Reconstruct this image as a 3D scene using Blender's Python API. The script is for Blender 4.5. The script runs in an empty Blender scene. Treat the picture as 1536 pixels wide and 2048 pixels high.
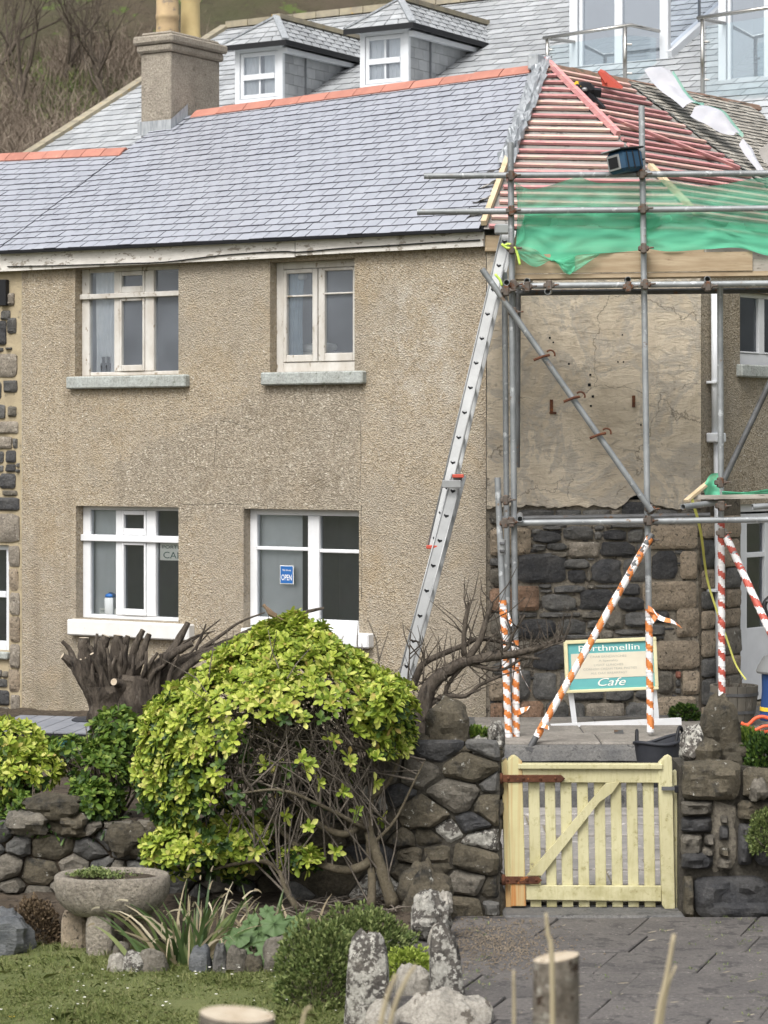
import bpy, bmesh, math, random
import numpy as np
from mathutils import Vector, Matrix, noise

scene = bpy.context.scene
COL = scene.collection

# ------------------------------------------------------------------ camera
FPX, CX, HY = 5000.0, 768.0, 900.0      # focal length, optical axis and horizon in photograph pixels (1536 wide)
cam_data = bpy.data.cameras.new('camera')
cam = bpy.data.objects.new('camera', cam_data)
COL.objects.link(cam)
cam_data.sensor_fit = 'HORIZONTAL'
cam_data.sensor_width = 36.0
cam_data.lens = 36.0 * FPX / 1536.0
cam_data.shift_y = -(1024.0 - HY) / 1536.0
cam_data.clip_start = 0.1
cam_data.clip_end = 2000.0
cam.location = (0, 0, 0)
cam.rotation_euler = (math.radians(90), 0, 0)
cam_data.dof.use_dof = True
cam_data.dof.focus_distance = 18.5
cam_data.dof.aperture_fstop = 7.0
scene.camera = cam
scene.render.resolution_x, scene.render.resolution_y = 768, 1024

# ------------------------------------------------------------------ sky, sun, exposure
SUN_EL, SUN_AZ = math.radians(52), math.radians(205)     # azimuth clockwise from +Y
world = bpy.data.worlds.new('World')
scene.world = world
world.use_nodes = True
wn = world.node_tree
for n_ in list(wn.nodes):
    wn.nodes.remove(n_)
w_sky = wn.nodes.new('ShaderNodeTexSky')
w_sky.sky_type = 'NISHITA'
w_sky.sun_disc = False
w_sky.sun_elevation = SUN_EL
w_sky.sun_rotation = SUN_AZ
w_sky.air_density = 1.0
w_sky.dust_density = 6.0
w_sky.ozone_density = 1.0
w_hsv = wn.nodes.new('ShaderNodeHueSaturation')
w_hsv.inputs['Saturation'].default_value = 0.30
w_bg = wn.nodes.new('ShaderNodeBackground')
w_bg.inputs['Strength'].default_value = 0.14
w_out = wn.nodes.new('ShaderNodeOutputWorld')
wn.links.new(w_sky.outputs[0], w_hsv.inputs['Color'])
wn.links.new(w_hsv.outputs[0], w_bg.inputs['Color'])
wn.links.new(w_bg.outputs[0], w_out.inputs['Surface'])

sun_data = bpy.data.lights.new('sun', 'SUN')
sun_data.energy = 1.3
sun_data.angle = math.radians(25)
sun_data.color = (1.0, 0.98, 0.95)
sun = bpy.data.objects.new('sun', sun_data)
COL.objects.link(sun)
_sd = Vector((math.sin(SUN_AZ) * math.cos(SUN_EL), math.cos(SUN_AZ) * math.cos(SUN_EL), math.sin(SUN_EL)))
sun.rotation_euler = _sd.to_track_quat('Z', 'Y').to_euler()

scene.view_settings.view_transform = 'Standard'
scene.view_settings.look = 'None'
scene.view_settings.gamma = 1.0
scene.view_settings.use_curve_mapping = False
scene.view_settings.exposure = 0.56
scene.render.engine = 'CYCLES'
scene.cycles.max_bounces = 6
scene.cycles.transparent_max_bounces = 24

# ------------------------------------------------------------------ helpers
RNG = random.Random(7)
WORLD = {}                      # object name -> world matrix

def P(u, v, Y):
    """point at depth Y that the photograph shows at pixel (u, v)"""
    return Vector(((u - CX) / FPX * Y, Y, (HY - v) / FPX * Y))

class Frame:
    """a vertical plane: s along, d inward (away from the viewer), z up"""
    def __init__(self, o, ang):
        self.o = Vector((o[0], o[1], 0))
        a = math.radians(ang)
        self.ex = Vector((math.cos(a), math.sin(a), 0))
        self.ey = Vector((-math.sin(a), math.cos(a), 0))
    def w(self, s, d, z):
        p = self.o + self.ex * s + self.ey * d
        return Vector((p.x, p.y, z))
    def px(self, u, v, d=0.0):
        r = Vector(((u - CX) / FPX, 1, (HY - v) / FPX))
        Y = (self.o.dot(self.ey) + d) / Vector((r.x, 1, 0)).dot(self.ey)
        p = r * Y
        return (Vector((p.x, p.y, 0)) - self.o).dot(self.ex), p.z

def srgb(r, g, b):
    g_ = 0.3 * r + 0.59 * g + 0.11 * b              # photograph readings are a touch more saturated than the surfaces
    r, g, b = (c_ + (g_ - c_) * 0.14 for c_ in (r, g, b))
    f = lambda x: x / 12.92 if x <= 0.04045 else ((x + 0.055) / 1.055) ** 2.4
    return (f(r / 255.0), f(g / 255.0), f(b / 255.0), 1.0)

class MB:
    """collects geometry, builds ONE mesh object"""
    def __init__(self):
        self.v, self.f = [], []
    def add(self, vs, fs):
        n = len(self.v)
        self.v.extend([tuple(p) for p in vs])
        self.f.extend([tuple(i + n for i in q) for q in fs])
        return self
    def hexa(self, c):
        """8 corners: bottom ring 0-3, top ring 4-7"""
        return self.add(c, [(3, 2, 1, 0), (4, 5, 6, 7), (0, 1, 5, 4), (1, 2, 6, 5), (2, 3, 7, 6), (3, 0, 4, 7)])
    def box(self, fr, s0, s1, d0, d1, z0, z1):
        w = fr.w
        return self.hexa([w(s0, d0, z0), w(s1, d0, z0), w(s1, d1, z0), w(s0, d1, z0),
                          w(s0, d0, z1), w(s1, d0, z1), w(s1, d1, z1), w(s0, d1, z1)])
    def cbox(self, fr, s0, s1, d0, d1, z0, z1, b=0.006):
        """box with chamfered edges"""
        b = min(b, abs(s1 - s0) * .45, abs(d1 - d0) * .45, abs(z1 - z0) * .45)
        S, D, Z = (s0, s1), (d0, d1), (z0, z1)
        sg = (1, -1)
        vs, idx = [], {}
        for i in (0, 1):
            for j in (0, 1):
                for k in (0, 1):
                    for ax in range(3):
                        s = S[i] + (0 if ax == 0 else b * sg[i])
                        d = D[j] + (0 if ax == 1 else b * sg[j])
                        z = Z[k] + (0 if ax == 2 else b * sg[k])
                        idx[(i, j, k, ax)] = len(vs)
                        vs.append(fr.w(s, d, z))
        fs = []
        for i in (0, 1):
            q = [idx[(i, j, k, 0)] for j, k in ((0, 0), (1, 0), (1, 1), (0, 1))]
            fs.append(q if i else q[::-1])
            q = [idx[(j, i, k, 1)] for j, k in ((0, 0), (1, 0), (1, 1), (0, 1))]
            fs.append(q[::-1] if i else q)
            q = [idx[(j, k, i, 2)] for j, k in ((0, 0), (1, 0), (1, 1), (0, 1))]
            fs.append(q if i else q[::-1])
        for a in (0, 1):
            for c in (0, 1):
                fs.append([idx[(a, c, 0, 0)], idx[(a, c, 1, 0)], idx[(a, c, 1, 1)], idx[(a, c, 0, 1)]])
                fs.append([idx[(a, 0, c, 0)], idx[(a, 1, c, 0)], idx[(a, 1, c, 2)], idx[(a, 0, c, 2)]])
                fs.append([idx[(0, a, c, 1)], idx[(1, a, c, 1)], idx[(1, a, c, 2)], idx[(0, a, c, 2)]])
                for e in (0, 1):
                    fs.append([idx[(a, c, e, 0)], idx[(a, c, e, 1)], idx[(a, c, e, 2)]])
        return self.add(vs, fs)
    def bar(self, a, b, w, h, up=Vector((0, 0, 1))):
        """rectangular bar from a to b, w across, h along 'up'"""
        a, b = Vector(a), Vector(b)
        t = (b - a).normalized()
        sd = t.cross(up).normalized()
        u = sd.cross(t).normalized()
        sd = sd * (w / 2); u = u * (h / 2)
        return self.hexa([a - sd - u, a + sd - u, b + sd - u, b - sd - u, a - sd + u, a + sd + u, b + sd + u, b - sd + u])
    def tube(self, pts, rad, n=8, cap=True, jit=0.0, rng=None):
        pts = [Vector(p) for p in pts]
        if not hasattr(rad, '__len__'):
            rad = [rad] * len(pts)
        m = len(pts)
        t0 = (pts[1] - pts[0]).normalized()
        ref = Vector((0, 0, 1)) if abs(t0.z) < 0.9 else Vector((1, 0, 0))
        nx = t0.cross(ref).normalized()
        vs = []
        for i in range(m):
            t = (pts[min(i + 1, m - 1)] - pts[max(i - 1, 0)]).normalized()
            nx = (nx - t * nx.dot(t)).normalized()
            ny = t.cross(nx)
            for k in range(n):
                a = 2 * math.pi * k / n
                r = rad[i] * (1 + (rng.uniform(-jit, jit) if rng else 0))
                vs.append(pts[i] + (nx * math.cos(a) + ny * math.sin(a)) * r)
        fs = []
        for i in range(m - 1):
            for k in range(n):
                k2 = (k + 1) % n
                fs.append((i * n + k, i * n + k2, (i + 1) * n + k2, (i + 1) * n + k))
        if cap:
            fs.append(tuple(range(n - 1, -1, -1)))
            fs.append(tuple((m - 1) * n + k for k in range(n)))
        return self.add(vs, fs)
    def pipe(self, a, b, r, n=14, wall=0.004):
        """open tube with visible bore"""
        a, b = Vector(a), Vector(b)
        t = (b - a).normalized()
        ref = Vector((0, 0, 1)) if abs(t.z) < 0.9 else Vector((1, 0, 0))
        nx = t.cross(ref).normalized(); ny = t.cross(nx)
        vs = []
        ins = t * 0.12
        for q, rr in ((a + ins, r - wall), (a, r - wall), (a, r), (b, r), (b, r - wall), (b - ins, r - wall)):
            for k in range(n):
                an = 2 * math.pi * k / n
                vs.append(q + (nx * math.cos(an) + ny * math.sin(an)) * rr)
        fs = []
        for i in range(5):
            for k in range(n):
                k2 = (k + 1) % n
                fs.append((i * n + k, i * n + k2, (i + 1) * n + k2, (i + 1) * n + k))
        fs.append(tuple(range(n))); fs.append(tuple(5 * n + k for k in range(n - 1, -1, -1)))
        return self.add(vs, fs)
    def prism(self, poly, off):
        """extrude a planar polygon by a vector"""
        n = len(poly)
        vs = [Vector(p) for p in poly] + [Vector(p) + Vector(off) for p in poly]
        fs = [tuple(range(n)), tuple(range(2 * n - 1, n - 1, -1))]
        for i in range(n):
            j = (i + 1) % n
            fs.append((i, n + i, n + j, j))
        return self.add(vs, fs)
    def grid(self, rows, closed=False):
        """rows: list of equally long point lists"""
        m = len(rows[0])
        vs = [p for r in rows for p in r]
        fs = []
        for i in range(len(rows) - 1):
            for k in range(m - (0 if closed else 1)):
                k2 = (k + 1) % m
                fs.append((i * m + k, i * m + k2, (i + 1) * m + k2, (i + 1) * m + k))
        return self.add(vs, fs)
    def lathe(self, c, prof, n=20, sx=1.0, sy=1.0):
        """profile [(r, z)] turned about a vertical axis through c"""
        c = Vector(c)
        rows = []
        for r, z in prof:
            rows.append([c + Vector((r * sx * math.cos(2 * math.pi * k / n), r * sy * math.sin(2 * math.pi * k / n), z)) for k in range(n)])
        self.grid(rows, closed=True)
        n0 = len(self.v)
        self.f.append(tuple(n0 - n + k for k in range(n)))
        self.f.append(tuple(n0 - n * len(prof) + k for k in range(n - 1, -1, -1)))
        return self
    def build(self, name, material, parent=None, smooth=False, label=None, fix=True):
        me = bpy.data.meshes.new(name)
        me.from_pydata(self.v, [], self.f)
        if fix:
            bm = bmesh.new(); bm.from_mesh(me)
            bmesh.ops.recalc_face_normals(bm, faces=bm.faces)
            bm.to_mesh(me); bm.free()
        return link(name, me, material, parent, smooth, label)

def link(name, me, material, parent=None, smooth=False, label=None, matrix=None):
    if isinstance(smooth, (int, float)) and not isinstance(smooth, bool):
        me.shade_smooth()
        try:
            me.set_sharp_from_angle(angle=math.radians(smooth))
        except Exception:
            pass
    elif smooth:
        me.polygons.foreach_set('use_smooth', [True] * len(me.polygons))
    if material is not None and len(me.materials) == 0:
        for m_ in (material if isinstance(material, (list, tuple)) else [material]):
            me.materials.append(M[m_] if isinstance(m_, str) else m_)
    o = bpy.data.objects.new(name, me)
    COL.objects.link(o)
    if matrix is not None:
        o.matrix_basis = matrix
    if parent is not None:
        o.parent = parent
        o.matrix_parent_inverse = WORLD[parent.name].inverted()
    WORLD[o.name] = matrix.copy() if matrix is not None else Matrix.Identity(4)
    if label:
        o['label'] = label
    return o

def tag(o, label=None, cat=None, group=None, kind=None):
    if label: o['label'] = label
    if cat: o['category'] = cat
    if group: o['group'] = group
    if kind: o['kind'] = kind
    return o

def thing(name, loc, label, cat, group=None):
    o = bpy.data.objects.new(name, None)
    o.empty_display_size = 0.2
    COL.objects.link(o)
    o.location = loc
    WORLD[o.name] = Matrix.Translation(Vector(loc))
    return tag(o, label, cat, group)

def structure(o):
    o['kind'] = 'structure'
    return o

def nz(x, y=0.0, z=0.0):
    return noise.noise(Vector((x, y, z)))

def lerp(a, b, t):
    return a + (b - a) * t

def bez(pts, n=8):
    """Catmull-Rom through points"""
    pts = [Vector(p) for p in pts]
    q = [pts[0] * 2 - pts[1]] + pts + [pts[-1] * 2 - pts[-2]]
    out = []
    for i in range(1, len(q) - 2):
        for k in range(n):
            t = k / n
            a, b, c, d = q[i - 1], q[i], q[i + 1], q[i + 2]
            out.append(0.5 * ((2 * b) + (c - a) * t + (2 * a - 5 * b + 4 * c - d) * t * t + (3 * b - a - 3 * c + d) * t ** 3))
    out.append(pts[-1])
    return out

# ------------------------------------------------------------------ materials
M = {}

def mat(name, c1, c2=None, sc=4.0, c3=None, s3=12.0, t3=0.6, soft=0.06, c4=None, s4=30.0, t4=0.62, soft4=0.03, rough=0.85, bump=0.0, bs=40.0,
        metal=0.0, rand=0.0, isl=0.0, spec=0.3, stretch=None, bd=0.01, fine=0.0):
    m = bpy.data.materials.new(name)
    m.use_nodes = True
    nt = m.node_tree
    L = nt.links.new
    b = nt.nodes['Principled BSDF']
    b.inputs['Roughness'].default_value = rough
    b.inputs['Metallic'].default_value = metal
    b.inputs['Specular IOR Level'].default_value = spec
    tc = nt.nodes.new('ShaderNodeTexCoord')
    co = tc.outputs['Object']
    oi = None
    if rand:
        oi = nt.nodes.new('ShaderNodeObjectInfo')
        mu = nt.nodes.new('ShaderNodeVectorMath'); mu.operation = 'ADD'
        s_ = nt.nodes.new('ShaderNodeVectorMath'); s_.operation = 'SCALE'
        s_.inputs[0].default_value = (37, 91, 53)
        L(oi.outputs['Random'], s_.inputs['Scale'])
        L(co, mu.inputs[0]); L(s_.outputs[0], mu.inputs[1])
        co = mu.outputs[0]
    if stretch:
        mp = nt.nodes.new('ShaderNodeMapping')
        mp.inputs['Scale'].default_value = stretch
        L(co, mp.inputs['Vector']); co = mp.outputs[0]
    def nzn(scale, detail=5, rgh=0.6):
        n = nt.nodes.new('ShaderNodeTexNoise')
        n.inputs['Scale'].default_value = scale
        n.inputs['Detail'].default_value = detail
        n.inputs['Roughness'].default_value = rgh
        L(co, n.inputs['Vector'])
        return n.outputs['Fac']
    def ramp(fac, lo, hi):
        r = nt.nodes.new('ShaderNodeMapRange')
        r.inputs['From Min'].default_value = lo
        r.inputs['From Max'].default_value = hi
        L(fac, r.inputs['Value'])
        return r.outputs[0]
    def mix(f, a, c):
        x = nt.nodes.new('ShaderNodeMix'); x.data_type = 'RGBA'
        if isinstance(f, float): x.inputs['Factor'].default_value = f
        else: L(f, x.inputs['Factor'])
        for k, val in ((6, a), (7, c)):
            if isinstance(val, tuple): x.inputs[k].default_value = val
            else: L(val, x.inputs[k])
        return x.outputs[2]
    col = c1
    if c2: col = mix(ramp(nzn(sc), 0.35, 0.65), col, c2)
    if c3: col = mix(ramp(nzn(s3, 6, 0.65), t3, t3 + soft), col, c3)
    if c4: col = mix(ramp(nzn(s4, 4, 0.7), t4, t4 + soft4), col, c4)
    if fine:
        dk = nt.nodes.new('ShaderNodeMix'); dk.data_type = 'RGBA'; dk.blend_type = 'MULTIPLY'
        L(ramp(nzn(55.0, 8, 0.75), 0.42, 0.60), dk.inputs['Factor'])
        if isinstance(col, tuple): dk.inputs[6].default_value = col
        else: L(col, dk.inputs[6])
        dk.inputs[7].default_value = (1 - fine, 1 - fine, 1 - fine, 1)
        lt = nt.nodes.new('ShaderNodeMix'); lt.data_type = 'RGBA'; lt.blend_type = 'SCREEN'
        L(ramp(nzn(38.0, 8, 0.75), 0.56, 0.72), lt.inputs['Factor'])
        L(dk.outputs[2], lt.inputs[6]); lt.inputs[7].default_value = (fine * .22, fine * .21, fine * .19, 1)
        col = lt.outputs[2]
    if rand or isl:
        h = nt.nodes.new('ShaderNodeHueSaturation')
        if isinstance(col, tuple): h.inputs['Color'].default_value = col
        else: L(col, h.inputs['Color'])
        if isl:
            g = nt.nodes.new('ShaderNodeNewGeometry'); src = g.outputs['Random Per Island']
            if rand:
                ad = nt.nodes.new('ShaderNodeMath'); ad.operation = 'ADD'
                L(src, ad.inputs[0]); L(oi.outputs['Random'], ad.inputs[1])
                fr = nt.nodes.new('ShaderNodeMath'); fr.operation = 'FRACT'
                L(ad.outputs[0], fr.inputs[0]); src = fr.outputs[0]
        else:
            src = oi.outputs['Random']
        amt = isl or rand
        r = nt.nodes.new('ShaderNodeMapRange')
        r.inputs['To Min'].default_value = 1 - amt
        r.inputs['To Max'].default_value = 1 + amt
        L(src, r.inputs['Value']); L(r.outputs[0], h.inputs['Value'])
        col = h.outputs[0]
    if isinstance(col, tuple): b.inputs['Base Color'].default_value = col
    else: L(col, b.inputs['Base Color'])
    if bump:
        bp = nt.nodes.new('ShaderNodeBump')
        bp.inputs['Strength'].default_value = bump
        bp.inputs['Distance'].default_value = bd
        L(nzn(bs, 9, 0.72), bp.inputs['Height'])
        L(bp.outputs[0], b.inputs['Normal'])
    M[name] = m
    return m

class NT:
    """small node-building aid for the bespoke materials"""
    def __init__(self, name):
        self.m = bpy.data.materials.new(name); self.m.use_nodes = True
        M[name] = self.m
        self.nt = self.m.node_tree
        self.b = self.nt.nodes['Principled BSDF']
        tc = self.nt.nodes.new('ShaderNodeTexCoord')
        self.co = tc.outputs['Object']
        self.b.inputs['Specular IOR Level'].default_value = 0.25
    def L(self, a, b): self.nt.links.new(a, b)
    def noise(self, scale, detail=5, rough=0.6, co=None, dist=0.0):
        n = self.nt.nodes.new('ShaderNodeTexNoise')
        n.inputs['Scale'].default_value = scale; n.inputs['Detail'].default_value = detail
        n.inputs['Roughness'].default_value = rough; n.inputs['Distortion'].default_value = dist
        self.L(co or self.co, n.inputs['Vector']); return n
    def vor(self, scale, feature='F1', co=None):
        n = self.nt.nodes.new('ShaderNodeTexVoronoi'); n.feature = feature
        n.inputs['Scale'].default_value = scale
        self.L(co or self.co, n.inputs['Vector']); return n
    def rng(self, src, lo, hi, a=0.0, b=1.0, smooth=False):
        r = self.nt.nodes.new('ShaderNodeMapRange')
        if smooth: r.interpolation_type = 'SMOOTHSTEP'
        for k, v in (('From Min', lo), ('From Max', hi), ('To Min', a), ('To Max', b)): r.inputs[k].default_value = v
        self.L(src, r.inputs['Value']); return r.outputs[0]
    def math(self, op, a, b):
        n = self.nt.nodes.new('ShaderNodeMath'); n.operation = op
        for i, v in enumerate((a, b)):
            if isinstance(v, (int, float)): n.inputs[i].default_value = v
            else: self.L(v, n.inputs[i])
        return n.outputs[0]
    def mix(self, f, a, c, mode='MIX'):
        x = self.nt.nodes.new('ShaderNodeMix'); x.data_type = 'RGBA'; x.blend_type = mode
        if isinstance(f, (int, float)): x.inputs['Factor'].default_value = f
        else: self.L(f, x.inputs['Factor'])
        for k, v in ((6, a), (7, c)):
            if isinstance(v, tuple): x.inputs[k].default_value = v
            else: self.L(v, x.inputs[k])
        return x.outputs[2]
    def ramp(self, src, stops):
        r = self.nt.nodes.new('ShaderNodeValToRGB')
        e = r.color_ramp.elements
        while len(e) < len(stops): e.new(0.5)
        for i, (p, c) in enumerate(stops):
            e[i].position = p; e[i].color = c
        self.L(src, r.inputs['Fac']); return r.outputs[0]
    def bump(self, h, strength, dist=0.01, normal=None):
        n = self.nt.nodes.new('ShaderNodeBump')
        n.inputs['Strength'].default_value = strength; n.inputs['Distance'].default_value = dist
        self.L(h, n.inputs['Height'])
        if normal: self.L(normal, n.inputs['Normal'])
        return n.outputs[0]
    def axis(self, i):
        s = self.nt.nodes.new('ShaderNodeSeparateXYZ'); self.L(self.co, s.inputs[0]); return s.outputs[i]
    def fin(self, col, rough=0.9, normal=None):
        if isinstance(col, tuple): self.b.inputs['Base Color'].default_value = col
        else: self.L(col, self.b.inputs['Base Color'])
        if isinstance(rough, (int, float)): self.b.inputs['Roughness'].default_value = rough
        else: self.L(rough, self.b.inputs['Roughness'])
        if normal: self.L(normal, self.b.inputs['Normal'])
        return self.m

def m_pebbledash(name, base, greyer, ochre, patch=True):
    t = NT(name)
    v = t.vor(72.0)
    peb = t.ramp(v.outputs['Color'], [(0.0, srgb(112, 98, 78)), (0.3, base), (0.62, srgb(178, 165, 143)), (0.85, srgb(146, 135, 118)), (1.0, srgb(214, 206, 190))])
    n1 = t.noise(0.7, 4, 0.6)
    n2 = t.noise(1.7, 5, 0.65)
    c = t.mix(t.rng(n1.outputs['Fac'], 0.45, 0.62, 0, 0.55), peb, greyer)
    c = t.mix(t.rng(n2.outputs['Fac'], 0.55, 0.72, 0, 0.55), c, ochre)
    if patch:      # the coarser grey patch re-rendered below the upper windows, edge wandering
        wob = t.noise(2.3, 4, 0.6)
        zz = t.math('ADD', t.axis(2), t.rng(wob.outputs['Fac'], 0, 1, -0.35, 0.35))
        xx = t.math('ADD', t.axis(0), t.rng(wob.outputs['Fac'], 0, 1, -0.12, 0.12))
        top = t.math('ADD', t.math('MULTIPLY', xx, 0.42), 0.98)
        m1 = t.rng(t.math('SUBTRACT', top, zz), 0.0, 0.06)
        m2 = t.rng(zz, -0.62, -0.56)
        m3 = t.rng(xx, -2.55, -2.45)
        m4 = t.rng(xx, -0.18, -0.24)
        mk = t.math('MULTIPLY', t.math('MULTIPLY', m1, m2), t.math('MULTIPLY', m3, m4))
        coarse = t.ramp(t.vor(56.0).outputs['Color'], [(0.0, srgb(100, 92, 80)), (0.4, srgb(136, 126, 110)), (0.8, srgb(172, 162, 144)), (1.0, srgb(222, 214, 198))])
        c = t.mix(t.math('MULTIPLY', mk, 0.6), c, coarse)
    dirt = t.noise(5.0, 6, 0.7)
    c = t.mix(t.rng(dirt.outputs['Fac'], 0.5, 0.75, 0, 0.3), c, srgb(108, 98, 82))
    sm = t.nt.nodes.new('ShaderNodeMapping'); sm.inputs['Scale'].default_value = (4.5, 4.5, 0.32); t.L(t.co, sm.inputs[0])
    strk = t.noise(1.0, 5, 0.6, sm.outputs[0])
    c = t.mix(t.rng(strk.outputs['Fac'], 0.54, 0.74, 0, 0.35), c, srgb(118, 105, 86))
    damp = t.math('MULTIPLY', t.rng(t.axis(2), -1.5, -2.4), t.rng(t.noise(2.2, 5, 0.65).outputs['Fac'], 0.42, 0.6))
    c = t.mix(t.math('MULTIPLY', damp, 0.45), c, srgb(112, 106, 84))
    pale = t.noise(2.6, 6, 0.75)
    if patch:      # lime bloom on the render right of the upper windows
        bl = t.math('MULTIPLY', t.math('MULTIPLY', t.rng(t.axis(0), -0.15, 0.15), t.rng(t.axis(0), 0.78, 0.5)), t.math('MULTIPLY', t.rng(t.axis(2), -0.1, 0.5), t.rng(t.axis(2), 1.7, 1.3)))
        bn = t.rng(t.noise(4.5, 7, 0.75).outputs['Fac'], 0.44, 0.66)
        c = t.mix(t.math('MULTIPLY', t.math('MULTIPLY', bl, bn), 0.75), c, srgb(186, 180, 168))
    c = t.mix(t.rng(pale.outputs['Fac'], 0.6, 0.75, 0, 0.4), c, srgb(190, 182, 166))
    nb = t.bump(v.outputs['Distance'], 0.85, 0.012)
    fine = t.noise(90, 3, 0.6)
    nb = t.bump(fine.outputs['Fac'], 0.4, 0.006, nb)
    big = t.noise(1.6, 3, 0.5)
    nb = t.bump(big.outputs['Fac'], 0.5, 0.04, nb)
    t.fin(c, 0.95, nb)
m_pebbledash('pebbledash', srgb(160, 145, 120), srgb(151, 143, 129), srgb(158, 137, 103))
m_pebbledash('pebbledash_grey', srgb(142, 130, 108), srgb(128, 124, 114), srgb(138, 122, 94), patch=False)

def m_plaster():
    t = NT('old_plaster')
    n1 = t.noise(2.2, 6, 0.65, dist=0.6)
    c = t.ramp(n1.outputs['Fac'], [(0.3, srgb(200, 184, 158)), (0.47, srgb(224, 209, 184)), (0.52, srgb(194, 184, 168)), (0.6, srgb(210, 194, 168)), (0.75, srgb(226, 212, 188))])
    hm = t.nt.nodes.new('ShaderNodeMapping'); hm.inputs['Scale'].default_value = (1, 1, 2.6); t.L(t.co, hm.inputs[0])
    n2 = t.noise(5.5, 9, 0.72, hm.outputs[0], dist=1.0)
    c = t.mix(t.rng(n2.outputs['Fac'], 0.56, 0.60, 0, 0.5), c, srgb(164, 154, 138))
    n2b = t.noise(3.4, 7, 0.7, dist=1.5)
    c = t.mix(t.rng(n2b.outputs['Fac'], 0.60, 0.62, 0, 0.45), c, srgb(218, 204, 178))
    st = t.noise(14, 6, 0.7)
    c = t.mix(t.rng(st.outputs['Fac'], 0.58, 0.72, 0, 0.5), c, srgb(112, 96, 74))
    mp = t.nt.nodes.new('ShaderNodeVectorMath'); mp.operation = 'ADD'
    dn = t.noise(3.0, 5, 0.6)
    sc = t.nt.nodes.new('ShaderNodeVectorMath'); sc.operation = 'SCALE'; sc.inputs['Scale'].default_value = 0.35
    t.L(dn.outputs['Color'], sc.inputs[0]); t.L(t.co, mp.inputs[0]); t.L(sc.outputs[0], mp.inputs[1])
    cr = t.vor(1.15, 'DISTANCE_TO_EDGE', mp.outputs[0])
    gate = t.rng(t.noise(1.3, 2).outputs['Fac'], 0.46, 0.52)
    crack = t.math('MULTIPLY', t.rng(cr.outputs['Distance'], 0.0, 0.0075, 1, 0), gate)
    c = t.mix(t.math('MULTIPLY', crack, 0.6), c, srgb(70, 60, 48))
    nb = t.bump(n2.outputs['Fac'], 0.8, 0.05)
    nb = t.bump(t.noise(40, 8, 0.75, hm.outputs[0]).outputs['Fac'], 0.8, 0.02, nb)
    t.fin(c, 0.95, nb)
m_plaster()

def m_glass(name, refl, tint, ior=1.5, painted_sky=0.0):
    m = bpy.data.materials.new(name); m.use_nodes = True; M[name] = m
    nt = m.node_tree; nt.nodes.remove(nt.nodes['Principled BSDF'])
    out = nt.nodes['Material Output']
    tr = nt.nodes.new('ShaderNodeBsdfTransparent'); tr.inputs['Color'].default_value = tint
    gl = nt.nodes.new('ShaderNodeBsdfGlossy'); gl.inputs['Roughness'].default_value = 0.03
    gl.inputs['Color'].default_value = (0.86, 0.92, 1.0, 1)
    fr = nt.nodes.new('ShaderNodeFresnel'); fr.inputs['IOR'].default_value = ior
    ad = nt.nodes.new('ShaderNodeMath'); ad.operation = 'ADD'; ad.inputs[1].default_value = refl; ad.use_clamp = True
    mx = nt.nodes.new('ShaderNodeMixShader')
    tc = nt.nodes.new('ShaderNodeTexCoord'); nn = nt.nodes.new('ShaderNodeTexNoise'); nn.inputs['Scale'].default_value = 3.0
    bp = nt.nodes.new('ShaderNodeBump'); bp.inputs['Strength'].default_value = 0.08; bp.inputs['Distance'].default_value = 0.02
    nt.links.new(tc.outputs['Object'], nn.inputs['Vector']); nt.links.new(nn.outputs['Fac'], bp.inputs['Height'])
    nt.links.new(bp.outputs[0], gl.inputs['Normal'])
    
    if ior > 1.2: nt.links.new(fr.outputs[0], ad.inputs[0])
    else: ad.inputs[0].default_value = 0.06
    nt.links.new(ad.outputs[0], mx.inputs['Fac'])
    nt.links.new(tr.outputs[0], mx.inputs[1]); nt.links.new(gl.outputs[0], mx.inputs[2]); 
    if painted_sky:        # grey diffuse layer imitating the sky reflected in the pane
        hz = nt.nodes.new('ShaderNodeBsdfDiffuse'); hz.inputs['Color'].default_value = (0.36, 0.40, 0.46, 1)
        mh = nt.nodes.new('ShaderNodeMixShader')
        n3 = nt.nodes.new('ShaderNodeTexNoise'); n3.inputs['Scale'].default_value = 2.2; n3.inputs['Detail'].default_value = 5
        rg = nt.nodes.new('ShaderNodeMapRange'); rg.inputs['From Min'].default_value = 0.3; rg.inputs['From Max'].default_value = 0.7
        rg.inputs['To Min'].default_value = painted_sky * 0.7; rg.inputs['To Max'].default_value = painted_sky * 1.3
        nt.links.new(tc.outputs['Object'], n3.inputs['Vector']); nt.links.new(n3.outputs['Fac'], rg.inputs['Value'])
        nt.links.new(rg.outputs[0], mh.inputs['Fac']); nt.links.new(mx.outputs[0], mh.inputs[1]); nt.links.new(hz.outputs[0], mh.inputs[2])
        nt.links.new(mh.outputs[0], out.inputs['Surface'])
    else:
        nt.links.new(mx.outputs[0], out.inputs['Surface'])
m_glass('window_glass', 0.15, (0.96, 0.98, 0.99, 1), painted_sky=0.22)
m_glass('cafe_glass', 0.08, (0.95, 0.97, 0.98, 1), painted_sky=0.035)
m_glass('door_glass', 0.42, (0.6, 0.68, 0.74, 1), painted_sky=0.1)
m_glass('balustrade_glass', 0.05, (0.93, 0.97, 0.975, 1), 1.12)

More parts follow.
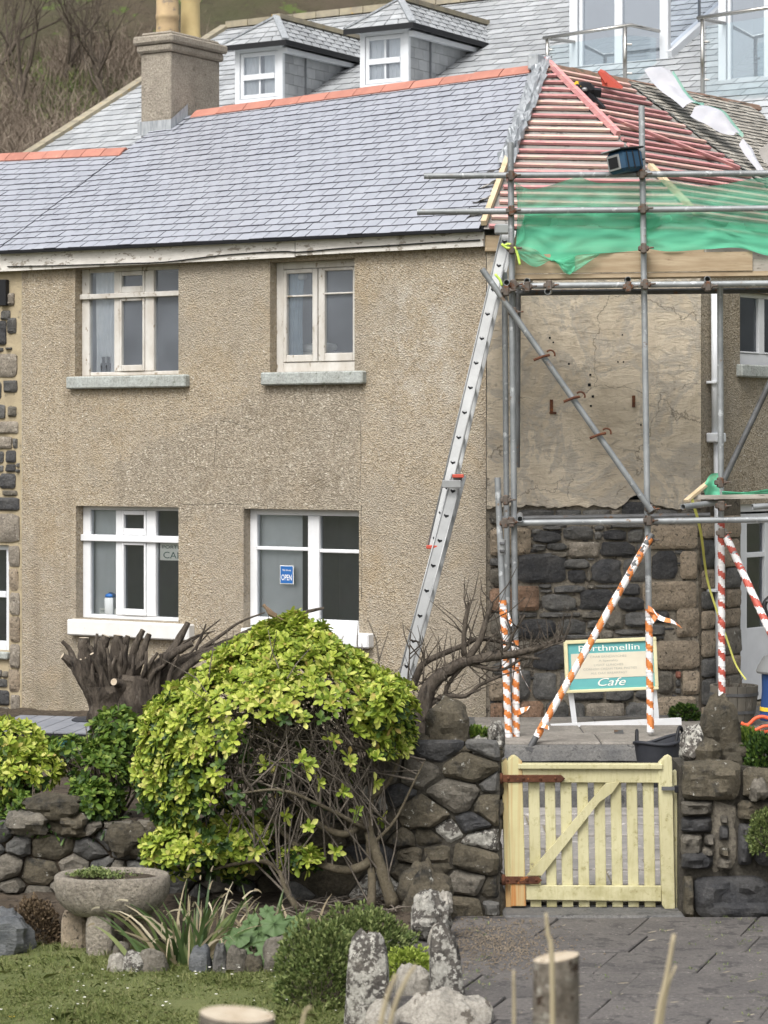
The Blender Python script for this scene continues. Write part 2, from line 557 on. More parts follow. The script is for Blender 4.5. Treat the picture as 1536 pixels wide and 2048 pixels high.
def m_net(name, alpha, colr):
    m = bpy.data.materials.new(name); m.use_nodes = True; M[name] = m
    nt = m.node_tree; nt.nodes.remove(nt.nodes['Principled BSDF'])
    out = nt.nodes['Material Output']
    tr = nt.nodes.new('ShaderNodeBsdfTransparent')
    df = nt.nodes.new('ShaderNodeBsdfDiffuse'); df.inputs['Color'].default_value = colr
    tl = nt.nodes.new('ShaderNodeBsdfTranslucent'); tl.inputs['Color'].default_value = colr
    m1 = nt.nodes.new('ShaderNodeMixShader'); m1.inputs['Fac'].default_value = 0.4
    m2 = nt.nodes.new('ShaderNodeMixShader')
    tc = nt.nodes.new('ShaderNodeTexCoord'); nn = nt.nodes.new('ShaderNodeTexNoise')
    mp = nt.nodes.new('ShaderNodeMapping'); mp.inputs['Scale'].default_value = (2.5, 2.5, 14)
    nn.inputs['Scale'].default_value = 1.2; nn.inputs['Detail'].default_value = 5
    rg = nt.nodes.new('ShaderNodeMapRange')
    rg.inputs['From Min'].default_value = 0.3; rg.inputs['From Max'].default_value = 0.7
    rg.inputs['To Min'].default_value = alpha - 0.07; rg.inputs['To Max'].default_value = alpha + 0.07
    k = nt.links.new
    k(tc.outputs['Object'], mp.inputs[0]); k(mp.outputs[0], nn.inputs['Vector']); k(nn.outputs['Fac'], rg.inputs['Value'])
    k(df.outputs[0], m1.inputs[1]); k(tl.outputs[0], m1.inputs[2])
    k(rg.outputs[0], m2.inputs['Fac']); k(tr.outputs[0], m2.inputs[1]); k(m1.outputs[0], m2.inputs[2]); k(m2.outputs[0], out.inputs['Surface'])
m_net('net_thin', 0.64, srgb(108, 208, 168))
m_net('net_thick', 0.90, srgb(104, 214, 170))

def m_leaf(name, stops, rough=0.55, trans=0.3):
    t = NT(name)
    g = t.nt.nodes.new('ShaderNodeNewGeometry')
    c = t.ramp(g.outputs['Random Per Island'], stops)
    n = t.noise(9, 2)
    c = t.mix(t.rng(n.outputs['Fac'], 0.35, 0.65, 0, 0.25), c, stops[0][1])
    t.fin(c, rough)
    t.b.inputs['Specular IOR Level'].default_value = 0.28
    out = t.nt.nodes['Material Output']
    tl = t.nt.nodes.new('ShaderNodeBsdfTranslucent'); t.L(c, tl.inputs['Color'])
    mx = t.nt.nodes.new('ShaderNodeMixShader'); mx.inputs['Fac'].default_value = trans
    t.L(t.b.outputs[0], mx.inputs[1]); t.L(tl.outputs[0], mx.inputs[2]); t.L(mx.outputs[0], out.inputs['Surface'])
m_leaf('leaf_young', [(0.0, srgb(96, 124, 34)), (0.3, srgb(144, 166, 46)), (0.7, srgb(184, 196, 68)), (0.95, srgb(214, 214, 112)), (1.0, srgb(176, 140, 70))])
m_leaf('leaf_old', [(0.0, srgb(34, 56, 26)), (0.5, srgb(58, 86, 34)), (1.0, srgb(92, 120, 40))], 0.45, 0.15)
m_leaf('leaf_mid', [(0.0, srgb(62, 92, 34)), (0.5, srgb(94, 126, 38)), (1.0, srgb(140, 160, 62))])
m_leaf('leaf_hebe', [(0.0, srgb(74, 92, 46)), (0.5, srgb(106, 124, 62)), (1.0, srgb(146, 156, 92))], 0.55, 0.2)
m_leaf('leaf_lime', [(0.0, srgb(116, 140, 40)), (0.5, srgb(150, 170, 58)), (1.0, srgb(184, 196, 92))], 0.6, 0.2)
m_leaf('leaf_grass', [(0.0, srgb(88, 104, 50)), (0.5, srgb(116, 130, 64)), (0.85, srgb(144, 150, 84)), (1.0, srgb(176, 168, 120))], 0.6, 0.25)
m_leaf('leaf_iris', [(0.0, srgb(62, 88, 46)), (0.6, srgb(98, 120, 66)), (1.0, srgb(132, 142, 84))], 0.45, 0.2)
m_leaf('leaf_straw', [(0.0, srgb(150, 136, 106)), (0.6, srgb(180, 166, 134)), (1.0, srgb(204, 194, 166))], 0.7, 0.2)
m_leaf('leaf_mallow', [(0.0, srgb(66, 92, 52)), (0.6, srgb(88, 114, 68)), (1.0, srgb(110, 132, 84))], 0.6, 0.15)
m_leaf('leaf_brown', [(0.0, srgb(70, 56, 40)), (0.6, srgb(104, 86, 64)), (1.0, srgb(136, 116, 88))], 0.8, 0.1)
m_leaf('scrub_twig', [(0.0, srgb(92, 80, 68)), (0.5, srgb(122, 108, 94)), (1.0, srgb(158, 144, 126))], 0.9, 0.05)
m_leaf('scrub_green', [(0.0, srgb(72, 88, 44)), (0.5, srgb(104, 120, 60)), (1.0, srgb(134, 138, 84))], 0.8, 0.1)

# slates and roofing
mat('slate_new', srgb(150, 154, 164), srgb(161, 165, 174), 6, isl=0.035, rand=0.035, rough=0.36, spec=0.75, bump=0.15, bs=60, bd=0.004)
mat('slate_rear', srgb(150, 154, 157), srgb(170, 173, 175), 5, c3=srgb(156, 150, 120), s3=14, t3=0.66, isl=0.16, rand=0.16, rough=0.5, spec=0.5, bump=0.2, bs=50, bd=0.004)
mat('slate_old', srgb(168, 162, 150), srgb(140, 134, 124), 8, c3=srgb(204, 200, 188), s3=22, t3=0.58, isl=0.2, rand=0.2, rough=0.9, bump=0.5, bs=50, bd=0.01)
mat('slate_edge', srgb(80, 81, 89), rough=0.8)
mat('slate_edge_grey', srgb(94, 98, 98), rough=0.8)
mat('ridge_tile', srgb(184, 122, 104), srgb(170, 110, 94), 5, c3=srgb(202, 132, 112), s3=18, t3=0.6, rand=0.08, rough=0.8, bump=0.2, bs=60, bd=0.003)
mat('ridge_mossy', srgb(140, 104, 86), srgb(112, 92, 76), 6, c3=srgb(88, 82, 66), s3=10, t3=0.52, soft=0.1, rand=0.12, rough=0.95, bump=0.5, bs=30)
mat('trough_granite', srgb(174, 164, 147), srgb(150, 141, 127), 7, c3=srgb(196, 188, 174), s3=24, t3=0.58, c4=srgb(96, 88, 78), s4=30, t4=0.62, soft=0.1, rough=0.95, bump=0.8, bs=28, bd=0.05, fine=0.4)
mat('ridge_stone', srgb(160, 150, 124), srgb(136, 128, 112), 6, c3=srgb(176, 140, 70), s3=10, t3=0.62, rand=0.15, rough=0.95, bump=0.4, bs=40)
mat('lead', srgb(176, 180, 184), srgb(140, 146, 150), 7, c3=srgb(200, 204, 206), s3=12, t3=0.6, rough=0.42, metal=0.3, bump=0.4, bs=14, bd=0.02, soft=0.15)
mat('lead_flashing_grey', srgb(140, 146, 150), srgb(176, 180, 184), 14, rough=0.55, metal=0.2, bump=0.3, bs=20, stretch=(3, 3, 0.5))
mat('membrane_grey', srgb(152, 149, 145), srgb(132, 128, 122), 3, c3=srgb(96, 92, 88), s3=8, t3=0.58, rough=0.9, bump=0.4, bs=12, bd=0.02)
mat('membrane_white', srgb(184, 184, 190), srgb(170, 172, 180), 4, rough=0.7, bump=0.2, bs=8, bd=0.01)
mat('membrane_green', srgb(142, 184, 168), srgb(110, 160, 146), 4, rough=0.6)
mat('batten_red', srgb(198, 142, 140), srgb(186, 122, 124), 9, c3=srgb(214, 160, 146), s3=14, t3=0.56, rand=0.18, rough=0.85, bump=0.2, bs=60, bd=0.003, stretch=(0.6, 0.6, 4))
mat('batten_pale', srgb(214, 178, 166), srgb(206, 152, 146), 7, c3=srgb(216, 188, 164), s3=11, t3=0.54, rand=0.14, rough=0.85, bump=0.2, bs=60, bd=0.003, stretch=(0.6, 0.6, 4))
mat('timber_pale', srgb(206, 186, 152), srgb(188, 164, 126), 9, rough=0.8, bump=0.2, bs=40, bd=0.003)
mat('timber_board', srgb(158, 136, 106), srgb(178, 158, 128), 3.5, c3=srgb(108, 84, 60), s3=6, t3=0.62, c4=srgb(72, 56, 42), s4=5, t4=0.7, rough=0.85, bump=0.3, bs=30, bd=0.005, stretch=(1, 1, 9), soft=0.12)
mat('timber_grey', srgb(150, 144, 134), srgb(176, 168, 156), 4, c3=srgb(110, 104, 96), s3=9, t3=0.6, rough=0.9, bump=0.3, bs=30, bd=0.005, stretch=(1, 1, 9))
mat('peeling_white', srgb(196, 192, 184), srgb(216, 212, 204), 5, c3=srgb(150, 142, 130), s3=9, t3=0.57, soft=0.03, c4=srgb(120, 88, 62), s4=7, t4=0.68, rough=0.8, bump=0.5, bs=22, bd=0.006, stretch=(1, 1, 2.4))
mat('old_white_paint', srgb(204, 202, 196), srgb(184, 178, 168), 7, c3=srgb(146, 134, 116), s3=15, t3=0.6, soft=0.04, c4=srgb(108, 84, 62), s4=17, t4=0.69, rough=0.75, bump=0.5, bs=30, bd=0.005, stretch=(1, 1, 0.5))
mat('clean_white_paint', srgb(220, 222, 224), srgb(210, 212, 214), 5, c3=srgb(200, 198, 190), s3=8, t3=0.68, rough=0.5, bump=0.08, bs=30, bd=0.003)
mat('upvc_white', srgb(210, 214, 218), rough=0.35, spec=0.4)
mat('stone_sill', srgb(178, 184, 180), srgb(156, 160, 154), 9, c3=srgb(126, 132, 122), s3=16, t3=0.6, rough=0.9, bump=0.3, bs=30, fine=0.34)
mat('granite', srgb(172, 154, 130), srgb(150, 136, 116), 7, c3=srgb(184, 166, 142), s3=24, t3=0.58, c4=srgb(92, 84, 72), s4=32, t4=0.6, rand=0.12, rough=0.95, bump=0.7, bs=28, bd=0.05, fine=0.34, soft=0.1)
mat('granite_pale', srgb(160, 150, 134), srgb(136, 127, 114), 7, c3=srgb(198, 190, 176), s3=24, t3=0.58, c4=srgb(96, 88, 78), s4=30, t4=0.62, rand=0.1, rough=0.95, bump=0.7, bs=28, bd=0.05, fine=0.34, soft=0.1)
mat('granite_red', srgb(158, 124, 98), srgb(134, 108, 88), 7, c3=srgb(178, 144, 118), s3=24, t3=0.58, c4=srgb(92, 80, 68), s4=32, t4=0.6, rand=0.1, rough=0.95, bump=0.7, bs=28, bd=0.05, fine=0.34, soft=0.1)
mat('dark_stone', srgb(88, 88, 87), srgb(112, 110, 105), 6, c3=srgb(106, 102, 94), s3=10, t3=0.62, c4=srgb(176, 174, 166), s4=26, t4=0.70, rand=0.22, rough=0.8, bump=0.7, bs=18, bd=0.05, fine=0.34, soft=0.12)
mat('brown_stone', srgb(106, 101, 91), srgb(128, 121, 108), 6, c3=srgb(68, 66, 62), s3=9, t3=0.56, c4=srgb(176, 173, 162), s4=20, t4=0.655, rand=0.2, rough=0.9, bump=0.8, bs=16, bd=0.05, fine=0.34, soft=0.14)
mat('garden_stone', srgb(86, 80, 66), srgb(110, 101, 83), 5, c3=srgb(56, 55, 52), s3=8, t3=0.54, c4=srgb(180, 178, 168), s4=15, t4=0.645, rand=0.22, rough=0.9, bump=0.9, bs=14, bd=0.05, fine=0.34, soft=0.14)
mat('black_stone', srgb(66, 67, 70), srgb(88, 87, 86), 6, c3=srgb(86, 82, 74), s3=10, t3=0.62, rand=0.2, rough=0.7, bump=0.9, bs=14, bd=0.05, fine=0.34, soft=0.12)
mat('lichen_stone', srgb(86, 82, 78), srgb(116, 110, 102), 9, c3=srgb(188, 185, 174), s3=11, t3=0.50, soft=0.05, c4=srgb(206, 203, 192), s4=34, t4=0.55, rand=0.12, rough=0.95, bump=0.9, bs=16, bd=0.05, fine=0.34)
mat('white_rock', srgb(186, 180, 168), srgb(164, 158, 146), 6, c3=srgb(110, 102, 92), s3=9, t3=0.62, soft=0.03, rand=0.06, rough=0.95, bump=0.8, bs=16, bd=0.05, fine=0.34)
mat('blue_boulder', srgb(88, 92, 97), srgb(112, 114, 114), 5, c3=srgb(160, 160, 156), s3=9, t3=0.62, rough=0.85, bump=0.6, bs=9, bd=0.05, stretch=(1, 1, 2.5), fine=0.34)
mat('brick_red', srgb(146, 92, 74), srgb(128, 80, 66), 9, rough=0.95, bump=0.5, bs=30)
mat('mortar', srgb(88, 80, 68), srgb(108, 100, 86), 9, c3=srgb(66, 60, 52), s3=14, t3=0.55, rough=0.98, bump=0.8, bs=40, bd=0.01, fine=0.34)
mat('mortar_patchy', srgb(140, 132, 116), srgb(120, 113, 100), 9, c3=srgb(96, 90, 80), s3=14, t3=0.55, rough=0.98, bump=0.7, bs=40, bd=0.02, fine=0.34)
mat('mortar_grey', srgb(128, 120, 106), srgb(148, 139, 123), 9, c3=srgb(84, 78, 70), s3=14, t3=0.55, rough=0.98, bump=0.8, bs=40, bd=0.02, fine=0.34)
mat('mortar_pale', srgb(176, 160, 128), srgb(158, 144, 116), 9, c3=srgb(128, 118, 98), s3=14, t3=0.6, rough=0.98, bump=0.6, bs=40)
mat('mortar_garden', srgb(68, 64, 56), srgb(88, 83, 73), 7, c3=srgb(60, 56, 48), s3=10, t3=0.55, rough=0.98, bump=0.9, bs=22, bd=0.03, fine=0.34)
mat('chimney_render', srgb(186, 175, 158), srgb(168, 158, 142), 5, c3=srgb(140, 131, 116), s3=9, t3=0.58, c4=srgb(150, 130, 70), s4=5, t4=0.70, rough=0.95, bump=0.8, bs=40, bd=0.05, fine=0.34, soft=0.15)
mat('pot_buff', srgb(186, 160, 118), srgb(164, 140, 106), 6, c3=srgb(140, 124, 104), s3=12, t3=0.58, rough=0.9, bump=0.5, bs=22)
mat('pot_yellow', srgb(206, 184, 128), srgb(194, 170, 116), 5, rough=0.75)
mat('steel', srgb(158, 162, 164), srgb(132, 136, 138), 6, c3=srgb(186, 190, 192), s3=12, t3=0.58, c4=srgb(128, 108, 90), s4=9, t4=0.63, soft4=0.08, rand=0.14, rough=0.5, metal=0.45, bump=0.1, bs=30, bd=0.003)
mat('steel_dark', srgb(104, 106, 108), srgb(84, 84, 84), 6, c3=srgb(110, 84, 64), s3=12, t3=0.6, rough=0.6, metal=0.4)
mat('rust', srgb(104, 62, 40), srgb(74, 44, 32), 14, c3=srgb(150, 88, 44), s3=22, t3=0.6, rough=0.95, bump=0.5, bs=40)
mat('coupler', srgb(92, 82, 74), srgb(112, 104, 96), 20, c3=srgb(112, 70, 46), s3=24, t3=0.55, rand=0.15, rough=0.75, metal=0.3)
mat('aluminium', srgb(160, 162, 162), srgb(146, 148, 148), 6, rough=0.45, metal=0.4, bump=0.05, bs=40)
mat('black_plastic', srgb(30, 31, 34), rough=0.5)
mat('black_rubber', srgb(44, 46, 52), srgb(56, 58, 64), 5, rough=0.6, bump=0.2, bs=9, bd=0.01)
mat('void_dark', srgb(26, 27, 30), rough=0.95)
mat('room_grey', srgb(120, 124, 128), srgb(104, 108, 112), 2, rough=0.95)
mat('room_light', srgb(186, 192, 194), srgb(170, 176, 178), 2, rough=0.95)
mat('curtain', srgb(244, 246, 246), srgb(226, 232, 236), 6, rough=0.95)
mat('curtain_blue', srgb(160, 184, 198), srgb(138, 164, 182), 6, rough=0.95)
mat('lit_wall_grey', srgb(200, 205, 206), srgb(186, 192, 194), 2, rough=0.95)  # for the added panels that imitate a lit inner wall
mat('paper_white', srgb(232, 232, 224), rough=0.8)
mat('sign_blue', srgb(34, 98, 172), rough=0.5)
mat('ink_green', srgb(60, 96, 92), rough=0.7)
mat('ink_faded', srgb(176, 176, 164), rough=0.7)
mat('sign_teal', srgb(98, 182, 182), srgb(92, 174, 176), 5, rough=0.6)
mat('sign_cream', srgb(222, 214, 190), srgb(214, 206, 184), 5, rough=0.7)
mat('frame_cream', srgb(228, 220, 172), srgb(218, 208, 160), 7, c3=srgb(170, 150, 100), s3=20, t3=0.66, rough=0.7)
mat('letter_white', srgb(240, 240, 230), rough=0.6)
mat('tape_white', srgb(232, 230, 228), srgb(214, 212, 212), 16, rough=0.45, bump=0.4, bs=30, bd=0.004)
mat('tape_orange', srgb(222, 132, 62), srgb(206, 112, 48), 12, rough=0.45, bump=0.4, bs=30, bd=0.004)
mat('tape_red', srgb(196, 88, 72), srgb(182, 76, 62), 12, rough=0.45, bump=0.4, bs=30, bd=0.004)
mat('yellow_strap', srgb(208, 206, 92), rough=0.6)
mat('green_cord', srgb(190, 222, 84), rough=0.6)
mat('radio_blue', srgb(44, 82, 112), srgb(38, 70, 98), 6, rough=0.5)
mat('red_plastic', srgb(196, 78, 60), rough=0.5)
mat('orange_hose', srgb(226, 92, 52), rough=0.5)
mat('bin_blue', srgb(36, 70, 128), rough=0.5)
mat('bin_grey', srgb(124, 126, 126), rough=0.6)
mat('shed_teal', srgb(72, 138, 130), srgb(64, 124, 120), 5, rough=0.6)
mat('felt_roof', srgb(116, 120, 128), srgb(136, 138, 144), 5, rough=0.7, bump=0.2, bs=30)
mat('planter_wood', srgb(116, 110, 98), srgb(96, 92, 84), 5, c3=srgb(134, 128, 116), s3=9, t3=0.6, rough=0.9, bump=0.4, bs=18, stretch=(1, 1, 0.4))
mat('bark', srgb(84, 74, 64), srgb(106, 95, 82), 9, c3=srgb(58, 50, 42), s3=20, t3=0.55, rough=0.95, bump=0.8, bs=26, bd=0.015, stretch=(1, 1, 0.5), fine=0.34, soft=0.18)
mat('bark_green', srgb(88, 79, 62), srgb(106, 97, 78), 8, c3=srgb(70, 62, 44), s3=16, t3=0.56, rough=0.95, bump=0.6, bs=26, bd=0.012, fine=0.34, soft=0.18)
mat('bark_grey', srgb(96, 88, 78), srgb(122, 112, 100), 9, c3=srgb(66, 58, 52), s3=18, t3=0.55, rough=0.95, bump=0.8, bs=26, bd=0.012, fine=0.34, soft=0.18)
mat('stump_bark', srgb(110, 100, 88), srgb(150, 140, 126), 9, c3=srgb(190, 184, 170), s3=14, t3=0.55, c4=srgb(78, 62, 50), s4=18, t4=0.56, rough=0.95, bump=1.0, bs=22, bd=0.03, fine=0.34)
mat('bark_dark', srgb(80, 71, 62), srgb(104, 94, 82), 10, c3=srgb(48, 43, 39), s3=18, t3=0.54, soft=0.15, rough=0.95, bump=1.0, bs=24, bd=0.03, fine=0.4, stretch=(1, 1, .35))
mat('cut_wood', srgb(198, 186, 164), srgb(178, 160, 134), 20, c3=srgb(130, 108, 82), s3=30, t3=0.6, rough=0.9, bump=0.3, bs=50)
mat('soil', srgb(74, 64, 52), srgb(96, 84, 70), 6, c3=srgb(54, 46, 38), s3=20, t3=0.52, c4=srgb(140, 128, 106), s4=50, t4=0.66, rough=1.0, bump=1.0, bs=30, bd=0.03, soft=0.1)
mat('gravel_ground', srgb(120, 108, 92), srgb(98, 88, 76), 5, c3=srgb(146, 132, 112), s3=50, t3=0.58, rough=1.0, bump=0.8, bs=60)
mat('turf', srgb(92, 102, 54), srgb(112, 118, 68), 3, c3=srgb(112, 104, 66), s3=8, t3=0.6, rough=1.0, bump=0.8, bs=50, bd=0.02)
mat('far_ground', srgb(92, 96, 60), srgb(104, 98, 76), 0.4, rough=1.0)
mat('paving', srgb(94, 90, 88), srgb(110, 105, 101), 4, c3=srgb(80, 77, 76), s3=8, t3=0.54, c4=srgb(150, 144, 136), s4=34, t4=0.64, rand=0.10, rough=0.8, bump=0.6, bs=30, bd=0.012, fine=0.3)
mat('paving_pale', srgb(150, 145, 139), srgb(128, 125, 121), 5, c3=srgb(186, 180, 174), s3=12, t3=0.6, rand=0.08, rough=0.8, bump=0.4, bs=20, bd=0.008)
mat('terrace_slab', srgb(146, 140, 131), srgb(124, 119, 111), 5, c3=srgb(160, 153, 143), s3=12, t3=0.6, rand=0.08, rough=0.85, bump=0.5, bs=20, bd=0.01, fine=0.3)
mat('joint_moss', srgb(140, 130, 112), srgb(110, 106, 78), 7, c3=srgb(54, 52, 46), s3=14, t3=0.55, rough=1.0, bump=0.6, bs=40)
mat('step_dark', srgb(92, 92, 92), srgb(112, 110, 106), 6, c3=srgb(72, 72, 72), s3=12, t3=0.56, rough=0.85, bump=0.5, bs=20, fine=0.34)
mat('scrub_ground', srgb(106, 94, 76), srgb(92, 94, 62), 0.35, c3=srgb(84, 74, 60), s3=1.1, t3=0.54, soft=0.15, c4=srgb(104, 122, 60), s4=0.6, t4=0.56, rough=1.0, bump=1.0, bs=3, bd=0.4)
mat('flower_white', srgb(236, 234, 224), rough=0.8)
mat('flower_yellow', srgb(232, 190, 40), rough=0.8)
mat('bird_brown', srgb(134, 112, 88), srgb(112, 92, 72), 30, rough=0.9)
mat('bird_breast', srgb(176, 124, 88), rough=0.9)
mat('chrome', srgb(176, 174, 168), rough=0.25, metal=0.9)
mat('pillow_white', srgb(222, 224, 222), rough=0.9)
mat('cream_box', srgb(206, 204, 188), rough=0.9)

def m_gate():
    t = NT('gate_paint')
    n1 = t.noise(3.0, 5)
    c = t.mix(t.rng(n1.outputs['Fac'], 0.35, 0.65), srgb(200, 194, 150), srgb(186, 179, 136))
    n2 = t.noise(26, 6, 0.7)
    c = t.mix(t.rng(n2.outputs['Fac'], 0.56, 0.70, 0, 0.75), c, srgb(134, 124, 70))
    n3 = t.noise(7, 5, 0.7)
    lowm = t.math('MULTIPLY', t.rng(t.axis(2), -2.35, -2.75), t.rng(n3.outputs['Fac'], 0.45, 0.65))
    c = t.mix(t.math('MULTIPLY', lowm, 0.55), c, srgb(128, 120, 56))
    gm = t.nt.nodes.new('ShaderNodeMapping'); gm.inputs['Scale'].default_value = (1, 1, .12); t.L(t.co, gm.inputs[0])
    grain = t.noise(60, 5, 0.65, gm.outputs[0])
    c = t.mix(t.rng(grain.outputs['Fac'], 0.5, 0.72, 0, 0.45), c, srgb(160, 150, 98))
    chip = t.noise(13, 7, 0.75)
    c = t.mix(t.rng(chip.outputs['Fac'], 0.665, 0.69, 0, 0.9), c, srgb(124, 114, 98))
    grime = t.noise(2.2, 4, 0.6)
    c = t.mix(t.rng(grime.outputs['Fac'], 0.5, 0.7, 0, 0.35), c, srgb(150, 142, 92))
    nb = t.bump(n2.outputs['Fac'], 0.25, 0.004)
    nb = t.bump(grain.outputs['Fac'], 0.3, 0.004, nb)
    t.fin(c, 0.65, nb)
m_gate()
def m_gate_rust():
    t = NT('gate_paint_rust')       # hinge stile: rust has run down from the two straps
    n1 = t.noise(5.0, 4)
    c = t.mix(t.rng(n1.outputs['Fac'], 0.35, 0.65), srgb(198, 190, 138), srgb(186, 176, 126))
    sep = t.axis(0)
    mp = t.nt.nodes.new('ShaderNodeMapping'); mp.inputs['Scale'].default_value = (34, 1, 0.8)
    t.L(t.co, mp.inputs[0])
    n2 = t.noise(1.0, 4, 0.6, mp.outputs[0])
    streak = t.rng(n2.outputs['Fac'], 0.46, 0.62)
    low = t.rng(t.axis(2), -2.585, -2.60)
    mk = t.math('ADD', t.math('MULTIPLY', streak, 0.5), t.math('MULTIPLY', low, t.rng(n2.outputs['Fac'], 0.35, 0.65, 0.35, 0.8)))
    c = t.mix(t.math('MINIMUM', mk, 0.92), c, srgb(178, 110, 48))
    t.fin(c, 0.7)
m_gate_rust()
def m_rusty_white():
    t = NT('rust_stained_white')
    n1 = t.noise(6, 4)
    c = t.mix(t.rng(n1.outputs['Fac'], 0.3, 0.7), srgb(220, 220, 218), srgb(208, 208, 204))
    n2 = t.noise(11, 5, 0.7)
    c = t.mix(t.rng(n2.outputs['Fac'], 0.64, 0.72, 0, 0.8), c, srgb(206, 168, 112))
    t.fin(c, 0.5)
m_rusty_white()

# ================================================================== generators
def rect_outline(s0, z0, s1, z1, seed, n=14, p=4.5, jit=0.05):
    """squarish stone outline: rectangle with its corners knocked off unevenly"""
    r = random.Random(seed)
    cs, cz = (s0 + s1) / 2, (z0 + z1) / 2
    hs, hz = (s1 - s0) / 2, (z1 - z0) / 2
    k = 1.3 / p
    c = []
    for sx, sz in ((1, -1), (1, 1), (-1, 1), (-1, -1)):
        a, b = r.uniform(.25, 1.5) * k, r.uniform(.25, 1.5) * k
        if sx * sz > 0: c += [(sx, sz * (1 - b)), (sx * (1 - a), sz)]
        else: c += [(sx * (1 - a), sz), (sx, sz * (1 - b))]
    out = []
    for i in range(8):
        (x0, y0), (x1, y1) = c[i], c[(i + 1) % 8]
        m = 3 if i % 2 == 1 else 2
        for q in range(m):
            t = q / m
            j = 1 - abs(r.gauss(0, jit * .55))
            out.append((cs + hs * lerp(x0, x1, t) * j, cz + hz * lerp(y0, y1, t) * j))
    return out

def stone_piece(fr, outline, d0, d1, seed, material, parent, name='stone', inset=0.80, smooth=26):
    """stone bedded at depth d0, broken face at d1 (d1 < d0: towards the viewer), evenly gridded"""
    r = random.Random(seed)
    n = len(outline)
    cs = sum(p[0] for p in outline) / n; cz = sum(p[1] for p in outline) / n
    hw = max(abs(p[0] - cs) for p in outline); hh = max(abs(p[1] - cz) for p in outline)
    th = d0 - d1
    pol = sorted((math.atan2(z - cz, s - cs), math.hypot(s - cs, z - cz)) for s, z in outline)
    pol = [(pol[-1][0] - 2 * math.pi, pol[-1][1])] + pol + [(pol[0][0] + 2 * math.pi, pol[0][1])]
    def R_(a):
        for (a0, r0), (a1, r1) in zip(pol[:-1], pol[1:]):
            if a0 <= a <= a1:
                x0, y0, x1, y1 = r0 * math.cos(a0), r0 * math.sin(a0), r1 * math.cos(a1), r1 * math.sin(a1)
                den = (x1 - x0) * math.sin(a) - (y1 - y0) * math.cos(a)
                return abs((x1 * y0 - x0 * y1) / den) if abs(den) > 1e-6 else r0
        return pol[0][1]
    N = 4 if max(hw, hh) < .05 else (6 if max(hw, hh) < .11 else 9)
    off = Vector((r.uniform(0, 90), r.uniform(0, 90), r.uniform(0, 90)))
    ts, tz = r.uniform(-.35, .35), r.uniform(-.35, .35)
    rows, rim = [], {}
    for jj in range(N + 1):
        row = []
        for ii in range(N + 1):
            a, b = 2 * ii / N - 1, 2 * jj / N - 1
            k = max(abs(a), abs(b))
            an = math.atan2(b * hh, a * hw) if k > 1e-6 else 0
            q = R_(an) * k if k > 1e-6 else 0
            ss, zz = cs + q * math.cos(an), cz + q * math.sin(an)
            v = Vector((ss, zz, 0))
            nn = noise.noise(v * 8.0 + off) + .7 * noise.noise(v * 19.0 + off) + .45 * noise.noise(v * 45.0 + off)
            edge = .45 if k > .99 else (.10 if k > .7 else 0.0)
            d = d1 + th * edge + (.34 * nn * th if k < .99 else .1 * nn * th) + (ts * (ss - cs) / hw + tz * (zz - cz) / hh) * th * .5
            row.append(fr.w(ss, min(d, d0 - .001), zz))
            if k > .99: rim[(ii, jj)] = (ss, zz)
        rows.append(row)
    mb = MB(); mb.grid(rows)
    ring = [(i_, 0) for i_ in range(N)] + [(N, j_) for j_ in range(N)] + [(i_, N) for i_ in range(N, 0, -1)] + [(0, j_) for j_ in range(N, 0, -1)]
    base = len(mb.v)
    mb.v.extend(tuple(fr.w(rim[q_][0], d0, rim[q_][1])) for q_ in ring)
    m = len(ring)
    for q_ in range(m):
        a, b = ring[q_], ring[(q_ + 1) % m]
        mb.f.append((a[1] * (N + 1) + a[0], base + q_, base + (q_ + 1) % m, b[1] * (N + 1) + b[0]))
    return mb.build(name, material, parent, smooth)

def clip_poly(poly, p, nrm):
    out = []
    m = len(poly)
    for i in range(m):
        a, b = poly[i], poly[(i + 1) % m]
        da = (a[0] - p[0]) * nrm[0] + (a[1] - p[1]) * nrm[1]
        db = (b[0] - p[0]) * nrm[0] + (b[1] - p[1]) * nrm[1]
        if da <= 0: out.append(a)
        if (da < 0 < db) or (db < 0 < da):
            t = da / (da - db)
            out.append((a[0] + (b[0] - a[0]) * t, a[1] + (b[1] - a[1]) * t))
    return out

def rubble_cells(s0, s1, z0, z1, size, aspect, seed, keep=None):
    """irregular rubble pattern: list of outlines in (s, z)"""
    r = random.Random(seed)
    pts = []
    tries = 0
    while tries < 3000:
        tries += 1
        k = r.choice((0.6, 0.8, 1.0, 1.0, 1.35))
        x, y = r.uniform(s0, s1), r.uniform(z0, z1)
        ok = True
        for (a, b, kk) in pts:
            if ((x - a) / aspect) ** 2 + (y - b) ** 2 < (size * 0.5 * (k + kk)) ** 2:
                ok = False; break
        if ok: pts.append((x, y, k))
    cells = []
    for i, (x, y, k) in enumerate(pts):
        if keep and not keep(x, y): continue
        poly = [(s0, z0), (s1, z0), (s1, z1), (s0, z1)]
        for j, (a, b, kk) in enumerate(pts):
            if i == j or abs(a - x) > size * aspect * 5 or abs(b - y) > size * 5: continue
            nx, ny = (a - x) / aspect ** 2, (b - y)
            t = k / (k + kk)
            poly = clip_poly(poly, (x + (a - x) * t, y + (b - y) * t), (nx, ny))
            if len(poly) < 3: break
        if len(poly) < 3: continue
        cells.append(poly)
    return cells

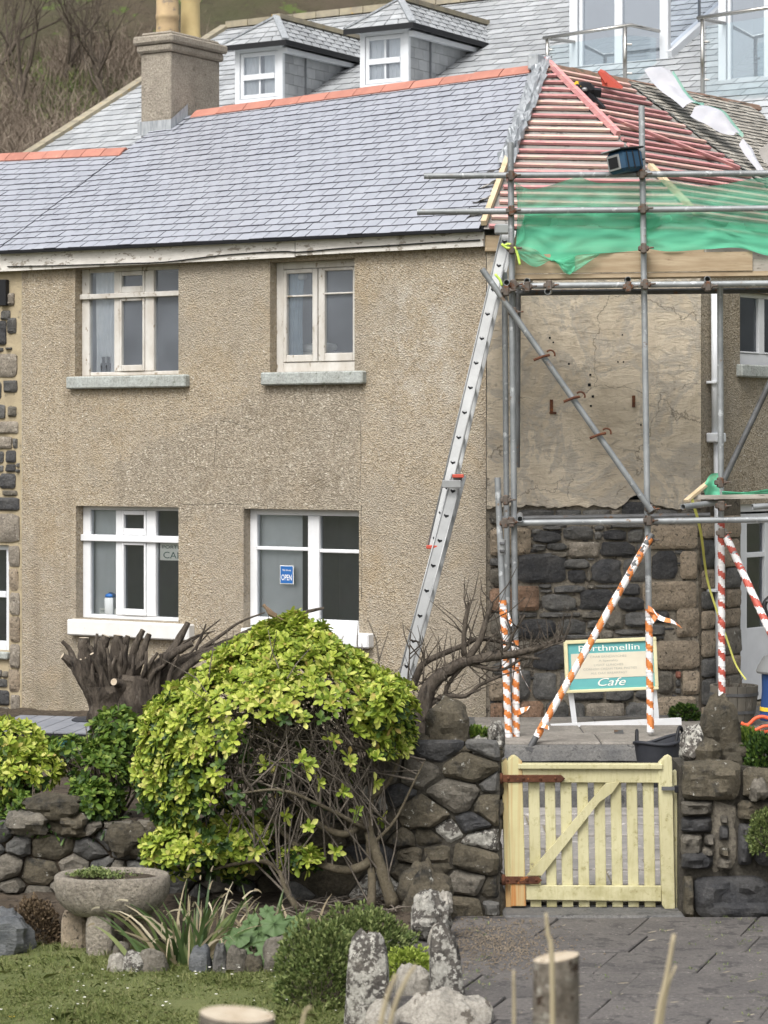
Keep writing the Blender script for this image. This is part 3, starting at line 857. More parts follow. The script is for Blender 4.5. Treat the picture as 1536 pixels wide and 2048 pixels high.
def soften(poly, gap, r, jit=0.007):
    n = len(poly)
    cs = sum(p[0] for p in poly) / n; cz = sum(p[1] for p in poly) / n
    q = []
    for (x, y) in poly:
        d = math.hypot(x - cs, y - cz) or 1
        k = max(0.3, 1 - gap / d)
        q.append((cs + (x - cs) * k, cz + (y - cz) * k))
    out = []
    for i in range(n):
        a, b = q[i], q[(i + 1) % n]
        for t in (0.07, 0.5, 0.93) if n < 7 else (0.10, 0.90):
            out.append((a[0] + (b[0] - a[0]) * t + r.uniform(-jit, jit), a[1] + (b[1] - a[1]) * t + r.uniform(-jit, jit)))
    return out

def rubble(fr, s0, s1, z0, z1, size, aspect, seed, mats, parent, d0=0.0, proud=(0.02, 0.06), gap=0.012, keep=None, name='stone', inset=0.8):
    r = random.Random(seed + 5)
    n = 0
    for poly in rubble_cells(s0, s1, z0, z1, size, aspect, seed, keep):
        o = soften(poly, gap, r)
        stone_piece(fr, o, d0 + 0.02, d0 - r.uniform(*proud), r.random(), r.choice(mats), parent, name, inset)
        n += 1
    return n

def rock(name, c, size, seed, material, parent=None, n=10, m=7, rough=0.18, taper=0.0, flat=0.0, lean=(0, 0), smooth=24, p=2.6):
    n, m = int(n * 1.6), int(m * 1.6)
    """free boulder: rounded lump standing on its base; c = base centre"""
    r = random.Random(seed)
    off = Vector((r.uniform(0, 99), r.uniform(0, 99), r.uniform(0, 99)))
    c = Vector(c); sx, sy, sz = size
    rows = []
    for i in range(m + 1):
        t = i / m
        ph = -math.pi / 2 + math.pi * t
        row = []
        for k in range(n):
            a = 2 * math.pi * k / n
            d = Vector((math.cos(a) * math.cos(ph), math.sin(a) * math.cos(ph), math.sin(ph)))
            q = (abs(d.x) ** p + abs(d.y) ** p + abs(d.z) ** p) ** (-1 / p)
            v = d * q
            v = v * (1 + rough * 1.6 * noise.noise(v * 1.3 + off) + rough * 0.9 * noise.noise(v * 3.1 + off) + rough * .55 * noise.noise(v * 7.3 + off) + rough * .35 * abs(noise.noise(v * 14.0 + off)))
            h = (v.z + 1) / 2
            k2 = 1 - taper * h
            row.append(c + Vector((v.x * sx / 2 * k2 + lean[0] * h, v.y * sy / 2 * k2 + lean[1] * h, h * sz)))
        rows.append(row)
    mb = MB(); mb.grid(rows, closed=True)
    return mb.build(name, material, parent, smooth)

def text_mesh(name, body, fr, s, z, d, height, material, parent, shear=0.0, align='CENTER', width=None):
    cu = bpy.data.curves.new('tmp_text', 'FONT')
    cu.body = body; cu.size = 1.0; cu.align_x = align; cu.shear = shear; cu.resolution_u = 3
    cu.extrude = 0.0
    ob = bpy.data.objects.new('tmp_text', cu)
    COL.objects.link(ob)
    dg = bpy.context.evaluated_depsgraph_get()
    me = bpy.data.meshes.new_from_object(ob.evaluated_get(dg))
    me.name = name
    COL.objects.unlink(ob); bpy.data.objects.remove(ob)
    xs = [v.co.x for v in me.vertices]
    k = height / 0.72
    kx = k if width is None else width / (max(xs) - min(xs))
    cx = (max(xs) + min(xs)) / 2 if align == 'CENTER' else 0
    for v in me.vertices:
        v.co = fr.w(s + (v.co.x - cx) * kx, d, z + v.co.y * k)
    me.materials.clear()
    return link(name, me, material, parent)

# ================================================================== ground and hill
def sheet(name, x0, x1, y0, y1, nx, ny, zf, material):
    rows = []
    for j in range(ny + 1):
        y = lerp(y0, y1, j / ny)
        rows.append([(lerp(x0, x1, i / nx), y, zf(lerp(x0, x1, i / nx), y)) for i in range(nx + 1)])
    return structure(MB().grid(rows).build(name, material, None, True))

Z_PATH, Z_LAWN, Z_TERR = -2.78, -2.86, -2.25
sheet('ground', -600, 600, -200, 900, 8, 8, lambda x, y: -3.25, 'far_ground')

def hill_z(x, y):
    t = max(0.0, y - 43)
    return -2.6 + 0.62 * t + 1.1 * noise.noise(Vector((x * 0.13, y * 0.13, 3.1))) * min(1, t / 6) + 0.35 * noise.noise(Vector((x * 0.5, y * 0.5, 8.0))) * min(1, t / 6)
sheet('hillside', -40, 40, 40, 90, 110, 90, hill_z, 'scrub_ground')

# bank the photographer stands behind, just below the picture
sheet('near_bank', -4.5, 4.5, 0.6, 9.0, 24, 24,
      lambda x, y: -3.3 + 1.5 * math.exp(-((y - 4.2) / 2.3) ** 2) + 0.03 * nz(x * 3, y * 3), 'turf')

# soil bed between the retaining wall and the houses
def bed_z(x, y):
    t = min(1, max(0, (y - 15.5) / 5.0))
    return lerp(-2.32, -2.44, t) + 0.05 * nz(x * 1.7, y * 1.7) + 0.02 * nz(x * 6, y * 6)
sheet('garden_bed', -6.5, 0.62, 15.35, 26.5, 46, 60, bed_z, 'soil')
# soil in front of the walls, round the shrub's trunk
def front_bed_z(x, y):
    e = 14.02 + .07 * nz(x * 2.1, 3) + .03 * nz(x * 7, 5) + (.38 if x < -1.05 else .38 * max(0, 1 - (x + 1.05) / .3))
    t = min(1, max(0, (y - e) / 0.5))
    side = 1 if x < 0.15 else max(0, 1 - (x - 0.15) / 0.25)
    return -2.885 + 0.18 * t * side + 0.03 * nz(x * 5, y * 5) * t + 0.012 * nz(x * 16, y * 16)
sheet('front_bed', -2.75, 0.42, 13.85, 15.3, 70, 36, front_bed_z, 'soil')

# lawn
lawn = sheet('lawn', -4.0, 0.20, 10.2, 14.9, 40, 36, lambda x, y: Z_LAWN + 0.012 * nz(x * 4, y * 4), 'turf')

# path and its slabs
path = sheet('path', -0.15, 5.5, 9.5, 15.3, 4, 4, lambda x, y: Z_PATH - 0.03, 'joint_moss')
FP = Frame((0, 0), 0)
def slab_rows(parent, x0, x1, y0, y1, zt, material, seed, hmin, hmax, wmin, wmax, skew=0.0, gap=0.008):
    r = random.Random(seed)
    y = y0
    while y < y1:
        h = min(r.uniform(hmin, hmax), y1 - y + 0.001)
        x = x0 - r.uniform(0, wmax * 0.6) - 1.2
        while x < x1 + 1.2:
            w = r.uniform(wmin, wmax)
            a, b = x, x + w
            a = max(a, x0 - (y - 13.5) * skew); b = min(b, x1 - (y - 13.5) * skew + .6)
            if b - a > 0.05:
                z = zt + r.uniform(-0.006, 0.006)
                tl = r.uniform(-0.004, 0.004)
                mb = MB()
                g = gap
                c = [(a + g, y + g), (b - g, y + g), (b - g, y + h - g), (a + g, y + h - g)]
                c = [(p + (q - 13.5) * skew + r.uniform(-.003, .003), q + r.uniform(-.004, .004)) for p, q in c]
                e = 0.006
                cx, cy = sum(p for p, _ in c) / 4, sum(q for _, q in c) / 4
                top = [(p + (cx - p) / abs(cx - p) * e, q + (cy - q) / abs(cy - q) * e, z + tl * (1 if i < 2 else -1)) for i, (p, q) in enumerate(c)]
                mid = [(p, q, z - 0.005) for p, q in c]
                bot = [(p, q, z - 0.045) for p, q in c]
                mb.grid([bot, mid, top], closed=True)
                mb.f.append((8, 9, 10, 11))
                mb.build('paving_slab', material, parent)
            x += w
        y += h
slab_rows(path, -0.1, 4.4, 11.2, 14.88, Z_PATH, 'paving', 3, 0.40, 0.62, 0.45, 0.95, skew=0.34, gap=0.0035)

# loose earth and grit washed over the slabs beside the gatepost
def grit():
    r = random.Random(4)
    mb = MB()
    for _ in range(1500):
        x = r.gauss(0.62, 0.19); y = r.gauss(14.05, 0.36)
        if y > 14.85 or x < 0.25: continue
        s = r.uniform(0.004, 0.011)
        z = Z_PATH + 0.004
        a = r.uniform(0, 6)
        v = [Vector((x + s * math.cos(a + k * 2.09), y + s * math.sin(a + k * 2.09), z)) for k in range(3)] + [Vector((x, y, z + s))]
        mb.add(v, [(0, 1, 3), (1, 2, 3), (2, 0, 3)])
    tag(mb.build('grit', 'gravel_ground', None, fix=False), 'pale grit and dead leaves scattered over the slabs by the gate', 'grit', kind='stuff')
grit()

# path behind the gate, step and terrace in front of the stone wall
back_path = sheet('inner_path', 0.30, 3.6, 15.3, 18.7, 2, 2, lambda x, y: -2.765 + 0.09 * (y - 15.3) / 3.4, 'joint_moss')
def inner_slabs():
    r = random.Random(12)
    y = 15.32
    while y < 18.6:
        h = r.uniform(0.35, 0.55); x = 0.32
        while x < 3.5:
            w = r.uniform(0.5, 0.9)
            z = -2.75 + 0.09 * (y - 15.3) / 3.4 + r.uniform(0, 0.008)
            MB().cbox(FP, x + .006, min(x + w, 3.5) - .006, y + .006, min(y + h, 18.66) - .006, z - 0.04, z, 0.008).build('paving_slab', 'paving_pale', back_path)
            x += w
        y += h
inner_slabs()
terrace = MB()
_edge = [(0.70 + i * 0.12, 19.02 + 0.05 * nz(i * 0.7, 2.0)) for i in range(0, 40)]
_t = [(x, y, Z_TERR - 0.035 + 0.012 * nz(x * 5)) for x, y in _edge]
terrace.grid([[(x, y + 0.02, -2.75) for x, y in _edge], [(x, y + 0.012, -2.36) for x, y in _edge]])
terrace.grid([[(x, y - 0.035, -2.36 + 0.01 * nz(x * 9, 4)) for x, y in _edge], _t, [(x, y + 0.05, Z_TERR) for x, y in _edge], [(x, 24.5, Z_TERR) for x, y in _edge]])
terrace.grid([[(x, y + 0.012, -2.36) for x, y in _edge], [(x, y - 0.035, -2.36 + 0.01 * nz(x * 9, 4)) for x, y in _edge]])
terrace = structure(terrace.build('terrace', 'step_dark', None))
def terrace_slabs():
    r = random.Random(5)
    for y0, y1 in ((19.06, 19.75), (19.76, 20.4), (20.41, 20.95)):
        x = 0.75
        while x < 4.2:
            w = r.uniform(0.6, 1.1)
            MB().cbox(FP, x + .005, x + w - .005, y0 + .005 + (0.04 * r.random() if y0 < 19.1 else 0), y1 - .005, Z_TERR - 0.03, Z_TERR + 0.012 + r.uniform(0, .006), 0.01).build('paving_slab', 'terrace_slab', terrace)
            x += w
terrace_slabs()
step = structure(MB().cbox(FP, 0.6, 3.3, 18.62, 19.05, -2.8, -2.52, 0.02).build('step', 'step_dark', None))

# ================================================================== cafe house: layout
C1 = Vector((0.857, 21.0))
FL = Frame(C1, -32)
FC = Frame(C1, 9)
WC = FC.px(1400, 900)[0]
C2 = FC.w(WC, 0, 0)
FR = Frame(C2, 50)
OV = 0.12
nL, nC, nR = FL.ey, FC.ey, FR.ey
b1 = (nL + nC) / (1 + nL.dot(nC))
b2 = (nC + nR) / (1 + nC.dot(nR))
_c1 = Vector((C1.x, C1.y, 0)); _c2 = Vector((C2.x, C2.y, 0))
DA = ((_c2 - _c1).dot(FC.ex)) / ((b1 - b2).dot(FC.ex))       # depth of the apex behind each wall
Z_E = 1.845
E1_, E2_ = _c1 - b1 * OV, _c2 - b2 * OV                      # eaves corners
APEX = _c1 + b1 * DA + FC.ex * 0.13
DAL = (APEX - _c1).dot(nL)                                   # ridge depths behind the left and right walls
DAR = (APEX - _c2).dot(nR)
Z_A = (HY - 128) / FPX * APEX.y
def _hip(e, d, lift):
    t = (d + OV) / (DA + OV)
    p = e + (APEX - e) * t
    return Vector((p.x, p.y, lerp(Z_E, Z_A, t) + lift))
def hipL(d, lift=0.0): return _hip(E1_, d, lift)
def hipR(d, lift=0.0): return _hip(E2_, d, lift)
def shL(d): return (E1_ + (APEX - E1_) * ((d + OV) / (DAL + OV)) - _c1).dot(FL.ex)
def shR(d): return (E2_ + (APEX - E2_) * ((d + OV) / (DAR + OV)) - _c2).dot(FR.ex)
S_V = -5.25                       # left verge of the cafe roof
def RL(s, d, lift=0.0):           # main roof surface; its ridge sags to the left
    zr = Z_A + 0.036 * min(0, s - 0.5)
    ze = Z_E + 0.006 * -min(0, s)
    return FL.w(s, d, lerp(ze, zr, (d + OV) / (DAL + OV)) + lift)
def RN(s, d, lift=0.0):           # neighbour's roof
    p = RL(S_V, d)
    return FL.w(s, d, p.z + 0.004 + 0.012 * (S_V - s) * (d + OV) + lift)
S_RB = 2.28                       # where the stripped roof meets the old slates
def RR(s, d, lift=0.0):
    return FR.w(s, d, lerp(Z_E, Z_A, (d + OV) / (DAR + OV)) + lift)
NLr = (RL(-1, 1) - RL(-1, 0)).cross(FL.ex).normalized()
if NLr.z < 0: NLr = -NLr

def slate_field(surf, d0, d1, step, width, bounds, material, roof, n_parts, seed, thick=0.010, lift=0.014, gap=0.0075, ragged=0.004):
    r = random.Random(seed)
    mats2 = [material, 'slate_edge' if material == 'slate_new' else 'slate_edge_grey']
    items = []
    d = d0; k = 0
    e = 1e-3
    while d < d1 - step * 0.3:
        dt = min(d + step * 1.2, d1)
        a, b = bounds(d)
        a2, b2 = bounds(min(dt, d1))
        x = a - (width * 0.5 if k % 2 else 0) - r.uniform(0, 0.01)
        while x < b:
            w = width * r.uniform(0.97, 1.03)
            l0, l1 = max(x, a) + gap / 2, min(x + w, b) - gap / 2
            t0, t1 = max(x, a2) + gap / 2, min(x + w, b2) - gap / 2
            x += w
            if l1 - l0 < 0.015: continue
            if t1 - t0 < 0.002: t0 = t1 = min(max((l0 + l1) / 2, a2), b2); t1 += 0.002
            p = surf((l0 + l1) / 2, d)
            nrm = (surf(l0 + e, d) - surf(l0, d)).cross(surf(l0, d + e) - surf(l0, d)).normalized()
            if nrm.z < 0: nrm = -nrm
            la = lift + r.uniform(-0.002, 0.003); lb = lift * 0.25
            dj = r.uniform(-ragged, ragged)
            lo = [surf(l0, d + dj) + nrm * la, surf(l1, d + dj) + nrm * (la + r.uniform(-.002, .002))]
            hi = [surf(t1, dt) + nrm * lb, surf(t0, dt) + nrm * lb]
            c = [lo[0], lo[1], hi[0], hi[1]] + [q + nrm * thick for q in (lo[0], lo[1], hi[0], hi[1])]
            items.append((p.length, p, c))
        d += step; k += 1
    def inview(p):
        u = CX + p.x / p.y * FPX; v = HY - p.z / p.y * FPX
        return -15 < u < 1550 and -15 < v < 1000
    seen = [i for i in items if inview(i[1])]
    seen.sort(key=lambda i: i[0])
    near = seen[:n_parts]; ids = set(id(i) for i in near)
    for _, p, c in near:
        me = bpy.data.meshes.new('slate')
        me.from_pydata([tuple(q) for q in c], [], [(3, 2, 1, 0), (4, 5, 6, 7), (0, 1, 5, 4), (1, 2, 6, 5), (2, 3, 7, 6), (3, 0, 4, 7)])
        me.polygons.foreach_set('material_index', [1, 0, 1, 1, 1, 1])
        link('slate', me, mats2, roof)
    rest = MB()
    for i in items:
        if id(i) not in ids: rest.hexa(i[2])
    if rest.v:
        o = rest.build('slate_field', mats2, roof, fix=False)
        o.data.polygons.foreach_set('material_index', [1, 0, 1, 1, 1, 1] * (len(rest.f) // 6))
        o['kind'] = 'stuff'

house = thing('cafe_house', (C1.x, C1.y, Z_TERR), 'pebbledashed cafe house with grey slate roof and canted stone corner behind scaffolding', 'house')

# ---- walls
def open_wall(fr, s0, s1, z0, z1, openings, reveal, material, parent, name='wall', nsub=1):
    """front face with recessed openings"""
    S = sorted(set([s0, s1] + [o[0] for o in openings] + [o[1] for o in openings]))
    Z = sorted(set([z0, z1] + [o[2] for o in openings] + [o[3] for o in openings]))
    mb = MB()
    for i in range(len(S) - 1):
        for j in range(len(Z) - 1):
            cs, cz = (S[i] + S[i + 1]) / 2, (Z[j] + Z[j + 1]) / 2
            if any(o[0] < cs < o[1] and o[2] < cz < o[3] for o in openings): continue
            mb.add([fr.w(S[i], 0, Z[j]), fr.w(S[i + 1], 0, Z[j]), fr.w(S[i + 1], 0, Z[j + 1]), fr.w(S[i], 0, Z[j + 1])], [(0, 1, 2, 3)])
    for (a, b, c, d) in openings:
        q = lambda s, dd, z: fr.w(s, dd, z)
        R = reveal
        mb.add([q(a, 0, c), q(a, R, c), q(a, R, d), q(a, 0, d)], [(0, 1, 2, 3)])
        mb.add([q(b, 0, c), q(b, 0, d), q(b, R, d), q(b, R, c)], [(0, 1, 2, 3)])
        mb.add([q(a, 0, d), q(a, R, d), q(b, R, d), q(b, 0, d)], [(0, 1, 2, 3)])
        mb.add([q(a, 0, c), q(b, 0, c), q(b, R, c), q(a, R, c)], [(0, 1, 2, 3)])
    return mb.build(name, material, parent, fix=False)

def opening(fr, ul, ur, vt, vb):
    um = (ul + ur) / 2
    return (fr.px(ul, (vt + vb) / 2)[0], fr.px(ur, (vt + vb) / 2)[0], fr.px(um, vb)[1], fr.px(um, vt)[1])
O_UL = opening(FL, 150, 357, 533, 750)
O_UR = opening(FL, 540, 709, 520, 743)
O_LL = opening(FL, 152, 357, 1013, 1241)
O_LR = opening(FL, 487, 718, 1019, 1262)
S_NE = FL.px(44, 1000)[0]
wallL = open_wall(FL, S_NE, 0, -2.9, 1.83, [O_UL, O_UR, O_LL, O_LR], 0.17, 'pebbledash', house)
# return and rear walls so the house is closed
_bk = MB()
_p = [FL.w(S_V, 4.6, 0), FL.w(1.2, 4.6, 0), FR.w(5.2, 4.4, 0), FR.w(5.2, 0.3, 0)]
for a, b in zip(_p[:-1], _p[1:]):
    _bk.add([(a.x, a.y, -2.9), (b.x, b.y, -2.9), (b.x, b.y, 1.8), (a.x, a.y, 1.8)], [(0, 1, 2, 3)])
_bk.build('rear_wall', 'pebbledash_grey', house)

# ---- windows
def window(fr, op, d, bars, panes, frame_mat, glass, parent, sill=None, sill_mat='stone_sill', room='room_grey', label=None, room_d=2.0, parts=()):
    s0, s1, z0, z1 = op
    X = lambda f: lerp(s0, s1, f)
    Z = lambda g: lerp(z0, z1, g)
    mb = MB()
    for (x0, x1, g0, g1, pr, th) in bars:
        mb.cbox(fr, X(x0), X(x1), d - pr, d - pr + th, Z(g0), Z(g1), 0.005)
    w = mb.build('window', frame_mat, parent, label=label)
    for (x0, x1, g0, g1, dd) in panes:
        m = MB().add([fr.w(X(x0), d + dd, Z(g0)), fr.w(X(x1), d + dd, Z(g0)), fr.w(X(x1), d + dd, Z(g1)), fr.w(X(x0), d + dd, Z(g1))], [(0, 1, 2, 3)])
        m.build('pane', glass, w, fix=False)
    if room:
        rm = MB()
        a, b, c, e = s0 - 0.35, s1 + 0.35, z0 - 0.1, z1 + 0.1
        r0, r1 = d + 0.56, d + room_d
        q = fr.w
        iv = MB()
        for (x, y_, z_, w_) in ((s0, s0, z0, z1), (s1, s1, z0, z1)):
            iv.add([q(x, d + .07, z_), q(x, r0, z_), q(x, r0, w_), q(x, d + .07, w_)], [(0, 1, 2, 3)])
        iv.add([q(s0, d + .07, z0), q(s1, d + .07, z0), q(s1, r0, z0), q(s0, r0, z0)], [(0, 1, 2, 3)])
        iv.add([q(s0, d + .07, z1), q(s1, d + .07, z1), q(s1, r0, z1), q(s0, r0, z1)], [(0, 1, 2, 3)])
        iv.build('inner_reveal', 'room_light', w, fix=False)
        rm.add([q(a, r1, c), q(b, r1, c), q(b, r1, e), q(a, r1, e)], [(0, 1, 2, 3)])
        rm.add([q(a, r0, c), q(a, r1, c), q(a, r1, e), q(a, r0, e)], [(0, 1, 2, 3)])
        rm.add([q(b, r1, c), q(b, r0, c), q(b, r0, e), q(b, r1, e)], [(0, 1, 2, 3)])
        rm.add([q(a, r0, c), q(b, r0, c), q(b, r1, c), q(a, r1, c)], [(0, 1, 2, 3)])
        rm.add([q(a, r1, e), q(b, r1, e), q(b, r0, e), q(a, r0, e)], [(0, 1, 2, 3)])
        rm.build('interior', room, w, fix=False)
    if sill:
        a, b, c, e, out = sill
        MB().cbox(fr, a, b, -out, d + 0.02, c, e, 0.012).build('sill', sill_mat, w)
    return w

D_W = 0.10
def sill_px(fr, ul, ur, vt, vb, out):
    um = (ul + ur) / 2
    return (fr.px(ul, vt, -out)[0], fr.px(ur, vt, -out)[0], fr.px(um, vb, -out)[1], fr.px(um, vt, -out)[1], out)
six_bars = lambda t0, t1, m1, m2, n1, n2: [
    (0, .075, 0, 1, .0, .06), (.95, 1, 0, 1, .0, .06), (0.076, .949, .965, 1, -.002, .05), (0.076, .949, 0, .035, -.002, .05),
    (m1, m2, .036, .964, .004, .055), (n1, n2, .036, .964, .004, .055), (-.0, 1.0, t0, t1, .035, .09),
    # centre sashes
    (m2 + .002, m2 + .022, .038, t0 - .002, .012, .04), (n1 - .022, n1 - .002, .038, t0 - .002, .012, .04),
    (m2 + .023, n1 - .023, .038, .095, .012, .04), (m2 + .023, n1 - .023, t0 - .028, t0 - .002, .012, .04),
    (m2 + .002, m2 + .022, t1 + .002, .962, .012, .04), (n1 - .022, n1 - .002, t1 + .002, .962, .012, .04),
    (m2 + .023, n1 - .023, t1 + .002, t1 + .06, .012, .04), (m2 + .023, n1 - .023, .925, .962, .012, .04)]
six_panes = lambda t0, t1, m1, m2, n1, n2: [
    (.07, m1 + .01, .03, t0 + .01, .03), (m2, n1, .05, t0, .022), (n2 - .01, .955, .03, t0 + .01, .03),
    (.07, m1 + .01, t1 - .01, .97, .03), (m2, n1, t1, .955, .022), (n2 - .01, .955, t1 - .01, .97, .03)]
_a = (.717, .764, .32, .375, .62, .705)
window(FL, O_UL, D_W, six_bars(*_a), six_panes(*_a), 'old_white_paint', 'window_glass', house, sill_px(FL, 131, 370, 751, 776, .07),
       label='weathered six light window under the eaves with peeling white paint')
_a = (.686, .744, .33, .39, .63, .72)
wLL = window(FL, O_LL, D_W, six_bars(*_a), six_panes(*_a), 'clean_white_paint', 'cafe_glass', house, sill_px(FL, 133, 377, 1244, 1276, .09), 'rust_stained_white',
       room='room_grey', label='white six light cafe window above a rust stained white sill')
window(FL, O_UR, D_W,
       [(0, .085, 0, 1, .0, .06), (.955, 1, 0, 1, .0, .06), (.086, .954, .935, 1, .0, .05), (0.086, .954, 0, .088, .004, .07),
        (.092, .13, .092, .93, .014, .045), (.44, .50, .092, .93, .014, .045), (.131, .439, .092, .155, .014, .045), (.131, .439, .895, .93, .014, .045),
        (.512, .585, .092, .93, .014, .045), (.915, .953, .092, .93, .014, .045), (.586, .914, .092, .165, .014, .045), (.586, .914, .905, .93, .014, .045),
        (.131, .439, .68, .697, .010, .035), (.586, .914, .692, .708, .010, .035)],
       [(.12, .45, .14, .91, .02), (.575, .92, .15, .915, .02)], 'old_white_paint', 'window_glass', house, sill_px(FL, 520, 724, 743, 769, .07),
       label='weathered two casement window under the eaves with pillow behind glass')
window(FL, O_LR, D_W,
       [(0, .062, 0, 1, .0, .06), (.97, 1, 0, 1, .0, .06), (.063, .969, .948, 1, .0, .05), (.063, .969, 0, .095, .004, .06),
        (.513, .612, .096, .947, .008, .06), (.063, .512, .655, .685, .006, .035), (.613, .969, .645, .675, .006, .035)],
       [(.055, .52, .09, .955, .025), (.605, .975, .09, .955, .025)], 'clean_white_paint', 'cafe_glass', house, sill_px(FL, 480, 736, 1262, 1291, .09), 'clean_white_paint',
       label='white four pane cafe window with blue open notice')
# rusty hinge on the frame of the lower right window, catch of the lower left one
# ---- things behind the glass
def curtain(fr, s0, s1, z0, z1, d, mat_, label, waist=0.7, n=26, group=None):
    rows = []
    for j in range(9):
        t = j / 8
        k = lerp(1, waist, math.sin(t * math.pi * 0.8) * 0.6)
        rows.append([fr.w(s0 + (s1 - s0) * (i / n) * k, d + 0.012 * math.sin(i * 1.35 + 0.6 * t) + 0.01 * nz(i * .3, t * 2), lerp(z1, z0, t)) for i in range(n + 1)])
    o = MB().grid(rows).build('curtain', mat_, None, True, fix=False)
    return tag(o, label, 'curtain', group)
_w = lambda op, f: lerp(op[0], op[1], f)
_h = lambda op, g: lerp(op[2], op[3], g)
curtain(FL, _w(O_UL, .10), _w(O_UL, .34), _h(O_UL, .03), _h(O_UL, .97), D_W + .062, 'curtain', 'white gathered curtain inside the weathered six light upper window', waist=1.0)
curtain(FL, _w(O_UR, .10), _w(O_UR, .30), _h(O_UR, .1), _h(O_UR, .95), D_W + .062, 'curtain_blue', 'pale blue curtain inside the weathered two casement upper window', waist=0.75)
def add_wall_panel(op, f0, f1, lab):  # added pale panel imitating the lit inner wall seen through the glass
    o = MB().grid([[FL.w(lerp(_w(op, f0), _w(op, f1), i / 12), D_W + .085 + .006 * math.sin(i * 1.9), z) for i in range(13)] for z in (_h(op, .02), _h(op, .5), _h(op, .985))]).build('lit_wall_panel', 'lit_wall_grey', None, True, fix=False)
    tag(o, lab, 'curtain')
add_wall_panel(O_LL, .06, .36, 'added pale grey panel imitating the lit wall behind the left light of the six light cafe window')
add_wall_panel(O_LR, .05, .42, 'added pale grey panel imitating the lit wall behind the left pane with the open notice')
def window_bits():
    # binoculars on the upper left sill
    t = thing('binoculars', FL.w(_w(O_UL, .2), D_W + .07, _h(O_UL, .04)), 'dark binoculars standing on the sill behind the upper six light window', 'binoculars')
    for dx in (-0.028, 0.028):
        c = FL.w(_w(O_UL, .2) + dx, D_W + .058, _h(O_UL, .04))
        MB().lathe(c, [(.028, 0), (.03, .05), (.026, .075), (.016, .085), (.014, .12), (.018, .125), (.018, .14)], 12).build('barrel', 'black_plastic', t, True)
    MB().cbox(FL, _w(O_UL, .2) - .022, _w(O_UL, .2) + .022, D_W + .05, D_W + .075, _h(O_UL, .04) + .06, _h(O_UL, .04) + .08).build('bridge', 'black_plastic', t)
    # folded pillow on a box
    s, z = _w(O_UR, .40), _h(O_UR, .13)
    tag(MB().cbox(FL, s - .17, s + .16, D_W + .10, D_W + .3, z - .02, z + .055, .01).build('storage_box', 'cream_box', None), 'cream box on the sill under a folded pillow in the upper window', 'box')
    rows = []
    for j, (k, zz) in enumerate(((.55, .0), (.95, .012), (1.0, .035), (.93, .06), (.5, .075))):
        rows.append([FL.w(s - .02 + .19 * k * math.cos(a * math.pi / 8), D_W + .18 + .075 * k * math.sin(a * math.pi / 8), z + .057 + zz + .006 * math.sin(a)) for a in range(16)])
    m = MB().grid(rows, closed=True); m.f.append(tuple(range(64, 80))); m.f.append(tuple(range(15, -1, -1)))
    tag(m.build('pillow', 'pillow_white', None, True), 'white folded pillow lying on a cream box in the upper window', 'pillow')
    # hanging white lamp / tie of the curtain
    c = FL.w(_w(O_UR, .26), D_W + .075, _h(O_UR, .86))
    tag(MB().lathe(c, [(.012, .10), (.03, .05), (.042, .0), (.03, -.02)], 14).build('lamp_shade', 'pillow_white', None, True), 'small white hanging lamp shade at the top of the upper right window', 'lamp shade')
    # cafe poster in the lower left window (its right end is hidden by the wall)
    z1 = FL.px(340, 1086, D_W + .05)[1]; z0 = FL.px(340, 1121, D_W + .05)[1]
    s0 = FL.px(320, 1100, D_W + .05)[0]
    t = thing('cafe_poster', FL.w(s0, D_W + .05, z0), 'white cafe poster with dark lettering hanging inside the lower left window', 'poster')
    MB().cbox(FL, s0, s0 + .50, D_W + .05, D_W + .054, z0, z1, .001).build('card', 'paper_white', t)
    text_mesh('lettering', 'PORTHMELLIN', FL, s0 + .25, z1 - .052, D_W + .048, .032, 'ink_green', t, width=.44)
    text_mesh('lettering', 'CAFE', FL, s0 + .17, z0 + .020, D_W + .048, .062, 'ink_green', t, width=.26)
    # open notice
    a = FL.px(560, 1150, D_W + .018); b = FL.px(587, 1150, D_W + .018)
    zt, zb = FL.px(573, 1131, D_W + .018)[1], FL.px(573, 1168, D_W + .018)[1]
    t = thing('open_notice', FL.w(a[0], D_W + .018, zb), 'small blue open notice stuck inside the lower right window', 'sign')
    MB().cbox(FL, a[0], b[0], D_W + .018, D_W + .021, zb, zt, .0005).build('card', 'paper_white', t)
    MB().cbox(FL, a[0] + .006, b[0] - .006, D_W + .0155, D_W + .0185, zb + .006, zt - .006, .0003).build('panel', 'sign_blue', t)
    sm = (a[0] + b[0]) / 2
    text_mesh('lettering', 'YES, We are', FL, sm, zt - .048, D_W + .0140, .016, 'letter_white', t, width=.095)
    text_mesh('lettering', 'OPEN', FL, sm, zb + .034, D_W + .0140, .052, 'letter_white', t, width=.11)
    # jar and time for tea sign on the lower left sill
    sj, zj = _w(O_LL, .24), _h(O_LL, .035)
    t = thing('cake_tin', FL.w(sj, D_W + .06, zj), 'white tin with blue lid on the lower left window sill', 'tin')
    MB().lathe(FL.w(sj, D_W + .06, zj), [(.05, 0), (.058, .01), (.058, .15), (.05, .16)], 16).build('body', 'room_light', t, True)
    MB().lathe(FL.w(sj, D_W + .06, zj + .16), [(.055, 0), (.05, .025), (.02, .04), (.01, .045)], 16).build('lid', 'sign_blue', t, True)
    t = thing('tea_sign', FL.w(sj - .03, D_W + .05, zj), 'small white wooden time for tea sign on the lower left window sill', 'sign')
    MB().cbox(FL, sj - .125, sj + .07, D_W + .045, D_W + .06, zj, zj + .055, .003).build('block', 'paper_white', t)
    text_mesh('lettering', 'TIME FOR TEA', FL, sj - .028, zj + .014, D_W + .0435, .026, 'ink_green', t, width=.17)
window_bits()

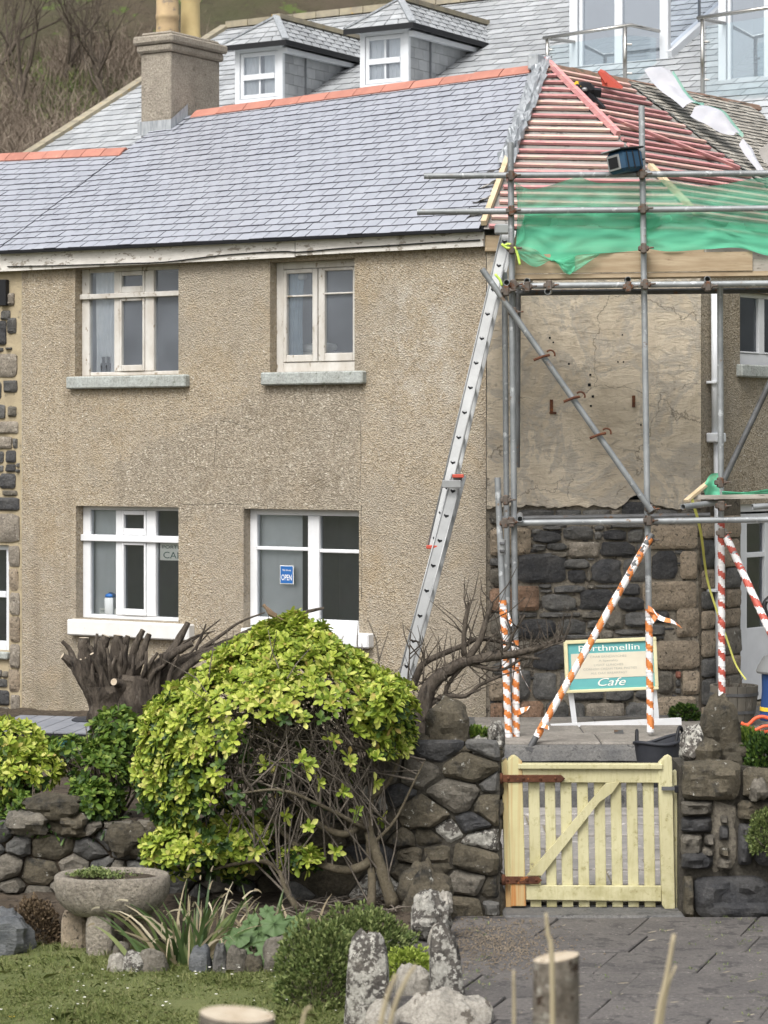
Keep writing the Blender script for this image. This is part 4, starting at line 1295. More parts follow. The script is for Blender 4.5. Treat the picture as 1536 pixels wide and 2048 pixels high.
for pts in ([(434, 846), (432, 880), (430, 905), (428, 938)], [(360, 1008), (400, 1010), (440, 1007), (484, 1010)], [(723, 1010), (722, 1060), (724, 1120), (723, 1200)], [(720, 840), (722, 900), (720, 985)], [(500, 860), (470, 846), (440, 842)], [(974, 700), (976, 800), (974, 900)]):
    MB().tube(bez([FL.w(FL.px(u, v)[0], .0005, FL.px(u, v)[1]) for u, v in pts], 6), .0022, 5, jit=.5, rng=RNG).build('crack', 'void_dark', house)
# ---- canted corner: stone below, old plaster above
zs = lambda v: FC.px(1190, v)[1]
stone_wall = MB().box(FC, 0.0, WC, 0.012, 0.30, -2.9, zs(1000)).build('stone_wall', 'mortar_grey', house)
def chamfer_stones():
    A = []
    z3 = lambda x0, y0, x1, y1, m: A.append((940 + x0 / 3.84, 960 + y0 / 3.84, 940 + x1 / 3.84, 960 + y1 / 3.84, m))
    z2 = lambda x0, y0, x1, y1, m: A.append((768 + x0 / 2, 960 + y0 / 2, 768 + x1 / 2, 960 + y1 / 2, m))
    D, G, B, R_ = 'dark_stone', 'granite', 'brown_stone', 'granite_red'
    for q in ((370, 225, 645, 292, D), (655, 225, 855, 295, D), (865, 225, 1075, 290, D), (1080, 225, 1155, 290, 'granite_pale'), (1160, 165, 1415, 288, 'black_stone'), (1430, 222, 1600, 290, D), (1610, 225, 1740, 290, B),
              (150, 240, 360, 352, B), (150, 365, 470, 580, G), (475, 372, 550, 422, D), (555, 352, 705, 382, D), (478, 388, 700, 486, 'black_stone'), (712, 350, 950, 465, D),
              (955, 345, 1035, 390, D), (1040, 340, 1085, 378, B), (1092, 336, 1330, 368, D), (955, 396, 1012, 462, D), (1020, 382, 1200, 466, 'black_stone'), (1208, 376, 1335, 482, D),
              (1003, 472, 1270, 592, 'black_stone'), (475, 492, 585, 548, D), (590, 484, 752, 545, D), (758, 474, 1000, 598, 'granite_pale'), (600, 552, 752, 598, B), (1278, 490, 1335, 560, D),
              (1345, 345, 1745, 528, G), (360, 556, 742, 792, 'black_stone'), (692, 604, 920, 684, D), (748, 690, 892, 794, 'black_stone'), (897, 690, 922, 790, B), (926, 604, 1168, 798, 'black_stone'),
              (1176, 602, 1392, 784, D), (1396, 540, 1600, 765, 'black_stone'), (1612, 545, 1745, 760, G), (150, 598, 352, 664, D), (150, 672, 352, 822, B),
              (525, 798, 630, 832, D), (640, 808, 890, 866, D), (896, 802, 952, 840, B), (958, 804, 1140, 830, D), (1148, 792, 1310, 888, 'black_stone'), (150, 830, 340, 1010, R_),
              (346, 812, 530, 1005, R_), (536, 838, 632, 866, D), (545, 874, 815, 1008, D), (838, 834, 1112, 1002, 'black_stone'), (1136, 896, 1345, 1004, 'black_stone'),
              (1322, 776, 1740, 996, G), (160, 1020, 300, 1215, B), (308, 1015, 520, 1058, D), (528, 1015, 780, 1058, D), (786, 1015, 850, 1055, D), (855, 1010, 1010, 1062, B), (1016, 1010, 1180, 1140, B),
              (1188, 1012, 1380, 1128, D), (1385, 1004, 1536, 1100, 'black_stone'), (306, 1066, 660, 1220, 'black_stone'), (668, 1066, 892, 1180, D), (900, 1072, 1008, 1140, D), (1110, 1146, 1340, 1192, D), (1345, 1110, 1500, 1196, D),
              (668, 1188, 1000, 1225, D), (1008, 1150, 1100, 1222, B), (1110, 1200, 1500, 1230, D)):
        z3(*q)
    for q in ((1168, 512, 1290, 628, G), (1088, 642, 1292, 756, G), (1192, 762, 1296, 858, G), (1090, 866, 1250, 956, G), (1254, 866, 1296, 956, B),
              (1092, 764, 1160, 856, B), (1166, 764, 1188, 794, 'brick_red'), (1166, 798, 1188, 828, D), (1166, 832, 1188, 858, D),
              (592, 655, 724, 762, 'black_stone'), (532, 640, 588, 750, B), (420, 640, 528, 720, B), (430, 726, 526, 786, D), (420, 792, 480, 884, G), (486, 758, 588, 880, D), (592, 768, 690, 880, D),
              (425, 890, 480, 985, R_), (486, 886, 540, 985, D), (545, 884, 640, 962, R_), (646, 888, 740, 985, D), (700, 760, 830, 830, D), (836, 766, 1000, 826, 'black_stone'), (1004, 640, 1082, 830, D),
              (744, 836, 880, 884, D), (886, 836, 1000, 886, D), (1004, 838, 1084, 880, D), (744, 890, 806, 980, D), (810, 892, 960, 986, 'granite_pale'), (964, 890, 1084, 980, D),
              (734, 640, 860, 700, D), (866, 640, 1000, 700, D), (734, 706, 830, 756, D), (836, 706, 1000, 760, D)):
        z2(*q)
    for i, (u0, v0, u1, v1, m) in enumerate(A):
        s0, zt = FC.px(u0, v0); s1, zb = FC.px(u1, v1)
        s0 = max(s0, 0.004); s1 = min(s1, WC - 0.004)
        if s1 - s0 < 0.02: continue
        g = m.startswith('granite')
        ol = rect_outline(s0 + .002, zb + .002, s1 - .002, zt - .002, i * 3 + 1, 16, 6.5 if g else 2.9, 0.03 if g else 0.09)
        stone_piece(FC, ol, 0.02, -0.035 if g else -0.02 - 0.02 * random.Random(i).random(), i, m, stone_wall, inset=0.86)
    r = random.Random(77)                      # small chips wedged in the joints
    for i in range(110):
        s, z = r.uniform(.03, WC - .03), r.uniform(-2.25, zs(1030))
        w, h = r.uniform(.02, .05), r.uniform(.008, .02)
        stone_piece(FC, rect_outline(s - w, z - h, s + w, z + h, i + 500, 8), .02, -.002, i + 900, r.choice((D, B, 'black_stone')), stone_wall, 'stone_chip', inset=.8)
chamfer_stones()
def plaster():
    n = 60
    lo, up, lo2 = [], [], []
    for i in range(n + 1):
        s = WC * i / n
        u = lerp(980, 1400, i / n)
        e = 1014 + 6 * nz(i * 0.45, 1.5) + 5 * nz(i * 1.4, 9.0) - (26 * math.exp(-((u - 1275) / 26) ** 2))
        z = FC.px(u, e)[1]
        lo.append(FC.w(s, -0.028, z)); lo2.append(FC.w(s, 0.02, z - 0.004)); up.append(FC.w(s, -0.028, 1.80))
    mids = [[Vector(a).lerp(b, k) + FC.ey * (0.010 * nz(i * .3, k * 9)) for i, (a, b) in enumerate(zip(lo, up))] for k in (.25, .5, .75)]
    MB().grid([lo2, lo] + mids + [up]).build('plaster', 'old_plaster', house, fix=False)
    # rusty straps and stubs left in the plaster
    for (u, v, w, h) in ((1101, 812, 6, 26), (1265, 803, 6, 24), (1104, 826, 14, 4)):
        s, z = FC.px(u, v)
        MB().cbox(FC, s - w / 480, s + w / 480, -.045, -.02, z - h / 480, z + h / 480, .002).build('iron_strap', 'rust', house)
    for (u, v, k) in ((1098, 676, 4), (1105, 685, 3), (1136, 728, 4), (1179, 750, 4), (1177, 770, 6), (1184, 793, 5), (1180, 812, 4), (1234, 724, 3), (1245, 724, 3), (1243, 670, 3), (1280, 850, 3)):
        s, z = FC.px(u, v)
        MB().cbox(FC, s - k / 480, s + k / 480, -.036, -.02, z - k / 480, z + k / 480, .002).build('wall_plug', 'void_dark', house)
plaster()

# ---- right hand wall (receding), with stone foot, door, window, downpipe
zr = lambda v: FR.px(1440, v)[1]
O_DR = (FR.px(1481, 1200)[0], FR.px(1481, 1200)[0] + 1.0, Z_TERR + 0.02, zr(1010))
O_WR = (FR.px(1480, 660)[0], FR.px(1480, 660)[0] + 0.95, FR.px(1505, 730)[1], FR.px(1505, 585)[1])
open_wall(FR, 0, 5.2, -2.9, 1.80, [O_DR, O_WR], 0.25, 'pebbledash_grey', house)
right_foot = MB().box(FR, 0.0, O_DR[0] - .012, -.006, .1, -2.9, zr(985)).build('stone_wall', 'mortar', house)
def right_stones():
    r = random.Random(9)
    v = 1030
    i = 0
    while v < 1440:
        h = r.uniform(34, 62)
        s_split = r.uniform(.32, .6) * O_DR[0]
        for a, b in ((0.01, s_split - .006), (s_split + .006, O_DR[0] - .02)):
            z1, z0 = zr(v), zr(v + h)
            m = r.choice(('granite', 'granite', 'brown_stone', 'dark_stone'))
            stone_piece(FR, rect_outline(a, z0 + .006, b, z1 - .006, i + 70, 14, 5.5, .05), .0, -.04, i + 300, m, right_foot); i += 1
        v += h
right_stones()
window(FR, O_WR, 0.08, [(0, .06, 0, 1, 0, .05), (.94, 1, 0, 1, 0, .05), (.061, .939, .94, 1, 0, .05), (.061, .939, 0, .16, 0, .06), (.46, .56, .161, .939, .004, .05), (.061, .459, .165, .19, .01, .04), (.561, .939, .165, .19, .01, .04)],
       [(.05, .47, .15, .95, .025), (.55, .95, .15, .95, .025)], 'clean_white_paint', 'cafe_glass', house, (O_WR[0] - .06, O_WR[1] + .06, O_WR[2] - .11, O_WR[2] + .0, .06), 'stone_sill', room='room_grey')
def door():
    s0, s1, z0, z1 = O_DR
    X = lambda f: lerp(s0, s1, f); Z = lambda g: lerp(z0, z1, g)
    mb = MB()
    for (x0, x1, g0, g1, pr, th) in ((0, .1, 0, 1, 0, .06), (.90, 1, 0, 1, 0, .06), (.101, .899, .96, 1, 0, .06), (.11, .22, .01, .95, -.01, .05), (.52, .60, .38, .95, -.01, .05), (.80, .89, .01, .95, -.01, .05),
                                 (.221, .799, .01, .375, -.015, .03), (.221, .519, .73, .755, -.012, .04), (.601, .799, .73, .755, -.012, .04), (.221, .799, .90, .949, -.012, .04)):
        mb.cbox(FR, X(x0), X(x1), .06 - pr, .06 - pr + th, Z(g0), Z(g1), .004)
    d = mb.build('door', 'clean_white_paint', house)
    MB().add([FR.w(X(.2), .1, Z(.36)), FR.w(X(.82), .1, Z(.36)), FR.w(X(.82), .1, Z(.93)), FR.w(X(.2), .1, Z(.93))], [(0, 1, 2, 3)]).build('pane', 'cafe_glass', d, fix=False)
    MB().tube([FR.w(X(.56), .06, Z(.36)), FR.w(X(.56), .02, Z(.36)), FR.w(X(.70), .015, Z(.36))], .012, 8).build('handle', 'black_plastic', d, True)
    rm = MB().box(FR, s0 - .2, s1 + .2, .26, 1.5, z0, z1 + .05)
    rm.f.pop(2)
    rm.build('interior', 'room_grey', d, fix=False)
door()
def downpipe():
    u = lambda v: 1416 + (v - 590) * 0.018
    pts = []
    a = FR.px(1418, 600)[0]
    zt, zm, zb = FR.px(1418, 585)[1], FR.px(1422, 880)[1], FR.px(1434, 1395)[1]
    p = MB().tube([FR.w(a, -.06, zt), FR.w(a + .01, -.06, zm)], .034, 12).build('downpipe', 'upvc_white', house, True)
    MB().tube([FR.w(a + .035, -.06, zm + .03), FR.w(a + .07, -.06, zb)], .032, 12).build('lower_pipe', 'upvc_white', p, True)
    MB().cbox(FR, a - .06, a + .09, -.12, -.005, zm - .02, zm + .06, .01).build('hopper', 'upvc_white', p)
    for v in (765, 1180):
        z = FR.px(1420, v)[1]
        MB().cbox(FR, a - .05, a + .07, -.10, -.002, z - .012, z + .012, .004).build('pipe_clip', 'upvc_white', p)
downpipe()

# ---- main roof
def plane_roof(pts, material, name, parent):
    return MB().add(pts, [tuple(range(len(pts)))]).build(name, material, parent, fix=False)
sh = shL
_q = lambda s, d: RL(s, d, -0.01)
roof = MB().grid([[RL(lerp(S_V, sh(d) , i / 14), d, -0.012) for i in range(15)] for d in [lerp(-OV, DAL, k / 10) for k in range(11)]]).build('roof', 'void_dark', house, fix=False)
# rear slope
MB().add([RL(S_V, DAL, -.012), RL(sh(DAL), DAL, -.012), FL.w(sh(DAL) + 1.2, 4.8, 1.6), FL.w(S_V, 4.8, 1.6)], [(0, 1, 2, 3)]).build('rear_slope', 'slate_new', house, fix=False)
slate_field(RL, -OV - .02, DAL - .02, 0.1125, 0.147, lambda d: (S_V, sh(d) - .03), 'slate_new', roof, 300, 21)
MB().bar(RL(S_V, -OV - .01, -.005), RL(sh(-OV), -OV - .01, -.005), .05, .02).build('eaves_shadow', 'void_dark', house)  # dark bar standing in for the shadow line under the slates

def ridge_run(surf, sa, sb, d, n, material, parent, seed, h=0.075, w=0.12, tan=0.75, lift=0.055, name='ridge_tile', ex=None, ey=None):
    r = random.Random(seed)
    for i in range(n):
        a, b = lerp(sa, sb, i / n) + .004, lerp(sa, sb, (i + 1) / n) - .004
        mb = MB(); rows = []
        dz = r.uniform(-.004, .004)
        for s in (a, b):
            row = []
            for k in range(-4, 5):
                t = k / 4
                row.append(surf(s, d) + ey * (t * w) + Vector((0, 0, lift + dz - abs(t) ** 1.25 * w * tan)))
            for k in range(4, -5, -1):
                t = k / 4
                row.append(surf(s, d) + ey * (t * (w - .012)) + Vector((0, 0, lift + dz - .016 - abs(t) ** 1.25 * w * tan)))
            rows.append(row)
        mb.grid(rows, closed=True)
        mb.f.append(tuple(range(18))); mb.f.append(tuple(range(35, 17, -1)))
        mb.build(name, material, parent, 40)
S_CH = FL.px(385, 215, DAL)[0]
ridge_run(RL, S_CH + .05, sh(DAL) - .10, DAL, 12, 'ridge_tile', roof, 1, ey=FL.ey)
# fascia boards and a slack cable
def fascia():
    s_split = FL.px(588, 500, -.1)[0]
    for a, b, dz in ((-6.6, s_split - .004, -.012), (s_split + .004, .02, .0)):
        mb = MB(); rows = []
        n = 24
        for i in range(n + 1):
            s = lerp(a, b, i / n)
            z0 = Z_E - .140 + dz + .004 * nz(s * 2.2, 1); z1 = Z_E - .018 + .006 * -min(0, s) + dz * .3
            rows.append([FL.w(s, -.085, z0), FL.w(s, -.085 + .003 * nz(s * 5, 3), z1), FL.w(s, -.06, z1), FL.w(s, -.06, z0)])
        mb.grid(rows, closed=True); mb.f.append((0, 1, 2, 3)); mb.f.append(tuple(n * 4 + k for k in (3, 2, 1, 0)))
        mb.build('fascia_board', 'peeling_white', house)
    MB().add([FL.w(-6.6, -.06, Z_E - .11), FL.w(.0, -.06, Z_E - .11), FL.w(0, .002, Z_E - .11), FL.w(-6.6, .002, Z_E - .11)], [(0, 1, 2, 3)]).build('soffit', 'timber_grey', house, fix=False)
    pts = []
    for u, v in ((15, 533), (120, 531), (250, 527), (330, 524), (450, 510), (560, 503), (600, 504), (680, 497), (780, 491), (870, 485), (960, 480)):
        s, z = FL.px(u, v, -.095); pts.append(FL.w(s, -.095, z))
    MB().tube(bez(pts, 5), .006, 6).build('cable', 'black_plastic', house, True)
    # rotten wall plate of the canted corner
    mb = MB().cbox(FC, -.02, WC + .02, -.07, -.03, 1.66, 1.80, .008)
    mb.build('wall_plate', 'timber_board', house)
    MB().cbox(FR, -.02, 5.0, -.07, -.002, 1.66, 1.80, .008).build('wall_plate', 'timber_grey', house)
fascia()

# ---- stripped roof: membrane and battens
strip_roof = MB().add([hipL(-OV), hipR(-OV), hipR(DA)], [(0, 1, 2)])
_rb = [RR(lerp(shR(d), S_RB, k / 6), d) for d in (-OV, DAR) for k in range(7)]
strip_roof.grid([_rb[:7], _rb[7:]])
strip_roof = strip_roof.build('stripped_roof', 'membrane_grey', house, fix=False, label='stripped corner roof with bare grey membrane and red battens')
NC_ = (hipR(0) - hipL(0)).cross(hipL(1) - hipL(0)).normalized()
if NC_.z < 0: NC_ = -NC_
NR_ = (RR(1, 0) - RR(0, 0)).cross(RR(0, 1) - RR(0, 0)).normalized()
if NR_.z < 0: NR_ = -NR_
def battens():
    r = random.Random(31)
    n = 23
    for k in range(n):
        d = lerp(-OV + .02, DA - .13, (k + r.uniform(-.08, .08)) / (n - 1))
        a, b = hipL(d), hipR(d)
        t = (b - a).normalized()
        m = 'batten_red' if r.random() < 0.45 else 'batten_pale'
        a = a + t * r.uniform(.03, .06); b = b - t * r.uniform(.01, .03)
        MB().bar(a + NC_ * .022, b + NC_ * .022 + Vector((0, 0, r.uniform(-.006, .006))), .036, .024, NC_).build('batten', m, strip_roof)
        # right hand slope
        dr = (d + OV) / (DA + OV) * (DAR + OV) - OV; sa = shR(dr) + r.uniform(.02, .05); sb = S_RB - r.uniform(.02, .16)
        m = 'batten_red' if r.random() < 0.5 else 'batten_pale'
        MB().bar(RR(sa, dr) + NR_ * .022, RR(sb, dr + r.uniform(-.012, .012)) + NR_ * .022, .036, .024, NR_).build('batten', m, strip_roof)
    MB().bar(hipR(DA - .03) + Vector((0, 0, .06)), hipR(DA * .50) + Vector((0, 0, .055)), .05, .05).build('hip_rail', 'batten_red', strip_roof)
    MB().bar(hipR(DA * .30) + Vector((0, 0, .06)), hipR(DA * .02) + Vector((0, 0, .055)), .05, .04).build('hip_rail', 'timber_pale', strip_roof)
    MB().bar(hipL(DA * .34) + Vector((0, 0, .05)), hipL(-OV) + Vector((0, 0, .05)), .045, .045).build('hip_rail', 'timber_pale', strip_roof)
    # loose red batten lying across the right slope
    a, b = RR(shR(DAR * .62) + .1, DAR * .62), RR(2.12, DAR * .40)
    MB().bar(a + NR_ * .05, b + NR_ * .05, .04, .025, NR_).build('loose_batten', 'batten_red', strip_roof)
battens()
def hip_lead():
    r = random.Random(3)
    rows = []
    n = 34
    for i in range(n + 1):
        d = lerp(DA + .02, DA * .30, i / n)
        c = hipL(d) + Vector((0, 0, .05))
        out = []
        w0 = .085 + .04 * nz(i * .8, 4)
        for k in range(9):
            t = k / 4 - 1
            p = c - FL.ex * 0
            if t < 0: p = c - FL.ex * (-t * w0) + NLr * (.02 + .06 * nz(i * 1.3, k * 1.7)) - Vector((0, 0, 0))
            else: p = c + FC.ex * (t * w0 * .9) + NC_ * (.02 + .065 * nz(i * 1.3, k * 1.7, 5))
            out.append(p + Vector((r.uniform(-.008, .008), 0, r.uniform(-.012, .012))))
        rows.append(out)
    MB().grid(rows).build('hip_flashing', 'lead', house, False, fix=False, label='crumpled grey lead flashing over the hip')
    # turned-up ends of underlay along the lower hip
    for k, d in enumerate((DA * .25, DA * .17, DA * .08, DA * .0)):
        c = hipL(d) + Vector((0, 0, .055))
        rr = random.Random(k)
        g = [[c - FL.ex * (.02 + .045 * i) + FL.ey * (.03 * j + rr.uniform(-.01, .01)) + Vector((0, 0, .02 + .03 * rr.random() - .012 * i)) for j in range(3)] for i in range(5)]
        MB().grid(g).build('underlay_scrap', 'membrane_grey', house, fix=False)
    # mortar bedding and lead at the apex
    a = hipL(DA)
    MB().cbox(Frame((a.x - .07, a.y), -32), -.06, .05, -.08, .08, a.z - .06, a.z + .085, .012).build('ridge_end', 'lead', house)
    rock('apex_cap', a + Vector((.035, -.06, -.0)), (.06, .06, .06), 5, 'membrane_white', house, rough=.1)
hip_lead()
# ridge of the right slope: orange clay seen edge on
ridge_run(RR, shR(DAR) + .12, S_RB + 4.0, DAR, 16, 'ridge_mossy', strip_roof, 8, ey=FR.ey, lift=.02, w=.10)
# old slates
old_roof = MB().add([RR(S_RB, -OV, -.01), RR(6.0, -OV, -.01), RR(6.0, DAR, -.01), RR(S_RB, DAR, -.01)], [(0, 1, 2, 3)]).build('old_roof', 'slate_old', house, fix=False, label='old weathered slate roof beside the stripped battens')
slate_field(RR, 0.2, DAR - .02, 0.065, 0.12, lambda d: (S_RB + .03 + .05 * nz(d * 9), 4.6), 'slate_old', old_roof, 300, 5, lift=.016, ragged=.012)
MB().add([RR(shR(DAR) + .05, DAR, -.02), RR(6, DAR, -.02), FR.w(6, 4.9, 1.6), FR.w(shR(DAR) + 2.2, 4.9, 1.6)], [(0, 1, 2, 3)]).build('rear_slope', 'slate_old', house, fix=False)

# ---- chimney
def chimney():
    # front right foot of the stack on the roof
    best = min(((abs(900 - RL(s_, d_).z / RL(s_, d_).y * 5000 - 262) + abs(768 + RL(s_, d_).x / RL(s_, d_).y * 5000 - 342), s_, d_)
                for s_ in [S_V + .01 * i for i in range(160)] for d_ in [.8 + .02 * j for j in range(90)]), key=lambda t: t[0])
    s1, d0 = best[1], best[2]
    zb = RL(s1, d0).z
    s0 = s1 - .385; d1 = d0 + .86
    Y = FL.w(s1, d0, 0).y
    zc = (HY - 102) / FPX * Y
    zt = (HY - 68) / FPX * Y
    mb = MB().cbox(FL, s0, s1, d0, d1, zb - .6, zc, .012)
    ch = mb.build('chimney', 'chimney_render', house)
    MB().cbox(FL, s0 - .035, s1 + .035, d0 - .035, d1 + .035, zc + .001, zc + .085, .02).build('chimney_cap', 'chimney_render', ch)
    MB().cbox(FL, s0 - .065, s1 + .065, d0 - .065, d1 + .065, zc + .086, zt, .02).build('chimney_cap', 'chimney_render', ch)
    # mortar flaunching and pots
    MB().cbox(FL, s0 + .0, s1 - .0, d0 + .0, d1 - .0, zt + .001, zt + .04, .03).build('flaunching', 'chimney_render', ch)
    for k, (dd, rr, m, pr) in enumerate(((.20, .115, 'pot_buff', [(1.0, 0), (1.04, .03), (1.0, .08), (1.0, .16), (1.06, .17), (1.06, .21), (1.0, .22), (1.0, .40), (1.08, .41), (1.08, .47), (.85, .48), (.8, .3)]),
                                         (.60, .105, 'pot_yellow', [(1.05, 0), (1.05, .05), (.98, .07), (.94, .40), (1.05, .42), (1.05, .48), (.85, .48), (.8, .3)]))):
        MB().lathe(FL.w((s0 + s1) / 2, d0 + dd, zt + .03), [(rr * a, b) for a, b in pr], 20).build('chimney_pot', m, ch, 40)
    # lead apron and side flashing
    e = .012
    tp = lambda s_, d_, h: RL(s_, d_) + Vector((0, 0, h))
    MB().grid([[FL.w(s0 - .03, d0 - e, zb + .12), FL.w(s1 + e, d0 - e, zb + .12)], [FL.w(s0 - .03, d0 - e, zb - .02), FL.w(s1 + e, d0 - e, zb - .02)],
               [tp(s0 - .03, d0 - .10, .03), tp(s1 + .05, d0 - .10, .03)]]).build('lead_apron', 'lead_flashing_grey', ch, fix=False)
    n = 6
    MB().grid([[FL.w(s1 + e, lerp(d0 - e, DAL - .05, i / n), RL(s1, lerp(d0, DAL, i / n)).z + .12) for i in range(n + 1)],
               [FL.w(s1 + e, lerp(d0 - e, DAL - .05, i / n), RL(s1, lerp(d0, DAL, i / n)).z - .02) for i in range(n + 1)],
               [tp(s1 + .09, lerp(d0 - .1, DAL - .05, i / n), .032) for i in range(n + 1)]]).build('lead_soaker', 'lead_flashing_grey', ch, fix=False)
chimney()

# ================================================================== neighbour's house (left edge)
nb = thing('neighbour_house', FL.w(S_V - 1, 0, Z_TERR), 'stone neighbour house at left edge with granite quoins and slate roof', 'house')
nb_w = open_wall(FL, S_V - 2.2, S_NE - .002, -2.9, 1.83, [(S_V - 1.2, FL.px(18, 1200)[0], FL.px(5, 1302)[1], FL.px(5, 1090)[1])], .2, 'mortar_pale', nb)
def nb_stones():
    z = lambda v: FL.px(20, v)[1]
    s = lambda u: FL.px(u, 900)[0]
    lst = [(2, 620, 22, 640, 'dark_stone'), (16, 635, 34, 668, 'dark_stone'), (-20, 640, 14, 690, 'black_stone'), (12, 694, 25, 700, 'dark_stone'), (-30, 706, 36, 755, 'granite_pale'), (7, 760, 36, 786, 'dark_stone'),
           (-30, 760, 4, 800, 'dark_stone'), (16, 812, 34, 834, 'brown_stone'), (-30, 808, 12, 838, 'dark_stone'), (-6, 842, 38, 868, 'granite_pale'), (-30, 872, 26, 898, 'granite_pale'), (27, 876, 36, 898, 'dark_stone'),
           (12, 900, 33, 926, 'black_stone'), (-16, 902, 9, 926, 'black_stone'), (12, 928, 33, 944, 'black_stone'), (-10, 930, 8, 944, 'dark_stone'), (0, 946, 33, 978, 'black_stone'), (34, 925, 40, 935, 'dark_stone'), (34, 938, 41, 946, 'dark_stone'),
           (-30, 948, -4, 980, 'dark_stone'), (6, 980, 36, 992, 'brown_stone'), (-20, 994, 43, 1022, 'black_stone'), (-30, 1026, 42, 1086, 'granite_pale'),
           (18, 1090, 45, 1134, 'granite_pale'), (20, 1136, 38, 1182, 'granite'), (20, 1184, 46, 1230, 'granite_pale'), (20, 1232, 46, 1284, 'granite'), (20, 1286, 46, 1336, 'granite_pale'), (19, 1338, 44, 1384, 'granite'), (22, 1388, 46, 1424, 'granite_pale'),
           (-20, 1340, 5, 1356, 'dark_stone'), (6, 1342, 17, 1356, 'brown_stone'), (-20, 1358, 16, 1376, 'dark_stone'), (-20, 1380, 20, 1412, 'black_stone'), (-20, 1414, 20, 1440, 'brown_stone'),
           (-25, 580, 10, 612, 'brown_stone'), (12, 585, 30, 612, 'granite_pale'), (-24, 694, 8, 704, 'dark_stone')]
    for i, (u0, v0, u1, v1, m) in enumerate(lst):
        stone_piece(FL, rect_outline(s(u0) + .003, z(v1) + .003, min(s(u1), S_NE - .02) - .003, z(v0) - .003, i + 40, 14, 5.0, .06), .01, -.03, i + 40, m, nb_w)
rubble(FL, S_V - 2.1, FL.px(-32, 900)[0], -2.5, 1.5, .16, 1.4, 51, ('dark_stone', 'black_stone', 'granite_pale', 'brown_stone'), nb_w, d0=0.0, proud=(.01, .03), gap=.014,
       keep=lambda s_, z_: not (S_V - 1.42 < s_ < FL.px(40, 1200)[0] and FL.px(5, 1330)[1] < z_ < FL.px(5, 1070)[1]))
nb_stones()
window(FL, (S_V - 1.2, FL.px(18, 1200)[0], FL.px(5, 1302)[1], FL.px(5, 1090)[1]), .06,
       [(0, .06, 0, 1, 0, .05), (.93, 1, 0, 1, 0, .05), (.061, .929, .95, 1, 0, .05), (.061, .929, 0, .09, 0, .05), (.061, .929, .50, .56, .004, .05)],
       [(.05, .94, .08, .51, .02), (.05, .94, .55, .96, .02)], 'upvc_white', 'cafe_glass', nb,
       (S_V - 1.3, FL.px(20, 1200)[0], FL.px(5, 1318)[1], FL.px(5, 1303)[1], .05), 'stone_sill')
nb_roof = MB().add([RN(S_V - 3, -OV, -.012), RN(S_V - .004, -OV, -.012), RN(S_V - .004, 1.83, -.012), RN(S_V - 3, 1.83, -.012)], [(0, 1, 2, 3)]).build('roof', 'void_dark', nb, fix=False)
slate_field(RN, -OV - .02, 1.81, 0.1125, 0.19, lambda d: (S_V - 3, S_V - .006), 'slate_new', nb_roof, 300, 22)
ridge_run(RN, S_V - 3, S_V + .02, 1.83, 12, 'ridge_tile', nb_roof, 2, ey=FL.ey)
MB().add([RN(S_V - 3, 1.83, -.012), RN(S_V - .004, 1.83, -.012), FL.w(S_V, 4.2, 1.3), FL.w(S_V - 3, 4.2, 1.3)], [(0, 1, 2, 3)]).build('rear_slope', 'slate_new', nb, fix=False)
MB().cbox(FL, FL.px(0, 590, -.03)[0], FL.px(15, 590, -.03)[0], -.06, -.005, FL.px(8, 612)[1], FL.px(8, 560)[1], .005).build('alarm_box', 'black_plastic', nb)

# ================================================================== rear house with dormers
RO = P(447, 58, 36.0)                        # left end of its ridge
FB = Frame((RO.x, RO.y), -32)
TAN_B = 0.52
def RB(s, d, lift=0.0):                      # d measured inward from the ridge (negative = towards the viewer)
    return FB.w(s, d, RO.z + TAN_B * d + lift)
N_B = (RB(1, 0) - RB(0, 0)).cross(RB(0, 1) - RB(0, 0)).normalized()
if N_B.z < 0: N_B = -N_B
def on_rear(u, v):
    r = Vector(((u - CX) / FPX, 1, (HY - v) / FPX))
    k = N_B.dot(RB(0, 0)) / N_B.dot(r)
    p = r * k
    q = Vector((p.x, p.y, 0)) - FB.o
    return q.dot(FB.ex), q.dot(FB.ey), p.z
rear = thing('rear_house', FB.w(3, -3, -1.0), 'large slate roofed house behind with white dormers and glass balconies', 'house')
rear_roof = MB().add([RB(0, 0, -.02), RB(0, -7.2, -.02), RB(13, -7.2, -.02), RB(13, 0, -.02)], [(0, 1, 2, 3)]).build('roof', 'slate_rear', rear, fix=False)
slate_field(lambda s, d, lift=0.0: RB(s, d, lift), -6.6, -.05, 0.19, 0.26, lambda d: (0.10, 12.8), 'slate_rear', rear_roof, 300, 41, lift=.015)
_g = MB()
_g.add([FB.w(0.02, -7.0, RO.z - 3.75), FB.w(12.9, -7.0, RO.z - 3.75), FB.w(12.9, -7.0, -2.9), FB.w(0.02, -7.0, -2.9)], [(0, 1, 2, 3)])
_g.add([FB.w(0.02, -7.0, RO.z - 3.75), FB.w(0.02, 0, RO.z - .1), FB.w(0.02, 4.5, RO.z - 2.4), FB.w(0.02, 4.5, -2.9), FB.w(0.02, -7.0, -2.9)], [(0, 1, 2, 3, 4)])
_g.add([RB(0, 0, -.02), RB(13, 0, -.02), FB.w(13, 4.8, RO.z - 2.5), FB.w(0, 4.8, RO.z - 2.5)], [(0, 1, 2, 3)])
_g.build('wall', 'room_light', rear, fix=False)
